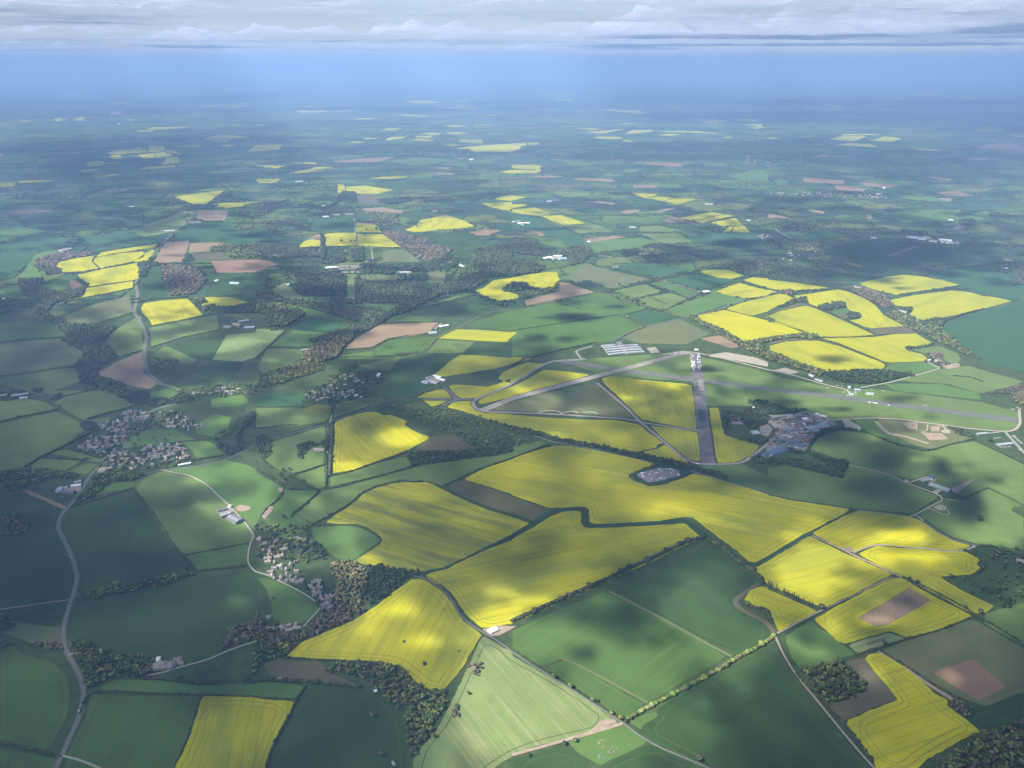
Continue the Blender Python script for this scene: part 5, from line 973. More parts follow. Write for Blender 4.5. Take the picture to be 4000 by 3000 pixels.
# ------------------------------------------------------------------ woods
WD = [
('a2 0,755 250,748 480,752 680,790 620,830 480,815 400,822 350,855 200,900 0,955', 'spring', 'mixed wood touching the left edge above the brown strip', 12),
('a2 0,1180 80,1128 150,1135 200,1160 260,1215 250,1280 90,1320 0,1300', 'bare', 'round brown copse in the dark field at the left edge', 10),
('a3 0,342 100,350 150,400 90,470 0,462', 'mixed', 'dark copse cut by the left edge above the rough grass', 10),
('a3 645,232 690,160 850,108 1200,58 1500,-10 1680,-45 1690,-5 1500,62 1200,120 800,205', 'spring', 'long strip of woodland between the two dark fields', 12),
('a3 610,562 700,588 760,590 950,672 1090,705 1300,700 1345,760 1335,850 1250,875 1000,882 850,955 745,985 725,880 680,790 720,720 640,660', 'mixed', 'woodland left of the white cottages by the main road', 12),
('a3 270,565 400,580 530,590 550,650 450,640 300,610', 'bare', 'brown scrub strip left of the main road', 6),
('a3 1900,640 1960,540 2000,450 2212,370 b3 0,330 60,400 120,520 -100,570 a3 2100,590', 'bare', 'brown wood at the foot of the lower village', 10),
('b2 1010,1580 1300,1625 1440,1645 b3 1300,20 1200,120 1000,260 930,220 960,0 b2 930,1610', 'dark', 'dark evergreen plantation at the top of the fan-shaped yellow field', 15),
('b2 640,1560 800,1545 930,1600 b3 960,0 930,190 880,290 720,245 660,180 700,60 650,-20', 'poplar', 'pale bare poplar plantation right of the lower village', 17),
('b3 650,215 720,250 880,300 930,280 940,330 800,400 640,465 500,515 440,480 500,400 560,330', 'bare', 'brown wood between the lower village and the fan-shaped yellow field', 11),
('b3 170,525 300,490 450,470 520,515 400,560 340,620 250,690 200,712 60,755 0,790 a3 2160,900 b3 0,560', 'mixed', 'wooded bank left of the pointed yellow tip', 11),
('b3 600,785 740,765 1000,752 1150,765 1230,800 1320,870 1430,960 1500,1000 1640,995 1645,1100 1560,1260 1425,1465 1345,1580 1315,1480 1300,1300 1240,1180 1130,1060 1000,990 1050,950 980,940 900,880 740,860 610,840', 'mixed', 'wooded valley curling down below the fan-shaped yellow field', 11),
('b3 1330,1250 1500,1150 1620,1080 1640,1120 1540,1270 1430,1450 1400,1400', 'spring', 'bright spring-green trees along the lower wooded valley', 12),
('b3 1850,760 1960,735 1960,800 1900,870 1850,880', 'bare', 'small leafless copse in the pale streaky field', 8),
('b3 1700,1150 1770,1130 1760,1200 1690,1230', 'bare', 'tiny leafless thicket in the pale streaky field', 7),
('d3 272,822 440,757 600,737 745,832 840,930 835,1000 700,1060 520,1120 400,985', 'mixed', 'square dark wood in the brown strip', 13),
('d3 1780,1380 2000,1330 2212,1270 2212,1760 1300,1760 1500,1600 1650,1540', 'mixed', 'dark wood filling the bottom right corner', 13),
('d3 1560,1100 1640,1090 1800,1150 1760,1220 1700,1215 1620,1160', 'bare', 'leafless thicket on the east side of the L-shaped yellow field', 8),
('d3 2000,215 2080,200 2140,240 2090,285 2010,280', 'dark', 'round dark copse at the tip of the tapering yellow strip', 10),
('b2 1900,275 2212,375 c2 0,372 180,402 300,437 420,474 700,520 900,567 1100,607 1300,645 1560,695 1600,735 1540,735 1330,695 1100,645 900,592 500,512 330,482 200,448 0,388 b2 2212,385', 'hedge', 'long tree belt between the airfield and the straight road', 11),
('c2 1560,720 1700,745 1850,785 1840,825 1700,790 1580,755', 'hedge', 'east tip of the tree belt beside the scrapyard', 10),
('c2 1010,782 1120,735 1240,690 1320,705 1240,730 1160,748 1060,785 1180,862 1300,855 1440,805 1555,775 1440,820 1300,872 1190,884', 'hedge', 'dark tree ring round the scrapyard', 4),
('b2 1130,185 1250,170 1450,195 1660,220 1900,290 2212,395 c2 150,435 290,492 240,510 0,540 b2 2212,580 1930,560 1750,470 1620,412 1400,330 1200,260', 'mixed', 'scrubby hill below the tree belt', 4.5),
('b2 1300,600 1600,582 1940,570 2212,545 2212,592 1900,640 1500,692 1345,708', 'hedge', 'dark wood tapering east below the grey-brown corner', 10),
('a2 650,1040 690,960 760,900 850,800 950,745 1250,790 1190,830 950,848 830,960 780,1000', 'mixed', 'wooded slope below the big village', 12),
('d2 310,600 450,620 700,680 640,812 400,765 200,705 0,690 0,645 150,640 360,680 600,735', 'dark', 'dark conifer block below the industrial estate', 11),
('d2 180,570 300,580 300,610 200,600', 'dark', 'small dark grove at the estate gate', 9),
('d1 450,1560 700,1545 900,1540 1100,1560 1250,1572 1265,1595 1080,1625 950,1659 700,1659 560,1620', 'dark', 'dark wood at the foot of the brilliant yellow cluster', 13),
('d1 0,1378 100,1405 250,1475 420,1530 480,1560 450,1600 300,1540 100,1480 0,1450 c1 2212,1450 2000,1350 1830,1260 1740,1200 1540,1110 1500,1060 1600,1075 1620,1110 1830,1195 2000,1300 2212,1262 d1 0,1262 330,1222 430,1240 430,1275 200,1262 0,1300 c1 2150,1310', 'mixed', 'tree belt along the lower left side of the yellow cluster', 10),
('d1 1000,1050 1180,1165 1300,1215 1440,1280 1560,1330 1700,1410 1760,1400 1640,1300 1500,1180 1400,1130 1340,1120 1210,1070 1100,1030', 'mixed', 'winding wooded stream right of the brilliant yellow cluster', 9),
('d1 690,830 780,800 900,860 1020,895 1100,985 1010,1000 930,960 800,890', 'bare', 'brown scrub strip between the cluster and the oval yellow field', 7),
('d1 1340,1120 1450,1085 1540,1110 1500,1160 1400,1160', 'hedge', 'rounded grove at the lower tip of the broad curving yellow field', 10),
('d1 430,990 500,965 560,985 550,1020 480,1030', 'hedge', 'left round copse beside the green plot in the cluster', 9),
('d1 550,960 610,945 670,965 670,1000 590,1005', 'hedge', 'upper round copse beside the green plot in the cluster', 10),
('d1 670,1060 730,1035 800,1050 800,1092 700,1092', 'hedge', 'right round copse beside the green plot in the cluster', 10),
('d1 130,850 200,845 245,870 200,892 150,885', 'bare', 'leafless grove on the pale lane by the cluster', 10),
('d1 220,925 330,905 335,955 280,950 120,985 0,1030 c1 2212,1030 d1 80,1000', 'hedge', 'tree row above the brown headland strip', 8),
('d1 1180,1340 1240,1335 1240,1360 1190,1362', 'dark', 'tiny copse at the notch of the yellow field', 8),
('d1 1250,1340 1430,1310 1400,1335 1300,1352', 'hedge', 'small tree row at the notch of the yellow field', 6),
('d1 1370,1395 1500,1395 1520,1480 1600,1500 1500,1500 1430,1450', 'bare', 'trees round the farm below the notched field', 9),
('d1 1090,985 1240,1000 1250,1030 1130,1050', 'hedge', 'trees ringing the farmhouse in the yellow bay', 8),
('d1 1650,235 1780,240 1780,285 1660,285', 'dark', 'round dark copse among the pale far fields', 10),
('d2 1560,370 1700,400 1790,470 1700,460 1600,420', 'hedge', 'grove beside the perimeter track bend', 8),
('d2 1830,100 2100,80 2130,150 2212,200 2212,0 2100,30', 'bare', 'brown wood by the right edge above the runway end', 8),
('d2 0,175 80,180 200,230 320,210 320,240 200,260 0,270 c2 2212,280 2140,180 2000,160 2100,140 2212,150', 'dark', 'dark trees left of the industrial estate', 9),
('c2 1810,230 1990,240 2100,170 2212,180 2212,350 2060,400 2000,330 1860,330 1850,430 1820,400', 'hedge', 'overgrown plots behind the boot-shaped yellow field', 7),
('c2 1840,440 2060,500 2190,490 2212,470 2212,510 2150,530 1920,470', 'hedge', 'tree row above the foot of the boot-shaped yellow field', 8),
('c2 2060,640 2130,610 2212,650 d2 0,650 0,690 c2 2100,690', 'hedge', 'trees at the lower gate of the industrial estate', 8),
('b1 0,1600 200,1530 420,1470 580,1480 590,1540 400,1600 250,1650 100,1700 0,1680', 'mixed', 'wood in the valley head above the middle village', 12),
('b1 480,1470 400,1450 430,1390 560,1290 700,1250 840,1220 850,1260 760,1340 700,1430 600,1470', 'poplar', 'pale spring wood beside the bright brown field', 12),
('b1 0,870 150,900 300,940 500,960 780,1000 1060,1000 1130,1050 1130,1110 1060,1150 960,1200 850,1240 520,1310 450,1290 700,1210 900,1130 780,1100 560,1030 400,990 0,915', 'hedge', 'dark wooded stream valley below the park', 13),
('b1 220,655 520,640 600,680 720,680 770,760 770,900 600,905 470,905 390,860 340,770 230,720', 'dark', 'dense park woodland left of the mown ride', 14),
('b1 855,745 1000,780 1280,770 1390,860 1300,960 1000,965 860,935', 'hedge', 'leafless park woodland right of the mown ride', 13),
('b1 1200,1000 1050,1100 1080,1140 1130,1100 1330,1030 1600,890 1850,850 2000,770 1900,700 1700,790 1500,830 1380,750 1280,760 1400,870 1300,960', 'dark', 'dark wooded ridge right of the park', 14),
('b1 1100,325 1250,345 1500,430 1700,500 1650,560 1500,600 1460,605 1270,478 1190,430 1100,370', 'bare', 'long brown wood running down beside the yellow fields above the mansion', 13),
('b1 900,640 1000,610 1160,660 1450,620 1480,690 1300,690 1150,720 900,690', 'dark', 'dark trees right of the mansion', 14),
('b1 1460,620 1650,530 1760,600 1740,650 1500,680', 'dark', 'dark grove below the long brown wood', 13),
('b1 820,500 920,490 930,600 840,610', 'dark', 'dark tree clump above the mansion forecourt', 14),
('b1 560,360 583,358 605,500 590,600 650,580 760,560 770,610 570,630', 'dark', 'dark avenue of trees left above the mansion', 14),
('b1 0,480 300,478 540,520 560,560 430,560 380,560 200,580 0,560', 'hedge', 'wood with a lodge left of the mansion', 13),
('b1 0,955 130,950 370,1010 430,1060 250,1172 70,1162 100,1072 0,1042', 'mixed', 'triangular wood left of the stream valley', 13),
('b1 640,130 740,0 690,0 860,0 860,90 800,100 760,60 720,90', 'dark', 'dark clumps framing the far end of the avenue', 13),
('b1 1040,70 1330,45 1350,80 1200,105 1080,90', 'dark', 'far dark wood right of the avenue', 12),
('b1 1000,170 1220,200 1230,290 1100,300 1000,260', 'mixed', 'wooded gardens of the far hamlet on the avenue', 10),
('b1 0,100 200,100 280,60 300,100 100,180 0,190', 'hedge', 'wooded slope left of the far avenue', 12),
('b1 700,920 900,940 920,970 720,970', 'dark', 'dark trees at the foot of the mown ride', 12),
('b1 710,1530 860,1500 870,1530 740,1570', 'dark', 'dark evergreen clump above the middle village', 12),
('a1 150,755 380,745 330,820 500,870 700,830 760,800 700,910 540,942 480,960 400,1040 520,1130 600,1140 1000,1160 1000,1185 900,1290 960,1370 1020,1430 870,1495 850,1600 a2 1060,0 1120,120 1170,175 900,60 a1 700,1640 655,1500 730,1390 540,1290 590,1250 480,1150 300,1050 380,940 200,900', 'hedge', 'long dark wooded valley left of the main road', 12),
('a1 1405,642 1500,630 1700,660 1790,760 1700,882 1480,900 1425,760', 'bare', 'square leafless wood right of the main road', 12),
('a1 1580,605 1630,530 1680,600', 'dark', 'small dark triangle of trees between the brown fields', 11),
('a1 1810,480 1950,470 2212,450 2212,570 b1 0,570 a1 1990,570 1950,520 1830,515', 'mixed', 'wood round a hidden green field above the reddish field', 11),
('a1 1210,640 1290,600 1440,625 1300,650 1250,740 1200,735', 'dark', 'dark trees where the main road enters the shade', 11),
('a1 300,590 520,520 800,520 800,550 650,570 500,607 480,650 300,640', 'bare', 'brown thicket round the white farm at the left', 10),
('a1 290,640 480,652 530,700 430,720 380,680', 'hedge', 'trees by the small lake', 10),
('a1 1900,1010 2212,960 2212,1045 1930,1050', 'dark', 'dark wood above the farm left of the park', 12),
('a1 1740,990 1850,975 1850,1020 1760,1020', 'hedge', 'round clump below the lens-shaped yellow field', 10),
('a1 1690,925 1760,920 1795,960 1700,965', 'hedge', 'round clump biting the lens-shaped yellow field', 10),
('a1 1310,1440 1500,1440 1560,1500 1400,1540 1300,1520', 'mixed', 'scrub patch right of the main road bend', 7),
('a2 1080,60 1300,60 1290,120 1500,130 1560,60 1500,10 1700,150 1500,175 1300,200 1200,170', 'hedge', 'trees between the brown field and the middle village', 10),
('a2 280,45 370,40 370,80 290,75', 'dark', 'left dark clump beside the far left farm', 9),
('a2 435,100 540,85 545,125 450,140', 'dark', 'right dark clump beside the field gate above the wide field', 9),
('a2 700,340 780,330 850,380 830,410 740,395 700,370', 'hedge', 'grove at the west tip of the big village', 9),
('a2 1850,480 2000,560 2060,540 2030,470 2130,300 2200,230 2212,300 2080,420 2110,560 1980,620 1880,560', 'hedge', 'wooded stream east of the big village', 9),
('b2 0,440 60,450 130,470 130,610 60,660 0,560', 'hedge', 'grove above the pasture of the lone farmhouse', 10),
('b2 350,520 520,500 560,530 450,560 400,650 360,640', 'dark', 'dark trees round the lone farmhouse', 9),
('b2 560,510 610,470 640,500 620,580 580,560', 'dark', 'dark clump on the lane by the lone farmhouse', 9),
('b2 480,1370 550,1380 620,1480 550,1510 480,1430', 'dark', 'dark trees right of the village pond', 10),
('c1 0,400 100,400 260,470 230,560 0,520', 'hedge', 'far dark wood left of the white farm village', 12),
('c1 0,590 160,590 290,650 230,695 0,730', 'hedge', 'dark wood above the copse-bitten yellow field', 12),
('c1 490,470 600,465 690,500 680,560 600,620 500,640', 'hedge', 'wood right of the white farm village', 12),
('c1 0,790 110,790 125,830 60,860 0,865 b1 2130,860 2130,840', 'dark', 'dark copse in the bite of the yellow field', 12),
('c1 90,870 370,825 410,860 250,885 100,925', 'mixed', 'scrub under the copse-bitten yellow field', 8),
('c1 1640,655 1900,600 2212,570 2212,730 2000,715 1850,665 1700,668', 'hedge', 'dark wooded ground above the lens-shaped yellow field', 12),
('d1 0,380 110,440 130,490 0,500', 'dark', 'dark clump left of the sunny far village', 11),
('d1 0,560 200,620 300,640 200,680 0,700', 'dark', 'wooded slope in cloud shade below the sunny far village', 11),
('d1 1150,330 1350,330 1380,370 1200,370', 'dark', 'dark wood behind the long grey sheds', 12),
('d1 170,480 450,430 550,580 350,590 450,510 200,520', 'mixed', 'garden trees of the sunny far village', 8),
('d1 2000,640 2130,620 2212,640 2212,800 2100,810 2080,780 2150,700 1990,700', 'hedge', 'trees round the white house at the right edge', 10),
('b1 1880,500 2212,440 c1 0,470 b1 2212,640 2150,730 2000,740 1850,640', 'hedge', 'dark far wood between the mansion park and the white farm village', 13),
]
for s, t, lab, h in WD: wood(s, t, lab, h, 8, .34 if 'scrubby' in lab else (.6 if 'ring round' in lab else .9))
# ------------------------------------------------------------------ single trees
rr = random.Random(4)
def copy_tree_obj(o, parent=None):
    c = o.copy(); S.collection.objects.link(c)
    if parent is not None: c.parent = parent
    for ch in o.children: copy_tree_obj(ch, c)
    return c
TPROTO = {}
def tree_proto(kind):
    if kind in TPROTO: return TPROTO[kind]
    root = empty('tree', (0, 0, 0))
    b = MB(); tall = kind.startswith('slim'); tint = {'slim': 'hedge', 'dark': 'dark', 'light': 'lighthedge', 'bare': 'bare', 'mixed': 'mixed', 'spring': 'spring'}[kind]
    b.tube((0, 0, 0), (0, 0, .55), .045, .03)
    for k in range(4):
        a = k*1.6+.3; b.tube((0, 0, .35+.05*k), (.18*math.cos(a), .18*math.sin(a), .62+.06*k), .022, .01, 5)
    b.build('trunk', M['bark'], root)
    n = 15
    if tall:
        C = [(rnd.uniform(-.04, .04), rnd.uniform(-.04, .04), .2+.055*i) for i in range(n)]; r = [.13*(1-abs(i/n-.4)*.9) for i in range(n)]; hh = [.22]*n
    else:
        C = []; r = []; hh = []
        for i in range(n):
            a = i*2.4; q = .30*math.sqrt((i+.5)/n); z = .62+.26*(1-(q/.3)**2)*rnd.uniform(-.6, 1)
            C.append((q*math.cos(a), q*math.sin(a), z)); r.append(rnd.uniform(.13, .21)); hh.append(rnd.uniform(.22, .38))
    crown_obj('crown', C, np.array(r), np.array(hh), tint, root)
    TPROTO[kind] = [root, False]; return TPROTO[kind]
def tree(x, y, h, kind, label, group=None, wide=1.0):
    p = tree_proto(kind)
    o = p[0] if not p[1] else copy_tree_obj(p[0]); p[1] = True
    o.location = (x, y, .2); o.rotation_euler = (0, 0, rnd.uniform(0, 6.28)); w = h*wide*rnd.uniform(.9, 1.15); o.scale = (w, w, h*rnd.uniform(.9, 1.1))
    return tag(o, label, 'tree', group)
for i, (s, h, k, lab) in enumerate([
 ('c3 366,888', 13, 'light', 'pale roadside tree nearest the bend on the lane beside the pale field'),
 ('c3 508,972', 13, 'light', 'second pale tree down the lane, with bare ground beside it'),
 ('c3 703,1086', 11, 'light', 'pale lane tree with a small dark shape at its right'), ('c3 737,1090', 8, 'dark', 'small dark tree shape standing for the shadow right of the pale lane tree'),  # the dark tree is put in where the pale one's shadow falls
 ('c3 860,1195', 10, 'light', 'small pale tree just above the lane crossing'), ('c3 943,1245', 14, 'light', 'largest pale tree at the lane crossing'),
 ('c3 985,1268', 9, 'dark', 'dark tree at the end of the fresh-green hedge'), ('c3 1025,1240', 11, 'mixed', 'rusty-brown tree in the end of the fresh-green hedge'),
 ('c3 1065,1210', 10, 'spring', 'bright green tree in the end of the fresh-green hedge'), ('c3 1615,1605', 14, 'bare', 'lone brown tree beside the lane at the bottom edge'),
 ('c3 545,1435', 10, 'bare', 'round brown bush on the bare track below the pale field'), ('c3 455,1460', 10, 'dark', 'round dark bush on the bare track below the pale field'),
 ('c3 145,1560', 9, 'dark', 'dark bush on the track near the bottom edge'), ('b3 1835,1025', 9, 'bare', 'tiny leafless tree alone in the pale field'), ('b3 1540,1400', 12, 'bare', 'leafless tree at the field edge below the spring-green trees'),
 ('b3 1090,1560', 14, 'bare', 'large leafless tree in the dark field by the wooded valley'), ('b3 1010,1225', 14, 'bare', 'broad leafless tree in the middle of the dark field'),
 ('b3 1455,765', 9, 'dark', 'dark tree clump inside the large ring in the fan-shaped yellow field'), ('b3 1279,574', 6, 'dark', 'small dark bush inside the small ring in the fan-shaped yellow field'),
 ('b3 1750,655', 5, 'dark', 'lone bush at the east side of the fan-shaped yellow field'), ('b3 150,205', 8, 'dark', 'lone bush on the village meadow'),
 ('d3 460,285', 17, 'bare', 'wide bare tree at the crossing below the poplars'), ('d3 1220,35', 10, 'dark', 'first round tree on the lane beside the tapering strip'), ('d3 1290,65', 11, 'dark', 'second round tree on the lane beside the tapering strip'),
 ('d3 1490,175', 9, 'dark', 'lone round tree halfway along the tapering strip'), ('d3 1755,150', 12, 'bare', 'brown tree at the edge of the rough pasture'), ('d3 1830,330', 16, 'bare', 'wide bare tree at the tip of the ring-shaped yellow field'),
 ('d3 1700,285', 12, 'bare', 'bare tree in the hedge beside the tapering strip'), ('d3 1000,595', 13, 'bare', 'bare tree in the hedge under the ring-shaped yellow field'), ('d3 600,720', 9, 'spring', 'bright bush at the corner of the square wood'),
 ('d2 1820,1180', 19, 'dark', 'lone spreading tree in the cloud-shaded sunny field'), ('d2 1915,500', 20, 'dark', 'big dark tree beside the parked gliders'), ('d2 2140,1430', 14, 'light', 'pale tree in the rough pasture at the right'),
 ('d2 1970,1500', 14, 'bare', 'bare tree in the rough pasture at the right'), ('b2 245,1165', 14, 'dark', 'dark tree above the village pond track'), ('a2 520,210', 16, 'dark', 'round dark tree on the field lane above the wide field'),
 ('b1 738,440', 26, 'dark', 'left dark tree in the yellow square above the mansion'), ('b1 822,438', 22, 'dark', 'first of two touching trees by the white drive'), ('b1 855,438', 20, 'dark', 'second of two touching trees by the white drive'),
 ('b1 955,335', 22, 'dark', 'dark tree in the small upper yellow field'), ('b1 1040,330', 30, 'dark', 'tall dark tree at the right of the small upper yellow field'), ('b1 940,380', 26, 'dark', 'dark tree right of the white drive in the yellow field'),
 ('b1 1390,305', 26, 'dark', 'lone dark tree in the dome-shaped yellow field'), ('d1 1433,210', 26, 'dark', 'lone dark tree in the pale far fields'), ('b2 405,160', 12, 'dark', 'lone tree in the paddock below the middle village'),
 ('c1 925,808', 18, 'dark', 'tree on the hedge corner near the oval track'), ('c1 385,948', 16, 'dark', 'tree on the upper edge of the long green field'), ('c1 1080,968', 20, 'dark', 'tree in the overgrown slanting hedge')]):
    (x, y), = gp(s); tree(x, y, h, k, lab)
pp = gp('c3 2200,70'.replace('c3 2200,70', 'd3 5,90') + ' d3 420,295')
k_ = 0
for t in [0.0, .05, .16, .31, .35, .40, .44, .485, .53, .58, .62, .73, .84, .9]:
    x = pp[0][0]+(pp[1][0]-pp[0][0])*t; y = pp[0][1]+(pp[1][1]-pp[0][1])*t
    tree(x+rnd.uniform(-1, 1), y, rnd.uniform(15, 19), 'slim', 'slim dark poplar in the row between two yellow fields', 'row of slim poplars', .8)

def scatter(poly_s, n, mind, seed=1):
    poly = gp(poly_s); P = np.array(poly); x0, y0 = P.min(0); x1, y1 = P.max(0); r = random.Random(seed); out = []
    for _ in range(n*60):
        x, y = r.uniform(x0, x1), r.uniform(y0, y1)
        if inside(np.array([x]), np.array([y]), poly)[0] and all((x-a)**2+(y-b)**2 > mind**2 for a, b in out): out.append((x, y))
        if len(out) >= n: break
    return out
for ps, n, k, lab, g in [
 ('d2 1840,1440 2212,1560 2212,1659 d3 1500,0 1650,60 1900,200 2212,200 2212,0 d2 1900,1600', 34, 'mixed', 'small tree or bush on the rough pasture at the right', 'trees on the rough pasture'),
 ('d2 1890,1400 2212,1500 2212,1580 1900,1440', 8, 'dark', 'dark tree by the cottage at the right edge', 'trees by the cottage at the right edge'),
 ('b2 90,1240 450,1240 620,1400 600,1540 300,1500 60,1500', 34, 'mixed', 'garden tree among the houses of the lower village', 'trees of the lower village'),
 ('b3 0,440 200,420 250,500 120,640 -40,620', 14, 'mixed', 'tree beside the farm at the foot of the lower village', 'trees by the lower village farm'),
 ('a2 640,460 1050,240 1300,260 1640,600 1400,720 1000,700', 60, 'dark', 'dark garden tree between the roofs of the big village', 'trees of the big village'),
 ('b2 0,600 250,850 330,760 150,680', 8, 'dark', 'tree on the valley slope by the lone farmhouse', 'trees on the valley slope'),
 ('c1 0,250 640,280 640,450 0,420', 10, 'dark', 'far field tree under the sloping yellow chain', 'far field trees'),
 ('b1 900,700 1500,690 1500,740 900,760', 14, 'dark', 'parkland tree on the lawn right of the mansion', 'parkland trees by the mansion'),
 ('b1 600,480 1260,490 1400,620 600,620', 22, 'dark', 'parkland tree on the grass behind the mansion', 'parkland trees behind the mansion'),
 ('d1 280,330 1300,300 1300,260 300,260', 14, 'dark', 'tree on the pale far fields', 'trees of the pale far fields')]:
    for x, y in scatter(ps, n, 9, hash(len(lab)) % 97): tree(x, y, rnd.uniform(8, 14)*(1.4 if y > 6500 else 1), k if rnd.random() < .6 else rnd.choice(['dark', 'bare', 'spring']), lab, g)

# ------------------------------------------------------------------ houses
HP = []
def house_proto(L, Wd, e, r, wall, roof, wing=False):
    root = empty('house', (0, 0, 0)); b = MB()
    n = len(b.v); b.v += [(-L/2, -Wd/2, 0), (L/2, -Wd/2, 0), (L/2, Wd/2, 0), (-L/2, Wd/2, 0), (-L/2, -Wd/2, e), (L/2, -Wd/2, e), (L/2, Wd/2, e), (-L/2, Wd/2, e), (-L/2, 0, r-.2), (L/2, 0, r-.2)]
    b.f += [(0, 1, 5, 4), (2, 3, 7, 6), (1, 2, 6, 9, 5), (3, 0, 4, 8, 7), (3, 2, 1, 0)]
    if wing: b.box((L*.2, Wd*.8, e*.45), (Wd*.7, Wd*.8, e*.9))
    b.build('wall', M[wall], root)
    q = MB().gable((0, 0, 0), L, Wd, e, r)
    rf = q.build('roof', M[roof], root)
    if wing: MB().gable((0, 0, 0), Wd*.85, Wd*.7, e*.9, e*1.5).build('wing_roof', M[roof], root)
    if wing:
        w = root.children[-1]; w.location = (L*.2, Wd*.8, 0); w.rotation_euler = (0, 0, math.pi/2)
    for sx in (-.38, .38): MB().box((sx*L, 0, r+.3), (1.1, .9, 1.8)).build('chimney', M['stone'], rf)
    return root
HK = {'slate': [house_proto(12, 7.5, 5, 8.4, 'stone', 'slate'), 0], 'tile': [house_proto(11, 7, 4.8, 8, 'stone', 'tile'), 0], 'pale': [house_proto(15, 8, 5, 8.8, 'stone', 'palestone', True), 0],
      'white': [house_proto(10, 7, 4.8, 8, 'white', 'slate'), 0], 'brown': [house_proto(16, 8, 5, 8.5, 'palestone', 'tile', True), 0]}
HN = {'slate': 'grey-roofed stone house', 'tile': 'brown-tiled stone cottage', 'pale': 'long pale-roofed stone house', 'white': 'white-walled house', 'brown': 'brown-roofed pale house'}
def house(x, y, rz, k, where):
    p = HK[k]; o = p[0] if not p[1] else copy_tree_obj(p[0]); p[1] = 1
    o.location = (x, y, .3); o.rotation_euler = (0, 0, rz); s = rnd.uniform(.85, 1.12); o.scale = (s*rnd.uniform(.9, 1.25), s, s)
    tag(o, HN[k]+' '+where, 'house', 'houses '+where); return o
NH = 0
for ps, n, ang, where, mind, seed in [
 ('a2 1050,245 1260,240 1320,290 1250,345 1090,335', 26, .3, 'at the north edge of the big village', 13, 1),
 ('a2 850,345 1050,330 1110,430 1060,440 870,410', 22, .2, 'by the crossroads of the big village', 13, 2),
 ('a2 640,530 780,460 1020,430 1040,560 900,600 720,590', 32, -.3, 'in the west part of the big village', 14, 3),
 ('a2 1280,250 1560,240 1680,330 1640,390 1400,370', 22, .4, 'along the upper street of the big village', 14, 4),
 ('a2 1200,560 1300,540 1540,520 1640,610 1640,660 1460,660 1380,690 1280,640', 44, -.9, 'on the housing estate of the big village', 12, 5),
 ('a2 880,640 1050,580 1240,640 1330,700 1150,740 900,710', 28, -.4, 'in the south part of the big village', 13, 6),
 ('a2 1640,85 1830,70 1950,20 2120,30 2212,70 2080,90 1900,100', 20, .2, 'in the sunny hamlet above the big village', 15, 7),
 ('b2 430,100 600,20 820,10 860,90 700,150 500,150', 30, .3, 'in the middle village beside the lane junction', 14, 8),
 ('b1 620,1600 960,1570 960,1655 640,1659', 8, .1, 'at the top of the middle village', 18, 9),
 ('b2 20,1310 170,1360 260,1420 230,1500 60,1470', 10, .5, 'around the pond of the lower village', 15, 10),
 ('b2 340,1340 440,1330 430,1380 350,1385', 3, .5, 'above the pond of the lower village', 14, 11),
 ('b3 275,10 420,25 430,60 330,70', 7, .2, 'at the top bend of the lower village lane', 12, 12),
 ('b3 465,55 545,50 560,170 650,190 645,290 585,280 540,200 470,110', 20, -.8, 'down the steep lane of the lower village', 11, 13),
 ('a3 1335,800 1360,775 1460,760 1480,735 1565,735 1570,760 1450,800 1345,830', 15, .25, 'in the row beside the lane near the main road', 9, 14),
 ('d1 80,545 180,510 350,470 500,510 450,580 150,600', 22, .1, 'in the sunny far village', 26, 15),
 ('b2 80,1440 250,1460 200,1530 90,1520', 5, .2, 'at the foot of the lower village gardens', 14, 16),
 ('a2 1560,330 1720,300 1760,400 1640,430', 7, .3, 'at the scattered east end of the big village', 16, 21),
 ('b2 60,1520 260,1540 400,1610 300,1659 100,1640', 9, .3, 'in the orchards of the lower village', 16, 22),
 ('b3 130,0 260,10 280,50 160,30', 4, .3, 'on the upper lane of the lower village', 14, 23),
 ('a1 1660,110 1820,110 1800,135 1680,140', 6, .2, 'in the far hamlet on the main road', 30, 17)]:
    for x, y in scatter(ps, n, mind, seed):
        k = rnd.choice(['slate', 'slate', 'tile', 'tile', 'pale', 'brown', 'white']) if 'housing estate' not in where else rnd.choice(['tile', 'slate', 'brown'])
        house(x, y, ang+rnd.choice([0, math.pi/2])+rnd.uniform(-.2, .2), k, where); NH += 1

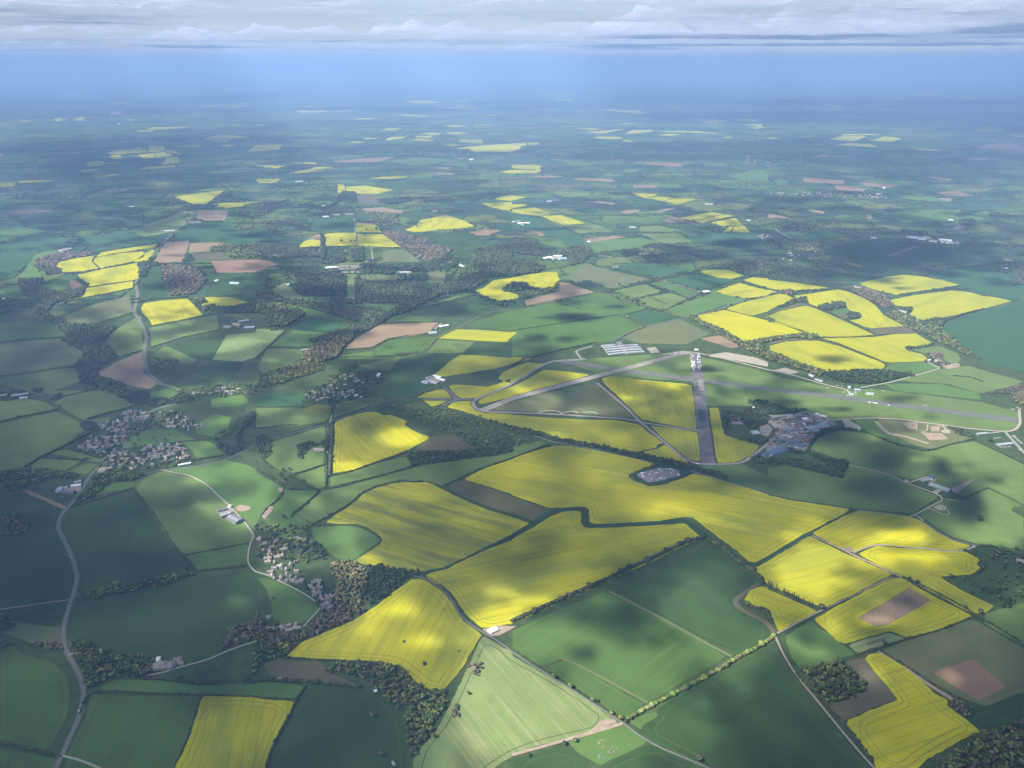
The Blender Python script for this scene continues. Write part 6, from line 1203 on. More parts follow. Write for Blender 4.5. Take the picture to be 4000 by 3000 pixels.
# shrubs and gardens between the houses: nobody could count them
for ps, lab, t, dn in [
 ('a2 640,520 780,440 1050,240 1300,240 1560,240 1680,330 1640,400 1300,390 1110,440 1090,560 1540,520 1660,640 1500,720 1150,750 860,780 880,650', 'garden trees and hedges filling the big village', 'mixed', .25),
 ('a2 1620,60 1900,0 2212,0 2212,90 1900,120 1640,130', 'garden trees of the sunny hamlet above the big village', 'spring', .25),
 ('b2 400,80 600,0 900,0 1000,60 900,130 650,170 480,150', 'garden trees of the middle village', 'hedge', .32),
 ('b1 620,1580 1000,1540 1150,1560 1080,1659 640,1659', 'gardens at the top of the middle village', 'mixed', .6),
 ('b2 -20,1210 120,1230 330,1180 460,1290 470,1500 650,1510 480,1560 0,1500', 'gardens round the pond of the lower village', 'mixed', .26),
 ('b3 240,-20 460,30 560,40 660,180 660,300 560,320 440,110 280,75', 'gardens down the steep lane of the lower village', 'hedge', .28),
 ('b3 0,430 110,400 200,430 260,500 100,560 0,540', 'gardens beside the farm at the foot of the lower village', 'hedge', .6),
 ('a2 -10,60 250,60 260,110 0,160', 'trees round the far left farm', 'dark', .4),
 ('d2 0,300 220,250 330,240 600,340 400,420 300,600 100,560 0,640', 'bushes and scrap vegetation on the industrial estate', 'bare', .12),
 ('a1 1560,120 1850,120 1850,160 1700,150 1580,240 1760,230 1740,270 1600,270', 'trees of the far hamlet on the main road', 'hedge', .32),
 ('a2 1850,420 2000,380 2040,300 2130,180 2050,330 1990,460 1870,480', 'scattered bushes by the stream east of the big village', 'spring', .3)]:
    wood(ps, t, lab, 8, 9, dn, 'shrubbery', 'shrubbery')

# ------------------------------------------------------------------ farm and estate buildings
def barn(s, Wd, e, r, roof, wall, label, cat='barn', name='barn', flat=False, extra=None):
    (x0, y0), (x1, y1) = gp(s, e); L = math.hypot(x1-x0, y1-y0); rz = math.atan2(y1-y0, x1-x0)
    root = empty(name, ((x0+x1)/2, (y0+y1)/2, .9), rz, label, cat)
    b = MB(); b.v += [(-L/2, -Wd/2, 0), (L/2, -Wd/2, 0), (L/2, Wd/2, 0), (-L/2, Wd/2, 0), (-L/2, -Wd/2, e), (L/2, -Wd/2, e), (L/2, Wd/2, e), (-L/2, Wd/2, e), (-L/2, 0, r-.25), (L/2, 0, r-.25)]
    b.f += [(0, 1, 5, 4), (2, 3, 7, 6), (1, 2, 6, 9, 5), (3, 0, 4, 8, 7), (3, 2, 1, 0)]
    b.build('wall', M[wall], root); rf = MB().gable((0, 0, 0), L, Wd, e, r).build('roof', M[roof], root)
    MB().box((L/2+.03, 0, min(2.2, e*.45)), (.08, Wd*.35, min(4.2, e*.85))).build('door', M['darkmetal'], root)
    if extra == 'skylights':
        n = max(3, int(L/7)); sl = math.atan2(r-e, Wd/2)
        for sy in (-1, 1):
            g = MB()
            for j in (0.3, .7):
                for i in range(n):
                    x = -L/2+(i+.5)*L/n; y = sy*Wd/2*(1-j); z = e+(r-e)*j+.1
                    k = len(g.v); dx, dy = 1.1, 1.6
                    for a, c in ((-dx, -dy), (dx, -dy), (dx, dy), (-dx, dy)): g.v.append((x+a, y+c*math.cos(sl), z-sy*c*math.sin(sl)))
                    g.f.append((k, k+1, k+2, k+3) )
            g.build('skylight', M['white'], rf)
    if extra == 'vents':
        for i in range(5): MB().box((-L*.4+i*L*.2, 0, r+.4), (1.2, 1.2, 1.2)).build('vent', M['cladding'], rf)
    return root
B_ = [
 ('a2 1905,1135 1985,1108', 16, 6, 8.5, 'metal', 'cladding', 'grey-roofed middle barn on the farm yard by the track'),
 ('a2 1880,1092 1955,1075', 12, 5, 7, 'darkmetal', 'cladding', 'dark long shed at the top of the farm yard by the track'),
 ('a2 500,925 525,895', 16, 5, 8, 'bluemetal', 'white', 'pale blue shed at the west end of the roadside farm'), ('a2 560,892 580,885', 10, 5, 7, 'metal', 'white', 'small white shed at the roadside farm'),
 ('a2 615,878 700,870', 12, 5, 7, 'white', 'white', 'long white-roofed shed at the roadside farm'), ('a2 550,925 640,930', 14, 5, 7, 'darkmetal', 'cladding', 'dark shed below the white one at the roadside farm'),
 ('a2 640,850 700,835', 10, 5, 7, 'metal', 'white', 'pale shed behind the trees of the roadside farm'),
 ('a2 1430,365 1520,365', 18, 5, 7, 'palestone', 'stone', 'large brown-roofed school hall in the big village'), ('a2 855,740 960,735', 30, 5, 6.5, 'palestone', 'stone', 'big pale flat building at the south end of the village'),
 ('a2 1540,700 1650,680', 8, 5, 7, 'white', 'white', 'long white building at the east end of the big village'), ('a2 1008,315 1028,312', 10, 5, 7, 'white', 'white', 'small white-roofed building at the north edge of the big village'),
 ('a2 760,545 850,545', 14, 5, 8, 'palestone', 'stone', 'long sandy-roofed block in the west of the big village'),
 ('a2 100,100 250,80', 18, 5, 8, 'metal', 'cladding', 'grey barn of the far left farm'), ('a2 0,100 60,90', 18, 5, 8, 'tile', 'stone', 'brown-roofed barn of the far left farm'), ('a2 170,118 240,112', 12, 5, 7, 'bluemetal', 'white', 'pale shed of the far left farm'),
 ('b2 850,100 880,95', 12, 5, 8, 'white', 'white', 'bright white-roofed barn right of the middle village'), ('b2 900,112 915,108', 8, 4, 6, 'white', 'white', 'tiny white shed right of the middle village'),
 ('b2 500,560 590,570', 11, 6, 9.5, 'palestone', 'stone', 'lone stone farmhouse beside the lane'), ('b2 520,585 560,580', 8, 4, 7, 'slate', 'stone', 'slate-roofed outbuilding of the lone farmhouse'),
 ('b3 2015,480 2080,450', 14, 5, 7, 'white', 'white', 'white shed with dark door at the lane bend'), ('b3 215,430 245,465', 12, 5, 8, 'slate', 'stone', 'grey-roofed end wing of the stone farm'),
 ('b3 255,470 385,440', 9, 5, 8.5, 'palestone', 'stone', 'long sandy-roofed main range of the stone farm'), ('b3 260,432 300,418', 8, 5, 8, 'palestone', 'stone', 'left rear range of the stone farm'), ('b3 330,445 350,405', 7, 5, 8, 'palestone', 'stone', 'short cross range of the stone farm'),
 ('b3 90,355 130,350', 12, 4, 6.5, 'slate', 'stone', 'dark outbuilding on the meadow edge above the stone farm'), ('b3 90,455 160,450', 9, 5, 8, 'tile', 'stone', 'brown-roofed house left of the stone farm'),
 ('a3 1350,722 1385,715', 15, 4, 5.5, 'white', 'white', 'bright white-roofed barn above the row of cottages'), ('a3 2145,440 2160,438', 9, 4, 6, 'white', 'white', 'tiny white hut in the brown wood at the foot of the lower village'),
 ('b3 190,890 215,885', 7, 3, 4.5, 'palestone', 'stone', 'tiny field shed at the lower hedge of the brown-olive strip'), ('b3 1020,995 1045,990', 6, 3, 4.5, 'white', 'stone', 'pale hut in the curling wooded valley'), ('b3 1180,1605 1200,1635', 4, 3, 4, 'metal', 'white', 'small pale shed in the dark field at the bottom edge'),
 # industrial estate
 ('d2 335,385 520,355', 30, 8, 12, 'metal', 'rust', 'huge pale grey warehouse of the industrial estate'), ('d2 10,600 140,550', 28, 10, 15, 'deepblue', 'bluemetal', 'big blue twin-roofed factory at the foot of the estate'),
 ('c2 2075,420 2130,415', 26, 6, 9, 'bluemetal', 'cladding', 'pale blue barn-like hall behind the boot-shaped yellow field'), ('d2 300,300 340,298', 18, 6, 8, 'white', 'white', 'small white hall at the north of the estate'),
 ('d2 40,290 150,275', 12, 5, 7, 'slate', 'cladding', 'dark shed in the sandy compound of the estate'), ('d2 225,280 290,270', 13, 5, 7, 'darkmetal', 'cladding', 'dark grey shed at the estate north entrance'),
 ('d2 130,400 260,385', 15, 6, 8, 'darkmetal', 'cladding', 'wide dark-roofed workshop in the west of the estate'), ('d2 120,440 220,455', 12, 6, 8, 'metal', 'cladding', 'grey workshop row in the west of the estate'),
 ('d2 230,360 290,375', 11, 5, 7, 'rust', 'rust', 'rust-red roofed workshop in the estate'), ('d2 290,330 380,320', 12, 5, 7, 'slate', 'cladding', 'grey-brown shed north of the huge warehouse'),
 ('d2 280,420 360,410', 12, 6, 8, 'slate', 'rust', 'brown-walled shed south of the huge warehouse'), ('d2 230,450 340,455', 13, 6, 8, 'darkmetal', 'cladding', 'dark shed in the middle of the estate'),
 ('d2 80,490 160,485', 14, 6, 9, 'deepblue', 'cladding', 'first dark blue shed in the south of the estate'), ('d2 170,500 250,490', 14, 6, 9, 'darkmetal', 'cladding', 'second dark shed in the south of the estate'),
 ('d2 180,530 260,535', 13, 6, 8, 'deepblue', 'white', 'long blue-grey shed at the south edge of the estate'), ('d2 270,530 320,520', 16, 6, 8, 'deepblue', 'cladding', 'small blue shed at the south-east corner of the estate'),
 ('d2 330,490 360,460', 14, 5, 7, 'rust', 'rust', 'rusty shed at the east edge of the estate'), ('d2 380,405 440,400', 14, 5, 7, 'bluemetal', 'cladding', 'light blue annex below the huge warehouse'),
 ('d2 450,350 500,330', 14, 5, 7, 'metal', 'white', 'pale annex behind the huge warehouse'), ('c2 2170,615 2212,600', 18, 7, 10, 'deepblue', 'bluemetal', 'blue-grey hall at the lower gate of the estate'),
 ('c2 2080,203 2092,200', 9, 4, 6, 'white', 'white', 'small white hut in the overgrown plots'), ('c1 1578,1360 1608,1360', 10, 5, 7, 'white', 'white', 'small white hall above the short runway'),
 ('c1 2025,243 2062,245', 20, 5, 7, 'white', 'white', 'white barn right of the slanted yellow fan'), ('c1 1650,862 1700,856', 30, 6, 8, 'white', 'cladding', 'open white-roofed barn beside the pale track'),
 ('d2 1400,860 1570,918', 20, 5, 7.5, 'metal', 'cladding', 'long grey barn in the green fields'), ('d2 1330,830 1390,820', 18, 5, 7, 'slate', 'cladding', 'brown-roofed shed of the farm above the long barn'),
 ('d2 1380,798 1430,810', 16, 6, 9, 'deepblue', 'white', 'dark house of the farm above the long barn'), ('d2 1185,830 1215,838', 9, 4, 6, 'slate', 'stone', 'small shed at the farm track fork'),
 ('d2 1980,525 2110,510', 14, 4, 6, 'metal', 'cladding', 'long glider hangar beside the parked gliders'), ('d2 1810,430 1890,422', 12, 4, 6, 'metal', 'cladding', 'low grey clubhouse by the perimeter track'),
 ('d2 2150,1520 2212,1530', 12, 5, 8, 'palestone', 'stone', 'pale cottage cut by the right edge'), ('d2 690,22 715,25', 16, 5, 8, 'metal', 'white', 'pale hangar above the main runway'), ('d2 705,85 735,85', 14, 5, 7, 'bluemetal', 'white', 'small blue-white hangar below the apron'),
 ('d2 850,78 910,82', 14, 5, 7, 'bluemetal', 'white', 'right-hand blue-white hangar beside the apron'), ('d1 360,1575 400,1590', 12, 5, 7, 'metal', 'white', 'first shed on the club site under the dark wood'), ('d1 410,1610 480,1630', 14, 5, 7, 'darkmetal', 'white', 'dark shed on the club site under the dark wood'),
 ('d2 745,45 800,50', 14, 5, 7, 'bluemetal', 'cladding', 'blue shed beside the pale hangar'), ('d1 1440,1455 1490,1460', 14, 6, 10, 'palestone', 'stone', 'stone farmhouse below the notched yellow field'), ('d1 1580,1495 1650,1490', 14, 5, 8, 'tile', 'stone', 'brown barn beside the stone farmhouse'),
 ('d1 1385,1452 1402,1450', 8, 4, 6, 'white', 'white', 'tiny white shed by the farmhouse lane'), ('d1 1130,1025 1200,1040', 16, 6, 10, 'palestone', 'stone', 'farmhouse in the bay of the broad curving yellow field'),
 ('d1 745,820 800,825', 16, 5, 8, 'metal', 'white', 'grey shed on the brown scrap strip'),
 # farther away
 ('b1 1495,1215 1560,1210', 24, 5, 7, 'bluemetal', 'white', 'pale blue glasshouse roof by the brown ploughed field'), ('b1 1585,1160 1660,1150', 20, 6, 9, 'white', 'white', 'white farm building at the corner of the brown ploughed field'), ('b1 1550,1175 1600,1140', 12, 6, 9, 'tile', 'stone', 'stone farm building at the corner of the brown ploughed field'),
 ('b1 390,1365 460,1358', 16, 6, 9, 'palestone', 'stone', 'stone house at the edge of the olive pasture'), ('b1 1050,1590 1065,1570', 12, 7, 10, 'white', 'white', 'white tower-like house above the middle village'), ('b1 865,1630 905,1628', 14, 5, 7, 'bluemetal', 'white', 'pale blue roof in the middle village'),
 ('b1 575,212 630,210', 24, 6, 9, 'white', 'white', 'white building left of the avenue far end'), ('b1 770,190 845,188', 20, 6, 9, 'palestone', 'stone', 'pale range below the avenue far end'), ('b1 670,195 730,195', 20, 6, 9, 'palestone', 'stone', 'left pale range below the avenue far end'),
 ('b1 1525,165 1570,165', 24, 7, 11, 'slate', 'stone', 'dark farmhouse above the dome-shaped yellow field'), ('b1 565,118 600,118', 24, 6, 9, 'white', 'stone', 'pale far farm left of the avenue'), ('b1 1655,600 1705,612', 20, 6, 9, 'bluemetal', 'white', 'pale long roof below the long brown wood'),
 ('b1 1765,625 1800,650', 20, 6, 9, 'bluemetal', 'white', 'second pale roof below the long brown wood'), ('b1 770,915 855,915', 16, 5, 7, 'metal', 'white', 'pale building across the foot of the mown ride'), ('b1 1200,693 1340,690', 14, 6, 8, 'white', 'white', 'long white stable block right of the mansion'),
 ('b1 265,798 290,798', 16, 6, 9, 'white', 'white', 'white lodge in the parkland at the left'), ('b1 5,530 40,535', 20, 6, 9, 'palestone', 'stone', 'stone lodge in the wood left of the park'), ('b1 160,545 200,550', 24, 7, 10, 'slate', 'stone', 'grey lodge in the wood left of the park'),
 ('a1 515,505 610,487', 40, 7, 10, 'palestone', 'white', 'long white-walled farm at the left'), ('a1 520,520 560,515', 20, 6, 9, 'metal', 'white', 'lower shed of the white-walled farm'), ('a1 1415,335 1510,330', 14, 6, 8, 'white', 'white', 'long white roof beside the main road'),
 ('a1 2060,1120 2150,1105', 22, 7, 10, 'metal', 'cladding', 'grey barns of the farm left of the park'), ('a1 2110,1170 2200,1165', 26, 6, 9, 'bluemetal', 'cladding', 'pale blue roof of the farm left of the park'), ('a1 1940,1160 2000,1165', 22, 6, 9, 'palestone', 'stone', 'stone house of the farm left of the park'),
 ('a1 2020,1135 2080,1150', 20, 6, 9, 'tile', 'stone', 'brown barn of the farm left of the park'), ('a1 1860,765 1880,760', 20, 6, 9, 'white', 'white', 'small white house in the dark teal field'), ('a1 1990,780 2070,785', 24, 6, 9, 'bluemetal', 'white', 'white hamlet building left of the park'),
 ('a1 1630,262 1740,258', 22, 6, 9, 'tile', 'stone', 'farm building on the main road below the hamlet'), ('a1 1050,318 1100,318', 24, 5, 8, 'tile', 'stone', 'far sandy barn beside the hedge'), ('a1 1120,125 1160,125', 30, 5, 8, 'white', 'white', 'tiny far white barn'),
 ('a1 20,920 45,918', 24, 6, 9, 'white', 'white', 'white barn at the far left edge'), ('c1 1015,300 1070,302', 30, 6, 9, 'palestone', 'white', 'bright sandy heap-like barn in the middle fields'), ('c1 870,650 915,648', 24, 5, 8, 'metal', 'cladding', 'low grey barn beside the dark hedge'),
 ('c1 650,425 680,428', 18, 6, 9, 'white', 'white', 'white cottage at the tip of the thin brown field'), ('c1 1100,528 1180,535', 30, 6, 9, 'palestone', 'stone', 'pale far farm in the cloud shadow'), ('c1 305,75 350,78', 34, 7, 10, 'slate', 'white', 'far dark-roofed farm above the yellow chain'), ('c1 1670,98 1740,102', 34, 7, 10, 'palestone', 'white', 'far pale farm right of the yellow wedge'),
 ('c1 330,72 400,68', 30, 7, 10, 'slate', 'white', 'second far farm roof above the yellow chain'), ('d1 890,392 935,394', 40, 6, 9, 'palestone', 'stone', 'far sandy barn in the dark fields'), ('d1 1560,238 1600,240', 36, 6, 9, 'white', 'white', 'far white barn on the sunny slope'),
 ('d1 2010,655 2070,658', 30, 6, 9, 'white', 'white', 'white house at the right edge among trees'), ('d1 2040,580 2120,592', 26, 6, 9, 'palestone', 'stone', 'sandy range at the right edge'), ('d0 1000,955 1020,957', 60, 10, 14, 'white', 'white', 'far white barn on the red-soil country'),
 ('a0 1025,405 1045,405', 100, 14, 20, 'white', 'white', 'single far white building in the haze'), ('b0 350,905 400,900', 60, 10, 15, 'white', 'white', 'far white-walled farm at the left of the avenue'), ('b0 1845,712 1880,713', 60, 10, 15, 'white', 'white', 'far white farm below the long pale yellow field'),
]
for s, w, e, r, rm, wm, lab in B_:
    c = 'house' if 'house' in lab or 'cottage' in lab or 'lodge' in lab else ('shed' if 'shed' in lab else ('hangar' if 'hangar' in lab else ('barn' if 'barn' in lab else 'building')))
    barn(s, w, e, r, rm, wm, lab, c, {'house': 'house', 'shed': 'shed', 'hangar': 'hangar', 'barn': 'barn'}.get(c, 'building'))
for i, (x, y) in enumerate(scatter('d2 90,420 250,300 420,320 420,420 340,500 300,560 150,530', 22, 14, 77)):
    rm = ['rust', 'metal', 'slate', 'white', 'darkmetal'][i % 5]; u_, v_ = rr.uniform(5, 10), rr.choice([.5, 2.05])
    root = empty('workshop', (x, y, .9), v_, {'rust': 'rust-red', 'metal': 'pale grey', 'slate': 'brown-grey', 'white': 'white', 'darkmetal': 'dark'}[rm]+' little workshop crammed into the industrial estate', 'workshop', 'little workshops of the estate')
    MB().box((0, 0, 2), (u_*1.8, u_, 4)).build('wall', M['cladding'], root); MB().gable((0, 0, 0), u_*1.8, u_, 4, 5.6).build('roof', M[rm], root)
barn('a2 1985,1140 2070,1185', 26, 7, 11, 'darkmetal', 'cladding', 'dark barn with rows of white skylights beside the farm track', extra='skylights')
(x, y), = gp('a2 1990,1070'); t_ = MB(); t_.tube((0, 0, 0), (0, 0, 7), 4.5, 4.5, 14)
st = empty('storage_tank', (x, y, 1.2), 0, 'white round tank beside the farm track', 'tank'); t_.build('tank_body', M['white'], st); MB().tube((0, 0, 7), (0, 0, 8.2), 4.6, .6, 14).build('tank_roof', M['white'], st)
for i, (xa, ya, xb, yb) in enumerate([(790, 1345, 945, 1330), (805, 1363, 958, 1348), (820, 1382, 968, 1367), (835, 1402, 978, 1386), (955, 1325, 1085, 1320), (970, 1345, 1105, 1338), (985, 1363, 1122, 1356), (1000, 1385, 1140, 1376), (775, 1330, 890, 1318)]):
    side = 'left' if i < 4 or i == 8 else 'right'
    barn(f'c1 {xa},{ya} {xb},{yb}', 17, 3.2, 5.6, 'metal', 'white', ['top', 'second', 'third', 'lowest', 'top', 'second', 'third', 'lowest', 'short extra'][i]+f' long grey poultry shed of the {side} block', 'poultry shed', 'poultry_shed', extra='vents')
for i, (q, w) in enumerate([('b1 1530,1585 1600,1600', 14), ('b1 1560,1605 1635,1628', 14), ('b1 1500,1630 1570,1650', 18), ('b1 1440,1635 1490,1648', 18), ('b1 1470,1605 1530,1590', 12)]):
    barn(q, w, 4, 6.5, ['white', 'white', 'bluemetal', 'bluemetal', 'slate'][i], 'white', ['upper white', 'lower white', 'right blue-roofed', 'left blue-roofed', 'small slate-roofed'][i]+' shed of the farm under the dark green field', 'shed', 'shed')
for i, (q, w, m_) in enumerate([('d1 1200,385 1290,390', 50, 'bluemetal'), ('d1 1280,395 1370,403', 60, 'bluemetal'), ('d1 1350,388 1410,398', 50, 'metal'), ('d1 1400,415 1470,425', 40, 'palestone'), ('d1 1480,408 1590,418', 40, 'white'), ('d1 1500,425 1610,440', 40, 'metal'), ('d1 1600,430 1660,438', 40, 'darkmetal')]):
    barn(q, w, 8, 12, m_, 'white', ['westmost blue', 'wide blue', 'short grey', 'sandy', 'long white', 'lower grey', 'dark eastmost'][i]+' works hall in the far industrial strip', 'warehouse', 'warehouse')
for i, (q, w, m_) in enumerate([('c1 285,570 340,560', 40, 'white'), ('c1 340,575 400,565', 40, 'palestone'), ('c1 360,552 430,550', 36, 'white'), ('c1 400,575 468,570', 40, 'bluemetal'), ('c1 5,255 70,250', 30, 'palestone'), ('c1 50,268 150,265', 36, 'white'), ('c1 90,280 110,262', 24, 'tile')]):
    barn(q, w, 7, 11, m_, 'white', ['left white', 'middle sandy', 'rear white', 'right blue'][i]+' hall of the bright farm village' if i < 4 else ['upper', 'lower white', 'brown'][i-4]+' building of the farm under the yellow chain', 'building', 'building')
# hamlets too far off to tell house from house
V_ = []; F_2 = []
for ps, n, seed in [('c0 2000,680 2212,690 d0 350,720 350,760 d0 0,775 c0 2020,760', 110, 1), ('b0 1380,650 1750,640 1880,680 1600,690 1400,685', 60, 2), ('a0 0,1000 150,960 350,1010 200,1050 0,1060', 40, 3), ('a0 880,990 1000,965 1150,975 1000,1000', 50, 4), ('d0 0,1010 440,1000 1100,1040 1100,1055 400,1040 0,1030', 60, 5), ('b0 1520,838 1720,835 1700,848 1530,848', 25, 6), ('c1 2120,380 2212,370 d1 40,390 30,405 c1 2150,400', 14, 7), ('a0 190,790 330,780 300,830 200,830', 24, 8), ('d1 0,10 400,0 1000,40 1000,50 400,30', 30, 9), ('b2 0,0 0,0 0,0', 0, 10)]:
    for x, y in scatter(ps, n, 12, seed) if n else []:
        b = MB().box((x, y, 2.6), (rnd.uniform(9, 18)*(1+y/30000), 9*(1+y/30000), 5.2), rnd.uniform(0, 3)); k = len(V_); V_ += b.v; F_2 += [tuple(i+k for i in f) for f in b.f]
        (ax, ay), (bx, by) = b.v[4][:2], b.v[5][:2]; m0 = ((b.v[4][0]+b.v[7][0])/2, (b.v[4][1]+b.v[7][1])/2, 8.5); m1 = ((b.v[5][0]+b.v[6][0])/2, (b.v[5][1]+b.v[6][1])/2, 8.5)
        q = len(V_); V_ += [m0, m1]; F_2 += [(k+4, k+5, q+1, q), (k+6, k+7, q, q+1), (k+5, k+6, q+1), (k+7, k+4, q)]
me = bpy.data.meshes.new('far_houses'); me.from_pydata(V_, [], F_2); me.materials.append(M['palestone']); tag(link('far_houses', me), 'faint pale houses of the far hamlets on the hazy plain', 'houses', None, 'stuff')
# tree lines and copses of the plain beyond the traced fields
LX, LY, LR, LH = [], [], [], []
for i in range(1900):
    y = 4200*math.exp(rr.random()*2.0); x = rr.uniform(-.72, .72)*y
    a = rr.choice([.25, .3, 1.75, 1.85, .1])+rr.uniform(-.25, .25); L = rr.uniform(150, 650)*(1+y/14000); st = max(9, y/900); cop = rr.random() < .12
    if cop:
        R_ = rr.uniform(50, 150)*(1+y/12000)
        for _ in range(int(min(120, (R_/st)**2*2.6))):
            t, q = rr.uniform(0, 6.28), R_*math.sqrt(rr.random()); LX.append(x+1.5*q*math.cos(t)); LY.append(y+q*math.sin(t)); LR.append(st*.75); LH.append(rr.uniform(8, 13))
    else:
        for j in range(int(L/st)):
            if rr.random() < .12: continue
            LX.append(x+math.cos(a)*j*st+rr.uniform(-2, 2)); LY.append(y+math.sin(a)*j*st+rr.uniform(-2, 2)); LR.append(st*.55); LH.append(rr.uniform(5, 10))
LX, LY, LR, LH = map(np.array, (LX, LY, LR, LH)); ok = np.ones(len(LX), bool)
for P_ in POLYS:
    Q = np.array(P_); m = ok & (LX > Q[:, 0].min()) & (LX < Q[:, 0].max()) & (LY > Q[:, 1].min()) & (LY < Q[:, 1].max())
    if m.any():
        ix = np.nonzero(m)[0]; ok[ix[inside(LX[ix], LY[ix], P_)]] = False
LX, LY, LR, LH = LX[ok], LY[ok], LR[ok], LH[ok]
tag(crown_obj('treeline', np.stack([LX, LY, LH*.4], 1), LR, LH, 'hedge'), 'hedgerow trees and copses scattered over the hazy plain', 'trees', None, 'stuff')
# the mansion with its forecourt wings
(mx, my), = gp('b1 765,660'); man = empty('mansion', (mx, my, .5), .02, 'large stone country mansion facing the mown ride, with low white wings', 'mansion')
b = MB().box((0, 0, 7), (66, 26, 14)); b.build('main_block', M['stone'], man); b = MB().box((0, -16, 1.2), (96, 4, 2.4)); b.build('terrace', M['palestone'], man)
rf = MB().gable((0, 0, 0), 66, 26, 14, 19, 8).build('roof', M['slate'], man)
for k in range(4): MB().box((-24+16*k, 0, 20), (2.5, 2, 4)).build('chimney', M['stone'], rf)
MB().box((0, -14, 7.5), (18, 3, 15)).build('portico', M['palestone'], man)
for s_, mt in ((-1, 'palestone'), (1, 'metal')):
    w_ = MB().box((s_*75, 10, 4.5), (74, 16, 9)).build('wing', M['stone'], man); MB().gable((s_*75, 10, 0), 74, 16, 9, 13).build('wing_roof', M[mt], w_)
for k in range(7):
    for z in (3.5, 9.5):
        if k != 3: MB().box((-28+9.3*k, -13.02, z), (2.2, .2, 3.4)).build('window', M['glass'], man)
barn('b1 600,655 715,645', 30, 8, 11, 'white', 'stone', 'white-roofed hall joined to the left of the mansion', 'building', 'building')
# village church with a square tower
(x, y), = gp('b2 615,70'); ch = empty('church', (x, y, .3), .3, 'small stone church with a square tower in the middle village', 'church')
MB().box((0, 0, 4), (22, 9, 8)).build('nave', M['stone'], ch); MB().gable((0, 0, 0), 22, 9, 8, 12).build('roof', M['slate'], ch)
MB().box((-14, 0, 8), (6.5, 6.5, 16)).box((-14, 0, 16.6), (7, 7, 1.2)).build('tower', M['stone'], ch)

# ------------------------------------------------------------------ vehicles and aircraft
def wheels(root, L, Wd, r=.34):
    for sx in (-.31, .31):
        for sy in (-.5, .5): MB().tube((sx*L, sy*Wd-.09, r), (sx*L, sy*Wd+.09, r), r, r, 10).build('wheel', M['tyre'], root)
def car_proto(col):
    root = empty('car', (0, 0, 0)); b = MB(); L, Wd = 4.3, 1.8
    pr = [(-2.15, .45), (-2.1, .85), (-1.3, .95), (1.1, .98), (2.05, .8), (2.15, .4)]
    n = 0
    for sy in (-.9, .9):
        for x, z in pr: b.v.append((x, sy, z))
        b.v += [(2.1, sy, .25), (-2.1, sy, .25)]
    k = 8; b.f += [tuple(range(k-1, -1, -1)), tuple(range(k, 2*k))] + [(i, (i+1) % k, k+(i+1) % k, k+i) for i in range(k)]
    bd = b.build('body', M[col], root); MB().box((-.25, 0, 1.18), (2.5, 1.62, .5), 0, .78).build('cabin', M['glass'], root)
    MB().box((-.25, 0, 1.455), (1.85, 1.24, .05)).build('cabin_roof', M[col], root); wheels(root, L, Wd); return root
def van_proto(col):
    root = empty('van', (0, 0, 0)); b = MB(); L, Wd = 5.6, 2.0
    pr = [(-2.8, .4), (-2.8, 2.5), (1.5, 2.5), (2.1, 1.4), (2.75, 1.2), (2.8, .4)]; k = 6
    for sy in (-1, 1):
        for x, z in pr: b.v.append((x, sy, z))
    b.f += [tuple(range(k-1, -1, -1)), tuple(range(k, 2*k))] + [(i, (i+1) % k, k+(i+1) % k, k+i) for i in range(k)]
    b.build('body', M[col], root); g = MB(); g.v += [(1.56, -.85, 2.42), (2.14, -.85, 1.44), (2.14, .85, 1.44), (1.56, .85, 2.42)]; g.v = [(x+.03, y, z+.02) for x, y, z in g.v]; g.f += [(0, 1, 2, 3)]
    g.build('windscreen', M['glass'], root); wheels(root, L, Wd); return root
def trailer_proto():
    root = empty('trailer', (0, 0, 0)); MB().box((0, 0, 2.5), (12, 2.5, 2.7)).build('box_body', M['white'], root)
    MB().box((0, 0, 1.0), (12, 1.2, .25)).build('chassis', M['black'], root)
    for x in (-4.5, -3.3, 3.2):
        for sy in (-1.1, 1.1): MB().tube((x, sy-.15, .5), (x, sy+.15, .5), .5, .5, 10).build('wheel', M['tyre'], root)
    return root
VP = {}
for k_ in ('white', 'silver', 'red', 'blue', 'black'): VP['car_'+k_] = [car_proto(k_), 0]
VP['van'] = [van_proto('white'), 0]; VP['trailer'] = [trailer_proto(), 0]
def vehicle(k, x, y, rz, label, group=None, z=1.35):
    p = VP[k]; o = p[0] if not p[1] else copy_tree_obj(p[0]); p[1] = 1
    o.location = (x, y, z); o.rotation_euler = (0, 0, rz)
    return tag(o, label, 'trailer' if k == 'trailer' else ('van' if k == 'van' else 'car'), group)
def heading(s):
    a, b = gp(s)[:2]; return math.atan2(b[1]-a[1], b[0]-a[0])
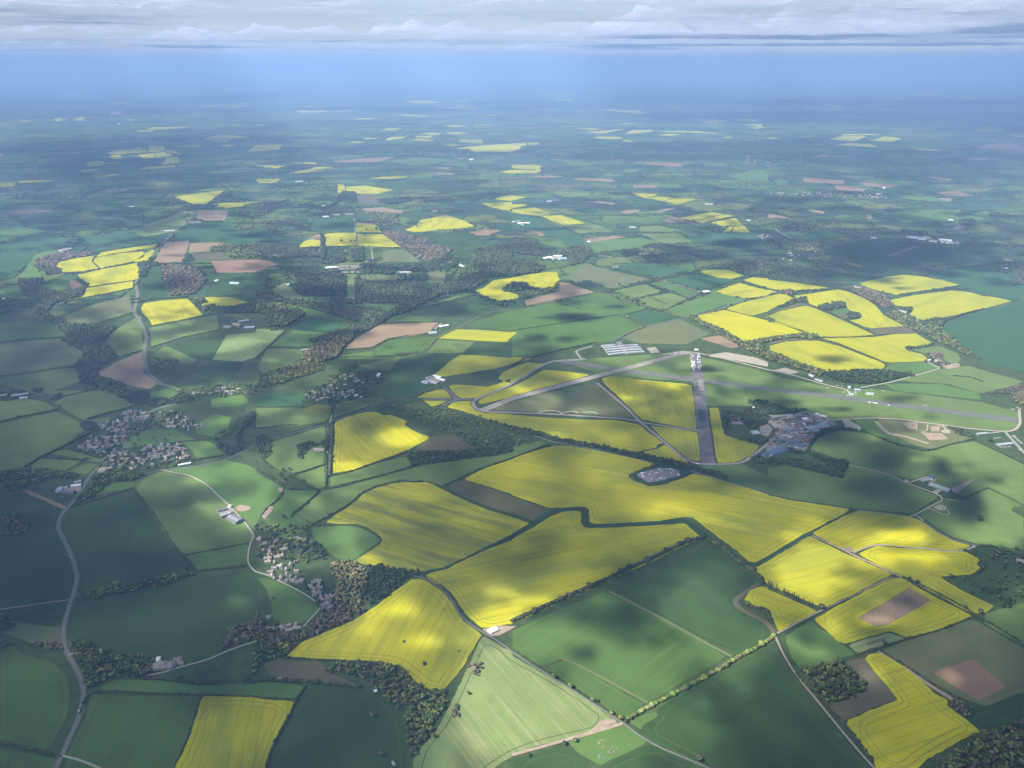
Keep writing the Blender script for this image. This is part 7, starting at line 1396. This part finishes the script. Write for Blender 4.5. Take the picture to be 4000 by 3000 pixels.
for q, d_, k, lab in [('a3 683,1168', 'a3 683,1168 690,1125', 'van', 'white van in the middle of three vehicles on the lower main road'), ('a3 693,1126', 'a3 683,1168 695,1120', 'car_white', 'white car just ahead of the van on the lower main road'),
    ('a3 635,1322', 'a3 635,1322 650,1280', 'car_silver', 'silver car lowest on the main road'), ('a3 578,322', 'a3 578,322 590,280', 'car_white', 'white car on the main road beside the tree strip'),
    ('a3 598,268', 'a3 598,268 610,230', 'car_silver', 'silver car on the main road by the pale path'), ('a3 568,442', 'a3 560,470 560,400', 'car_black', 'dark car on the main road near the rough grass'),
    ('a2 615,1498', 'a2 615,1498 600,1460', 'car_white', 'white car on the main road above the tree strip'), ('a2 780,802', 'a2 780,802 800,770', 'car_red', 'red car on the main road entering the big village'),
    ('a1 1168,790', 'a1 1168,790 1180,850', 'trailer', 'white lorry trailer on the far main road'), ('a3 540,548', 'a3 545,548 548,500', 'car_blue', 'blue car on the main road left of the dark field')]:
    (x, y), = gp(q, 1.3); r_ = heading(d_); vehicle(k, x-3*0, y, r_, lab)

for i in range(100):     # fairground and market vans standing on the far end of the short runway
    t = rr.random()**.8; side = rr.choice([-1, 1]); cx_, cy_ = 1577+t*20+side*rr.uniform(14, 42), 1390+t*150
    (x, y), = gp(f'c1 {cx_:.1f},{cy_:.1f}', 1.5); k = rr.choice(['van', 'van', 'trailer', 'car_white'])
    vehicle(k, x, y, rr.choice([0, 1.57])+rr.uniform(-.2, .2), {'van': 'white van', 'trailer': 'white box trailer', 'car_white': 'white car'}[k]+' in the packed rows on the far end of the short runway', 'vehicles packed on the far end of the short runway', 1.5)
for i in range(26):
    (x, y), = gp(f'c1 {rr.uniform(1395,1540):.1f},{rr.uniform(1378,1402):.1f}', 1.5)
    k = rr.choice(['van', 'car_white', 'car_silver']); vehicle(k, x, y, rr.uniform(0, 3), {'van': 'white van', 'car_white': 'white car', 'car_silver': 'silver car'}[k]+' parked on the old cross runway end', 'vehicles on the old cross runway end', 1.5)
for i in range(55):
    (x, y), = scatter('c2 1090,785 1170,755 1240,738 1320,735 1440,750 1450,790 1370,805 1330,825 1190,850 1140,825', 1, 1, 100+i)
    k = rr.choice(['car_white', 'car_silver', 'car_red', 'car_blue', 'car_black', 'van', 'trailer']); vehicle(k, x, y, rr.choice([.3, 1.9])+rr.uniform(-.15, .15), {'car_': 'old '+k[4:]+' car', 'van': 'white van', 'trai': 'white box trailer'}[k[:4] if k != 'van' else 'van']+' dumped in the scrapyard', 'vehicles in the scrapyard', 1.6)
for i in range(26):
    t = i/25; (x, y), = gp(f'd2 {925+t*320:.1f},{302-abs(t-.4)*10+t*16:.1f}', 1.4); k = rr.choice(['car_white', 'car_silver', 'car_red', 'car_blue', 'car_black'])
    vehicle(k, x, y, 1.4+rr.uniform(-.2, .2), k[4:]+' car parked in the line along the perimeter track', 'cars along the perimeter track', 1.3)
for i in range(20):
    (x, y), = scatter('d2 390,250 540,300 470,290', 1, 1, 300+i); vehicle('trailer' if i % 2 else 'van', x, y, -.4, ('white box trailer' if i % 2 else 'white van')+' parked at the north corner of the estate', 'vehicles at the estate north corner', 1.6)
for i in range(24):
    (x, y), = scatter('d2 640,80 690,30 900,60 900,100 700,105', 1, 1, 400+i); k = rr.choice(['car_white', 'van', 'car_silver']); vehicle(k, x, y, rr.uniform(0, 3), {'car_white': 'white car', 'van': 'white van', 'car_silver': 'silver car'}[k]+' on the apron by the blue-white hangars', 'vehicles on the apron', 1.3)
def plane_proto():
    root = empty('light_aircraft', (0, 0, 0)); b = MB(); b.tube((-4, 0, 1.2), (2, 0, 1.1), .15, .5, 8); b.tube((2, 0, 1.1), (3.6, 0, 1.1), .5, .2, 8); b.build('fuselage', M['white'], root)
    MB().box((.8, 0, 1.35), (1.4, 12, .16)).build('wing', M['white'], root); MB().box((-3.8, 0, 1.3), (.8, 3, .1)).build('tailplane', M['white'], root); MB().box((-3.8, 0, 1.9), (.8, .1, 1.3)).build('fin', M['white'], root); return root
PL = [plane_proto(), 0]
for i, q in enumerate(['2120,455', '2135,465', '2150,478', '2165,490', '2178,503', '2190,515', '1935,478', '1965,470', '1995,465', '2010,547', '2045,547', '2080,543', '2130,450', '2175,570']):
    (x, y), = gp('d2 '+q, 1.2); o = PL[0] if not PL[1] else copy_tree_obj(PL[0]); PL[1] = 1; o.location = (x, y, 1.0); o.rotation_euler = (0, 0, .9+rr.uniform(-.3, .3)); tag(o, 'white light aircraft parked on the grass near the right edge', 'aircraft', 'light aircraft parked near the right edge')
for i, q in enumerate(['515,35', '735,92', '760,95', '640,20', '600,15', '690,100']):
    (x, y), = gp('d2 '+q, 1.2); o = copy_tree_obj(PL[0]); o.location = (x, y, 1.0); o.rotation_euler = (0, 0, rr.uniform(0, 6)); tag(o, 'white light aircraft standing above the main runway', 'aircraft', 'light aircraft above the main runway')
# yellow-white marker boards on the grass by the runway
for q, lab in (('d2 1340,182 1376,186', 'pale marker board on the grass in the middle of the runway side'), ('d2 2100,215 2138,222', 'lower pale marker board near the runway end'), ('d2 2145,202 2190,216', 'upper pale marker board near the runway end'), ('d2 980,58 1008,62', 'small pale marker on the grass above the runway')):
    (x0, y0), (x1, y1) = gp(q, 1); L = math.hypot(x1-x0, y1-y0); o = MB().box((0, 0, .4), (L, 9, .35)).box((-L*.4, 0, .12), (.4, 8, .5)).box((L*.4, 0, .12), (.4, 8, .5)).build('marker_board', M['sand']); o.location = ((x0+x1)/2, (y0+y1)/2, 1); o.rotation_euler = (0, 0, math.atan2(y1-y0, x1-x0)); tag(o, lab, 'marker')
for i, q in enumerate(['c3 765,1435', 'c3 780,1478', 'c3 860,1522', 'c3 900,1485', 'c3 770,1565', 'b1 0,0']):
    if i == 5: break
    (x, y), = gp(q); C = [(x+rr.uniform(-8, 8), y+rr.uniform(-5, 5), 1.0) for _ in range(14)]
    V, F, T = blobs(C, np.array([rr.uniform(.5, 1.5) for _ in C]), np.array([rr.uniform(1, 2.4) for _ in C]), 'poplar'); me = mesh_np('rubble_heap', V, F); me.materials.append(M[['sand', 'dirt', 'dirt', 'concrete', 'cladding'][i]])
    tag(link('rubble_heap', me), ['topmost sandy', 'brown', 'largest stony', 'small pale', 'lowest grey'][i]+' rubble heap on the green corner by the lane fork', 'rubble heap', None, 'stuff')

for ls in ((VP.values()), (HK.values())):
    for root, used in ls:
        if not used:
            for ch in list(root.children_recursive): bpy.data.objects.remove(ch)
            bpy.data.objects.remove(root)
# ------------------------------------------------------------------ cloud deck (real layer above the camera; it also throws the shadows)
def vnoise(x, y, seed):
    xi, yi = np.floor(x).astype(np.int64), np.floor(y).astype(np.int64); fx, fy = x-xi, y-yi
    fx, fy = fx*fx*(3-2*fx), fy*fy*(3-2*fy)
    def h(a, b):
        n = (a*374761393 + b*668265263 + seed*974634777) & 0xffffffff
        n = ((n ^ (n >> 13))*1274126177) & 0xffffffff
        return ((n ^ (n >> 16)) & 0xffff)/65535.
    return (h(xi, yi)*(1-fx)+h(xi+1, yi)*fx)*(1-fy)+(h(xi, yi+1)*(1-fx)+h(xi+1, yi+1)*fx)*fy
def fbm(x, y, seed, oct=5, rough=.5):
    s = 0; a = 1; t = 0
    for o in range(oct): s = s+a*vnoise(x*2**o, y*2**o, seed+o*17); t += a; a *= rough
    return s/t
VS = [330, 400, 480, 560, 640, 720, 800, 880, 960, 1040, 1120, 1200, 1300, 1400, 1500, 1659]
LG = np.array([
 [.62]*9,
 [.55, .5, .5, .52, .52, .5, .5, .48, .5],
 [.40, .50, .60, .75, .75, .75, .55, .50, .60],
 [.70, .95, .75, .80, .80, .85, .60, .22, .60],
 [.4, .7, .4, .4, .55, .8, .9, .95, .9],
 [.35, .45, .5, .75, .85, .9, .95, 1.0, .95],
 [.3, .35, .7, .42, .45, .6, .75, .95, .95],
 [.25, .32, .5, .38, .38, .38, .45, .75, .9],
 [.2, .28, .42, .36, .38, .38, .38, .45, .9],
 [.18, .36, .60, .36, .36, .36, .36, .32, .9],
 [.16, .26, .55, .36, .34, .34, .36, .40, .75],
 [.12, .18, .45, .38, .34, .30, .38, .60, .60],
 [.12, .14, .35, .42, .42, .60, .40, .55, .50],
 [.12, .14, .22, .42, .62, .80, .60, .45, .30],
 [.12, .16, .16, .30, .85, .85, .35, .25, .2],
 [.12, .18, .16, .28, .85, .70, .14, .2, .1]])
BL = [('d2 1850,620', 360, 150, .7), ('d2 2080,1080', 200, 260, .7), ('d2 1950,1290', 300, 80, .6), ('d2 1050,650', 350, 120, -.25), ('d2 900,900', 450, 130, -.2), ('d1 1900,1250', 400, 200, .2), ('d1 1700,1560', 500, 40, .3), ('b2 1270,450', 200, 85, .9), ('b3 1270,260', 150, 55, .75), ('b3 1180,320', 90, 40, .5), ('b3 1480,590', 160, 60, .45), ('b3 1560,540', 60, 40, .3), ('c3 200,230', 190, 45, .8), ('b3 1970,410', 130, 40, .8), ('b3 2100,120', 110, 50, .35),
 ('d2 1050,1330', 230, 70, .8), ('d2 1280,1340', 130, 60, .8), ('d2 500,1520', 200, 110, .8), ('d2 250,1600', 160, 70, .6), ('d2 950,1520', 200, 90, .6), ('d2 1350,1500', 160, 80, .4), ('d2 900,460', 70, 28, .5), ('d2 1260,645', 60, 26, .7),
 ('d2 1700,1040', 150, 170, -.8), ('d2 1500,700', 130, 100, -.6), ('d2 1720,690', 110, 50, -.5), ('d2 1960,840', 80, 30, -.4), ('d2 640,220', 130, 50, -.5), ('d2 1400,270', 200, 50, -.5), ('d2 150,150', 220, 60, -.4), ('d2 1150,120', 250, 70, -.6),
 ('d2 800,250', 300, 30, .3), ('d2 300,110', 200, 40, .3), ('d1 560,1450', 210, 60, -.75), ('d1 1100,520', 600, 130, -.9), ('d1 1150,830', 170, 18, -.5), ('d1 1000,750', 260, 28, -.4), ('d1 1600,720', 120, 30, -.5), ('c1 1900,440', 300, 50, -.7), ('c1 1300,560', 700, 80, -.45),
 ('c1 520,1080', 330, 50, -.8), ('c1 950,995', 150, 18, -.6), ('c1 480,1270', 130, 38, -.7), ('c1 200,1260', 160, 50, -.4), ('c1 1250,1210', 150, 40, -.4), ('c1 1700,1530', 150, 40, -.8), ('c1 700,790', 120, 40, -.4), ('c1 600,690', 140, 40, .4),
 ('b1 1880,1205', 130, 20, .7), ('b1 1200,1300', 140, 20, .5), ('b1 1100,1170', 300, 25, .3), ('a1 1600,1130', 80, 20, .4), ('a1 1500,545', 120, 15, -.5), ('a1 1990,635', 150, 25, .5), ('a1 1000,580', 500, 90, .3), ('a1 1500,780', 280, 120, -.3),
 ('c3 1000,340', 260, 85, -.55), ('c3 650,640', 170, 70, -.6), ('c3 1150,620', 200, 40, -.35), ('c3 450,840', 120, 40, -.5), ('c3 1560,400', 110, 40, .5), ('c3 1650,1100', 140, 50, .15), ('c3 700,1450', 400, 120, .35), ('c3 120,500', 90, 60, -.4), ('c3 1000,750', 280, 110, .2),
 ('c3 1850,820', 200, 70, .3), ('b3 2050,1000', 160, 260, .25), ('b3 1850,560', 100, 60, .2), ('b3 2100,1300', 200, 70, -.35), ('b3 1800,1150', 80, 60, -.3), ('a3 1740,420', 60, 30, .4), ('a3 2090,250', 100, 60, .4), ('b3 350,330', 130, 50, .4), ('b2 800,1330', 120, 120, .35),
 ('b2 500,1030', 100, 60, .4), ('b2 80,1000', 130, 150, .3), ('a2 2100,780', 150, 80, .3), ('a2 1750,1070', 170, 60, .3), ('a2 2080,100', 120, 60, .5), ('a2 260,1080', 140, 40, .3), ('a2 1800,520', 90, 40, .3), ('d3 950,370', 220, 60, .55), ('d3 560,450', 160, 90, .35), ('d3 1500,330', 180, 40, .4),
 ('d3 1170,210', 160, 50, -.5), ('d3 330,560', 100, 70, -.35), ('d3 420,690', 140, 40, .4), ('d3 500,60', 300, 90, .3), ('d3 900,860', 90, 60, .4), ('d3 1600,900', 60, 60, .3), ('c2 1540,-20', 120, 25, .5), ('c2 1700,60', 60, 40, .8), ('c2 1645,110', 40, 60, .6), ('c2 1640,270', 60, 40, -.4),
 ('f 1300,560', 200, 14, .2), ('f 560,330', 70, 8, .3), ('f 300,335', 90, 9, .5), ('f 420,430', 60, 10, .5), ('f 800,410', 60, 8, .5), ('f 1070,318', 90, 8, .5), ('f 900,270', 250, 12, -.3), ('f 480,350', 300, 9, -.1), ('f 1100,350', 150, 8, .2), ('f 300,300', 500, 10, -.2), ('f 1600,360', 400, 20, -.15), ('f 2050,440', 200, 18, .35), ('f 1700,430', 200, 12, -.2)]
def sunlight(X, Y):
    """How much of the sun reaches the ground point (X, Y): the survey near by, cloud noise far off."""
    u, v = inv(X, Y); du, dv = u/4000*8, v*2212/4000
    gi = np.clip(du, 0, 7.999); i0 = gi.astype(int); fi = gi-i0
    vj = np.interp(dv, VS, range(len(VS))); vj = np.clip(vj, 0, len(VS)-1.001); j0 = vj.astype(int); fj = vj-j0
    L = (LG[j0, i0]*(1-fi)+LG[j0, i0+1]*fi)*(1-fj)+(LG[j0+1, i0]*(1-fi)+LG[j0+1, i0+1]*fi)*fj
    for s, su, sv, a in BL:
        cu, cv = uv(s)[0]; k = (4000/2212 if s[0] == 'f' else 1000/2212)*(.82 if a > 0 else .7)
        L = L+a*(1.25 if a > 0 else 1.)*np.exp(-(((u-cu)/(su*k))**2+((v-cv)/(sv*k))**2)**1.5)
    wx, wy = X+300*fbm(X/500, Y/500, 91, 3), Y+300*fbm(X/500+7, Y/500, 92, 3)
    nz = fbm(wx/420, wy/420, 3, 5, .55)-.5
    far = np.clip((Y-6500)/6500, 0, 1)
    rag = fbm(wx/150, wy/150, 23, 4, .6)-.5
    L = L+rag*1.3*np.exp(-((L-.62)/.38)**2)*(1-far)
    big = (fbm(X/5200+3, Y/4200, 40, 3, .45)-.5)
    L = L+nz*(.55*(1-far)+.04)+big*far*3.1-.04*far+.62*np.clip((Y-26000)/16000, 0, 1)
    L = np.clip(L, 0, 1)
    t = np.clip((L-.50)/.18, 0, 1)
    N_ = np.where(L < .50, L*.82, .41+.59*t*t*(3-2*t))
    return N_*(1-far)+far*L**1.1
NR, Y0, Y1 = [], 300., 120000.
y = Y0
while y < Y1: NR.append(y); y += max(38, y*.0125)
NR = np.array(NR); sx = np.linspace(-1.35, 1.35, 250)
GX = sx[None]*(NR[:, None]+1300); GY = np.repeat(NR[:, None], len(sx), 1)
Lm = sunlight(GX, GY)
cover = 1-np.sqrt(np.clip(Lm, .004, 1))
cover = np.clip((cover-.02)/.9, 0, 1)
offx, offy = [SUN_AZ[i]*(CLOUD_Z)/math.tan(SUN_EL) for i in (0, 1)]
CXg, CYg = GX+offx, GY+offy
sh = cover**.6
puff = fbm(CXg/1100, CYg/1100, 60, 4, .5)
base = CLOUD_Z + (fbm(CXg/1500, CYg/1500, 77, 2)-.5)*50*sh
lump = fbm(CXg/420, CYg/420, 61, 3, .5)
base = base + sh*(lump-.5)*120*np.clip(GY/9000, 0, 1)
top = base + sh*(60+puff**1.6*900+(lump-.3)*160)
nr, ncl = GX.shape; idx = np.arange(nr*ncl).reshape(nr, ncl)
q = np.stack([idx[:-1, :-1], idx[:-1, 1:], idx[1:, 1:], idx[1:, :-1]], -1).reshape(-1, 4)
keep = cover.ravel()[q].max(1) > .015; q = q[keep]
kx, ky = SUN_AZ[0]/math.tan(SUN_EL), SUN_AZ[1]/math.tan(SUN_EL)
V = np.concatenate([np.stack([CXg+kx*(base-CLOUD_Z), CYg+ky*(base-CLOUD_Z), base], -1).reshape(-1, 3), np.stack([CXg+kx*(top-CLOUD_Z), CYg+ky*(top-CLOUD_Z), top], -1).reshape(-1, 3)])
F = np.concatenate([q[:, ::-1], q+nr*ncl])
cov = np.tile(cover.ravel()[:, None], (2, 3))
me = mesh_np('clouds', V, F, cov, True)
cm = bpy.data.materials.new('cloud_vapour'); cm.use_nodes = True; nt = cm.node_tree; nt.nodes.clear()
out = nt.nodes.new('ShaderNodeOutputMaterial'); tr = nt.nodes.new('ShaderNodeBsdfTransparent'); df = nt.nodes.new('ShaderNodeBsdfDiffuse'); tl = nt.nodes.new('ShaderNodeBsdfTranslucent')
df.inputs['Color'].default_value = (.60, .62, .72, 1); tl.inputs['Color'].default_value = (.46, .49, .57, 1)
ms = nt.nodes.new('ShaderNodeMixShader'); ms.inputs[0].default_value = .5; nt.links.new(df.outputs[0], ms.inputs[1]); nt.links.new(tl.outputs[0], ms.inputs[2])
ma = nt.nodes.new('ShaderNodeMixShader'); at = nt.nodes.new('ShaderNodeAttribute'); at.attribute_name = 'tint'
nz = noise(nt, pos(nt), .0016, 3, .5)
al = math_(nt, 'ADD', at.outputs['Fac'], math_(nt, 'MULTIPLY', math_(nt, 'SUBTRACT', nz, .5), math_(nt, 'MULTIPLY', at.outputs['Fac'], .5)))
cl_ = nt.nodes.new('ShaderNodeClamp'); nt.links.new(al, cl_.inputs[0]); cl_.inputs[2].default_value = .97
nt.links.new(cl_.outputs[0], ma.inputs[0]); nt.links.new(tr.outputs[0], ma.inputs[1]); nt.links.new(ms.outputs[0], ma.inputs[2])
nt.links.new(ma.outputs[0], out.inputs[0]); me.materials.append(cm)
tag(link('clouds', me), 'broken layer of grey-white cloud above the plain', 'clouds', None, 'stuff')
# ------------------------------------------------------------------ haze
hb = MB().box((0, 165500, 799.5), (450000, 338000, 1601)); hz = nmat('haze_air')[0]; nt = hz.node_tree
nt.nodes.clear(); out = nt.nodes.new('ShaderNodeOutputMaterial'); pv = nt.nodes.new('ShaderNodeVolumePrincipled')
pv.inputs['Color'].default_value = (.38, .59, 1.0, 1); pv.inputs['Density'].default_value = 5.5e-5; pv.inputs['Anisotropy'].default_value = .0
nt.links.new(pv.outputs[0], out.inputs['Volume'])
tag(hb.build('haze', hz), kind='stuff')
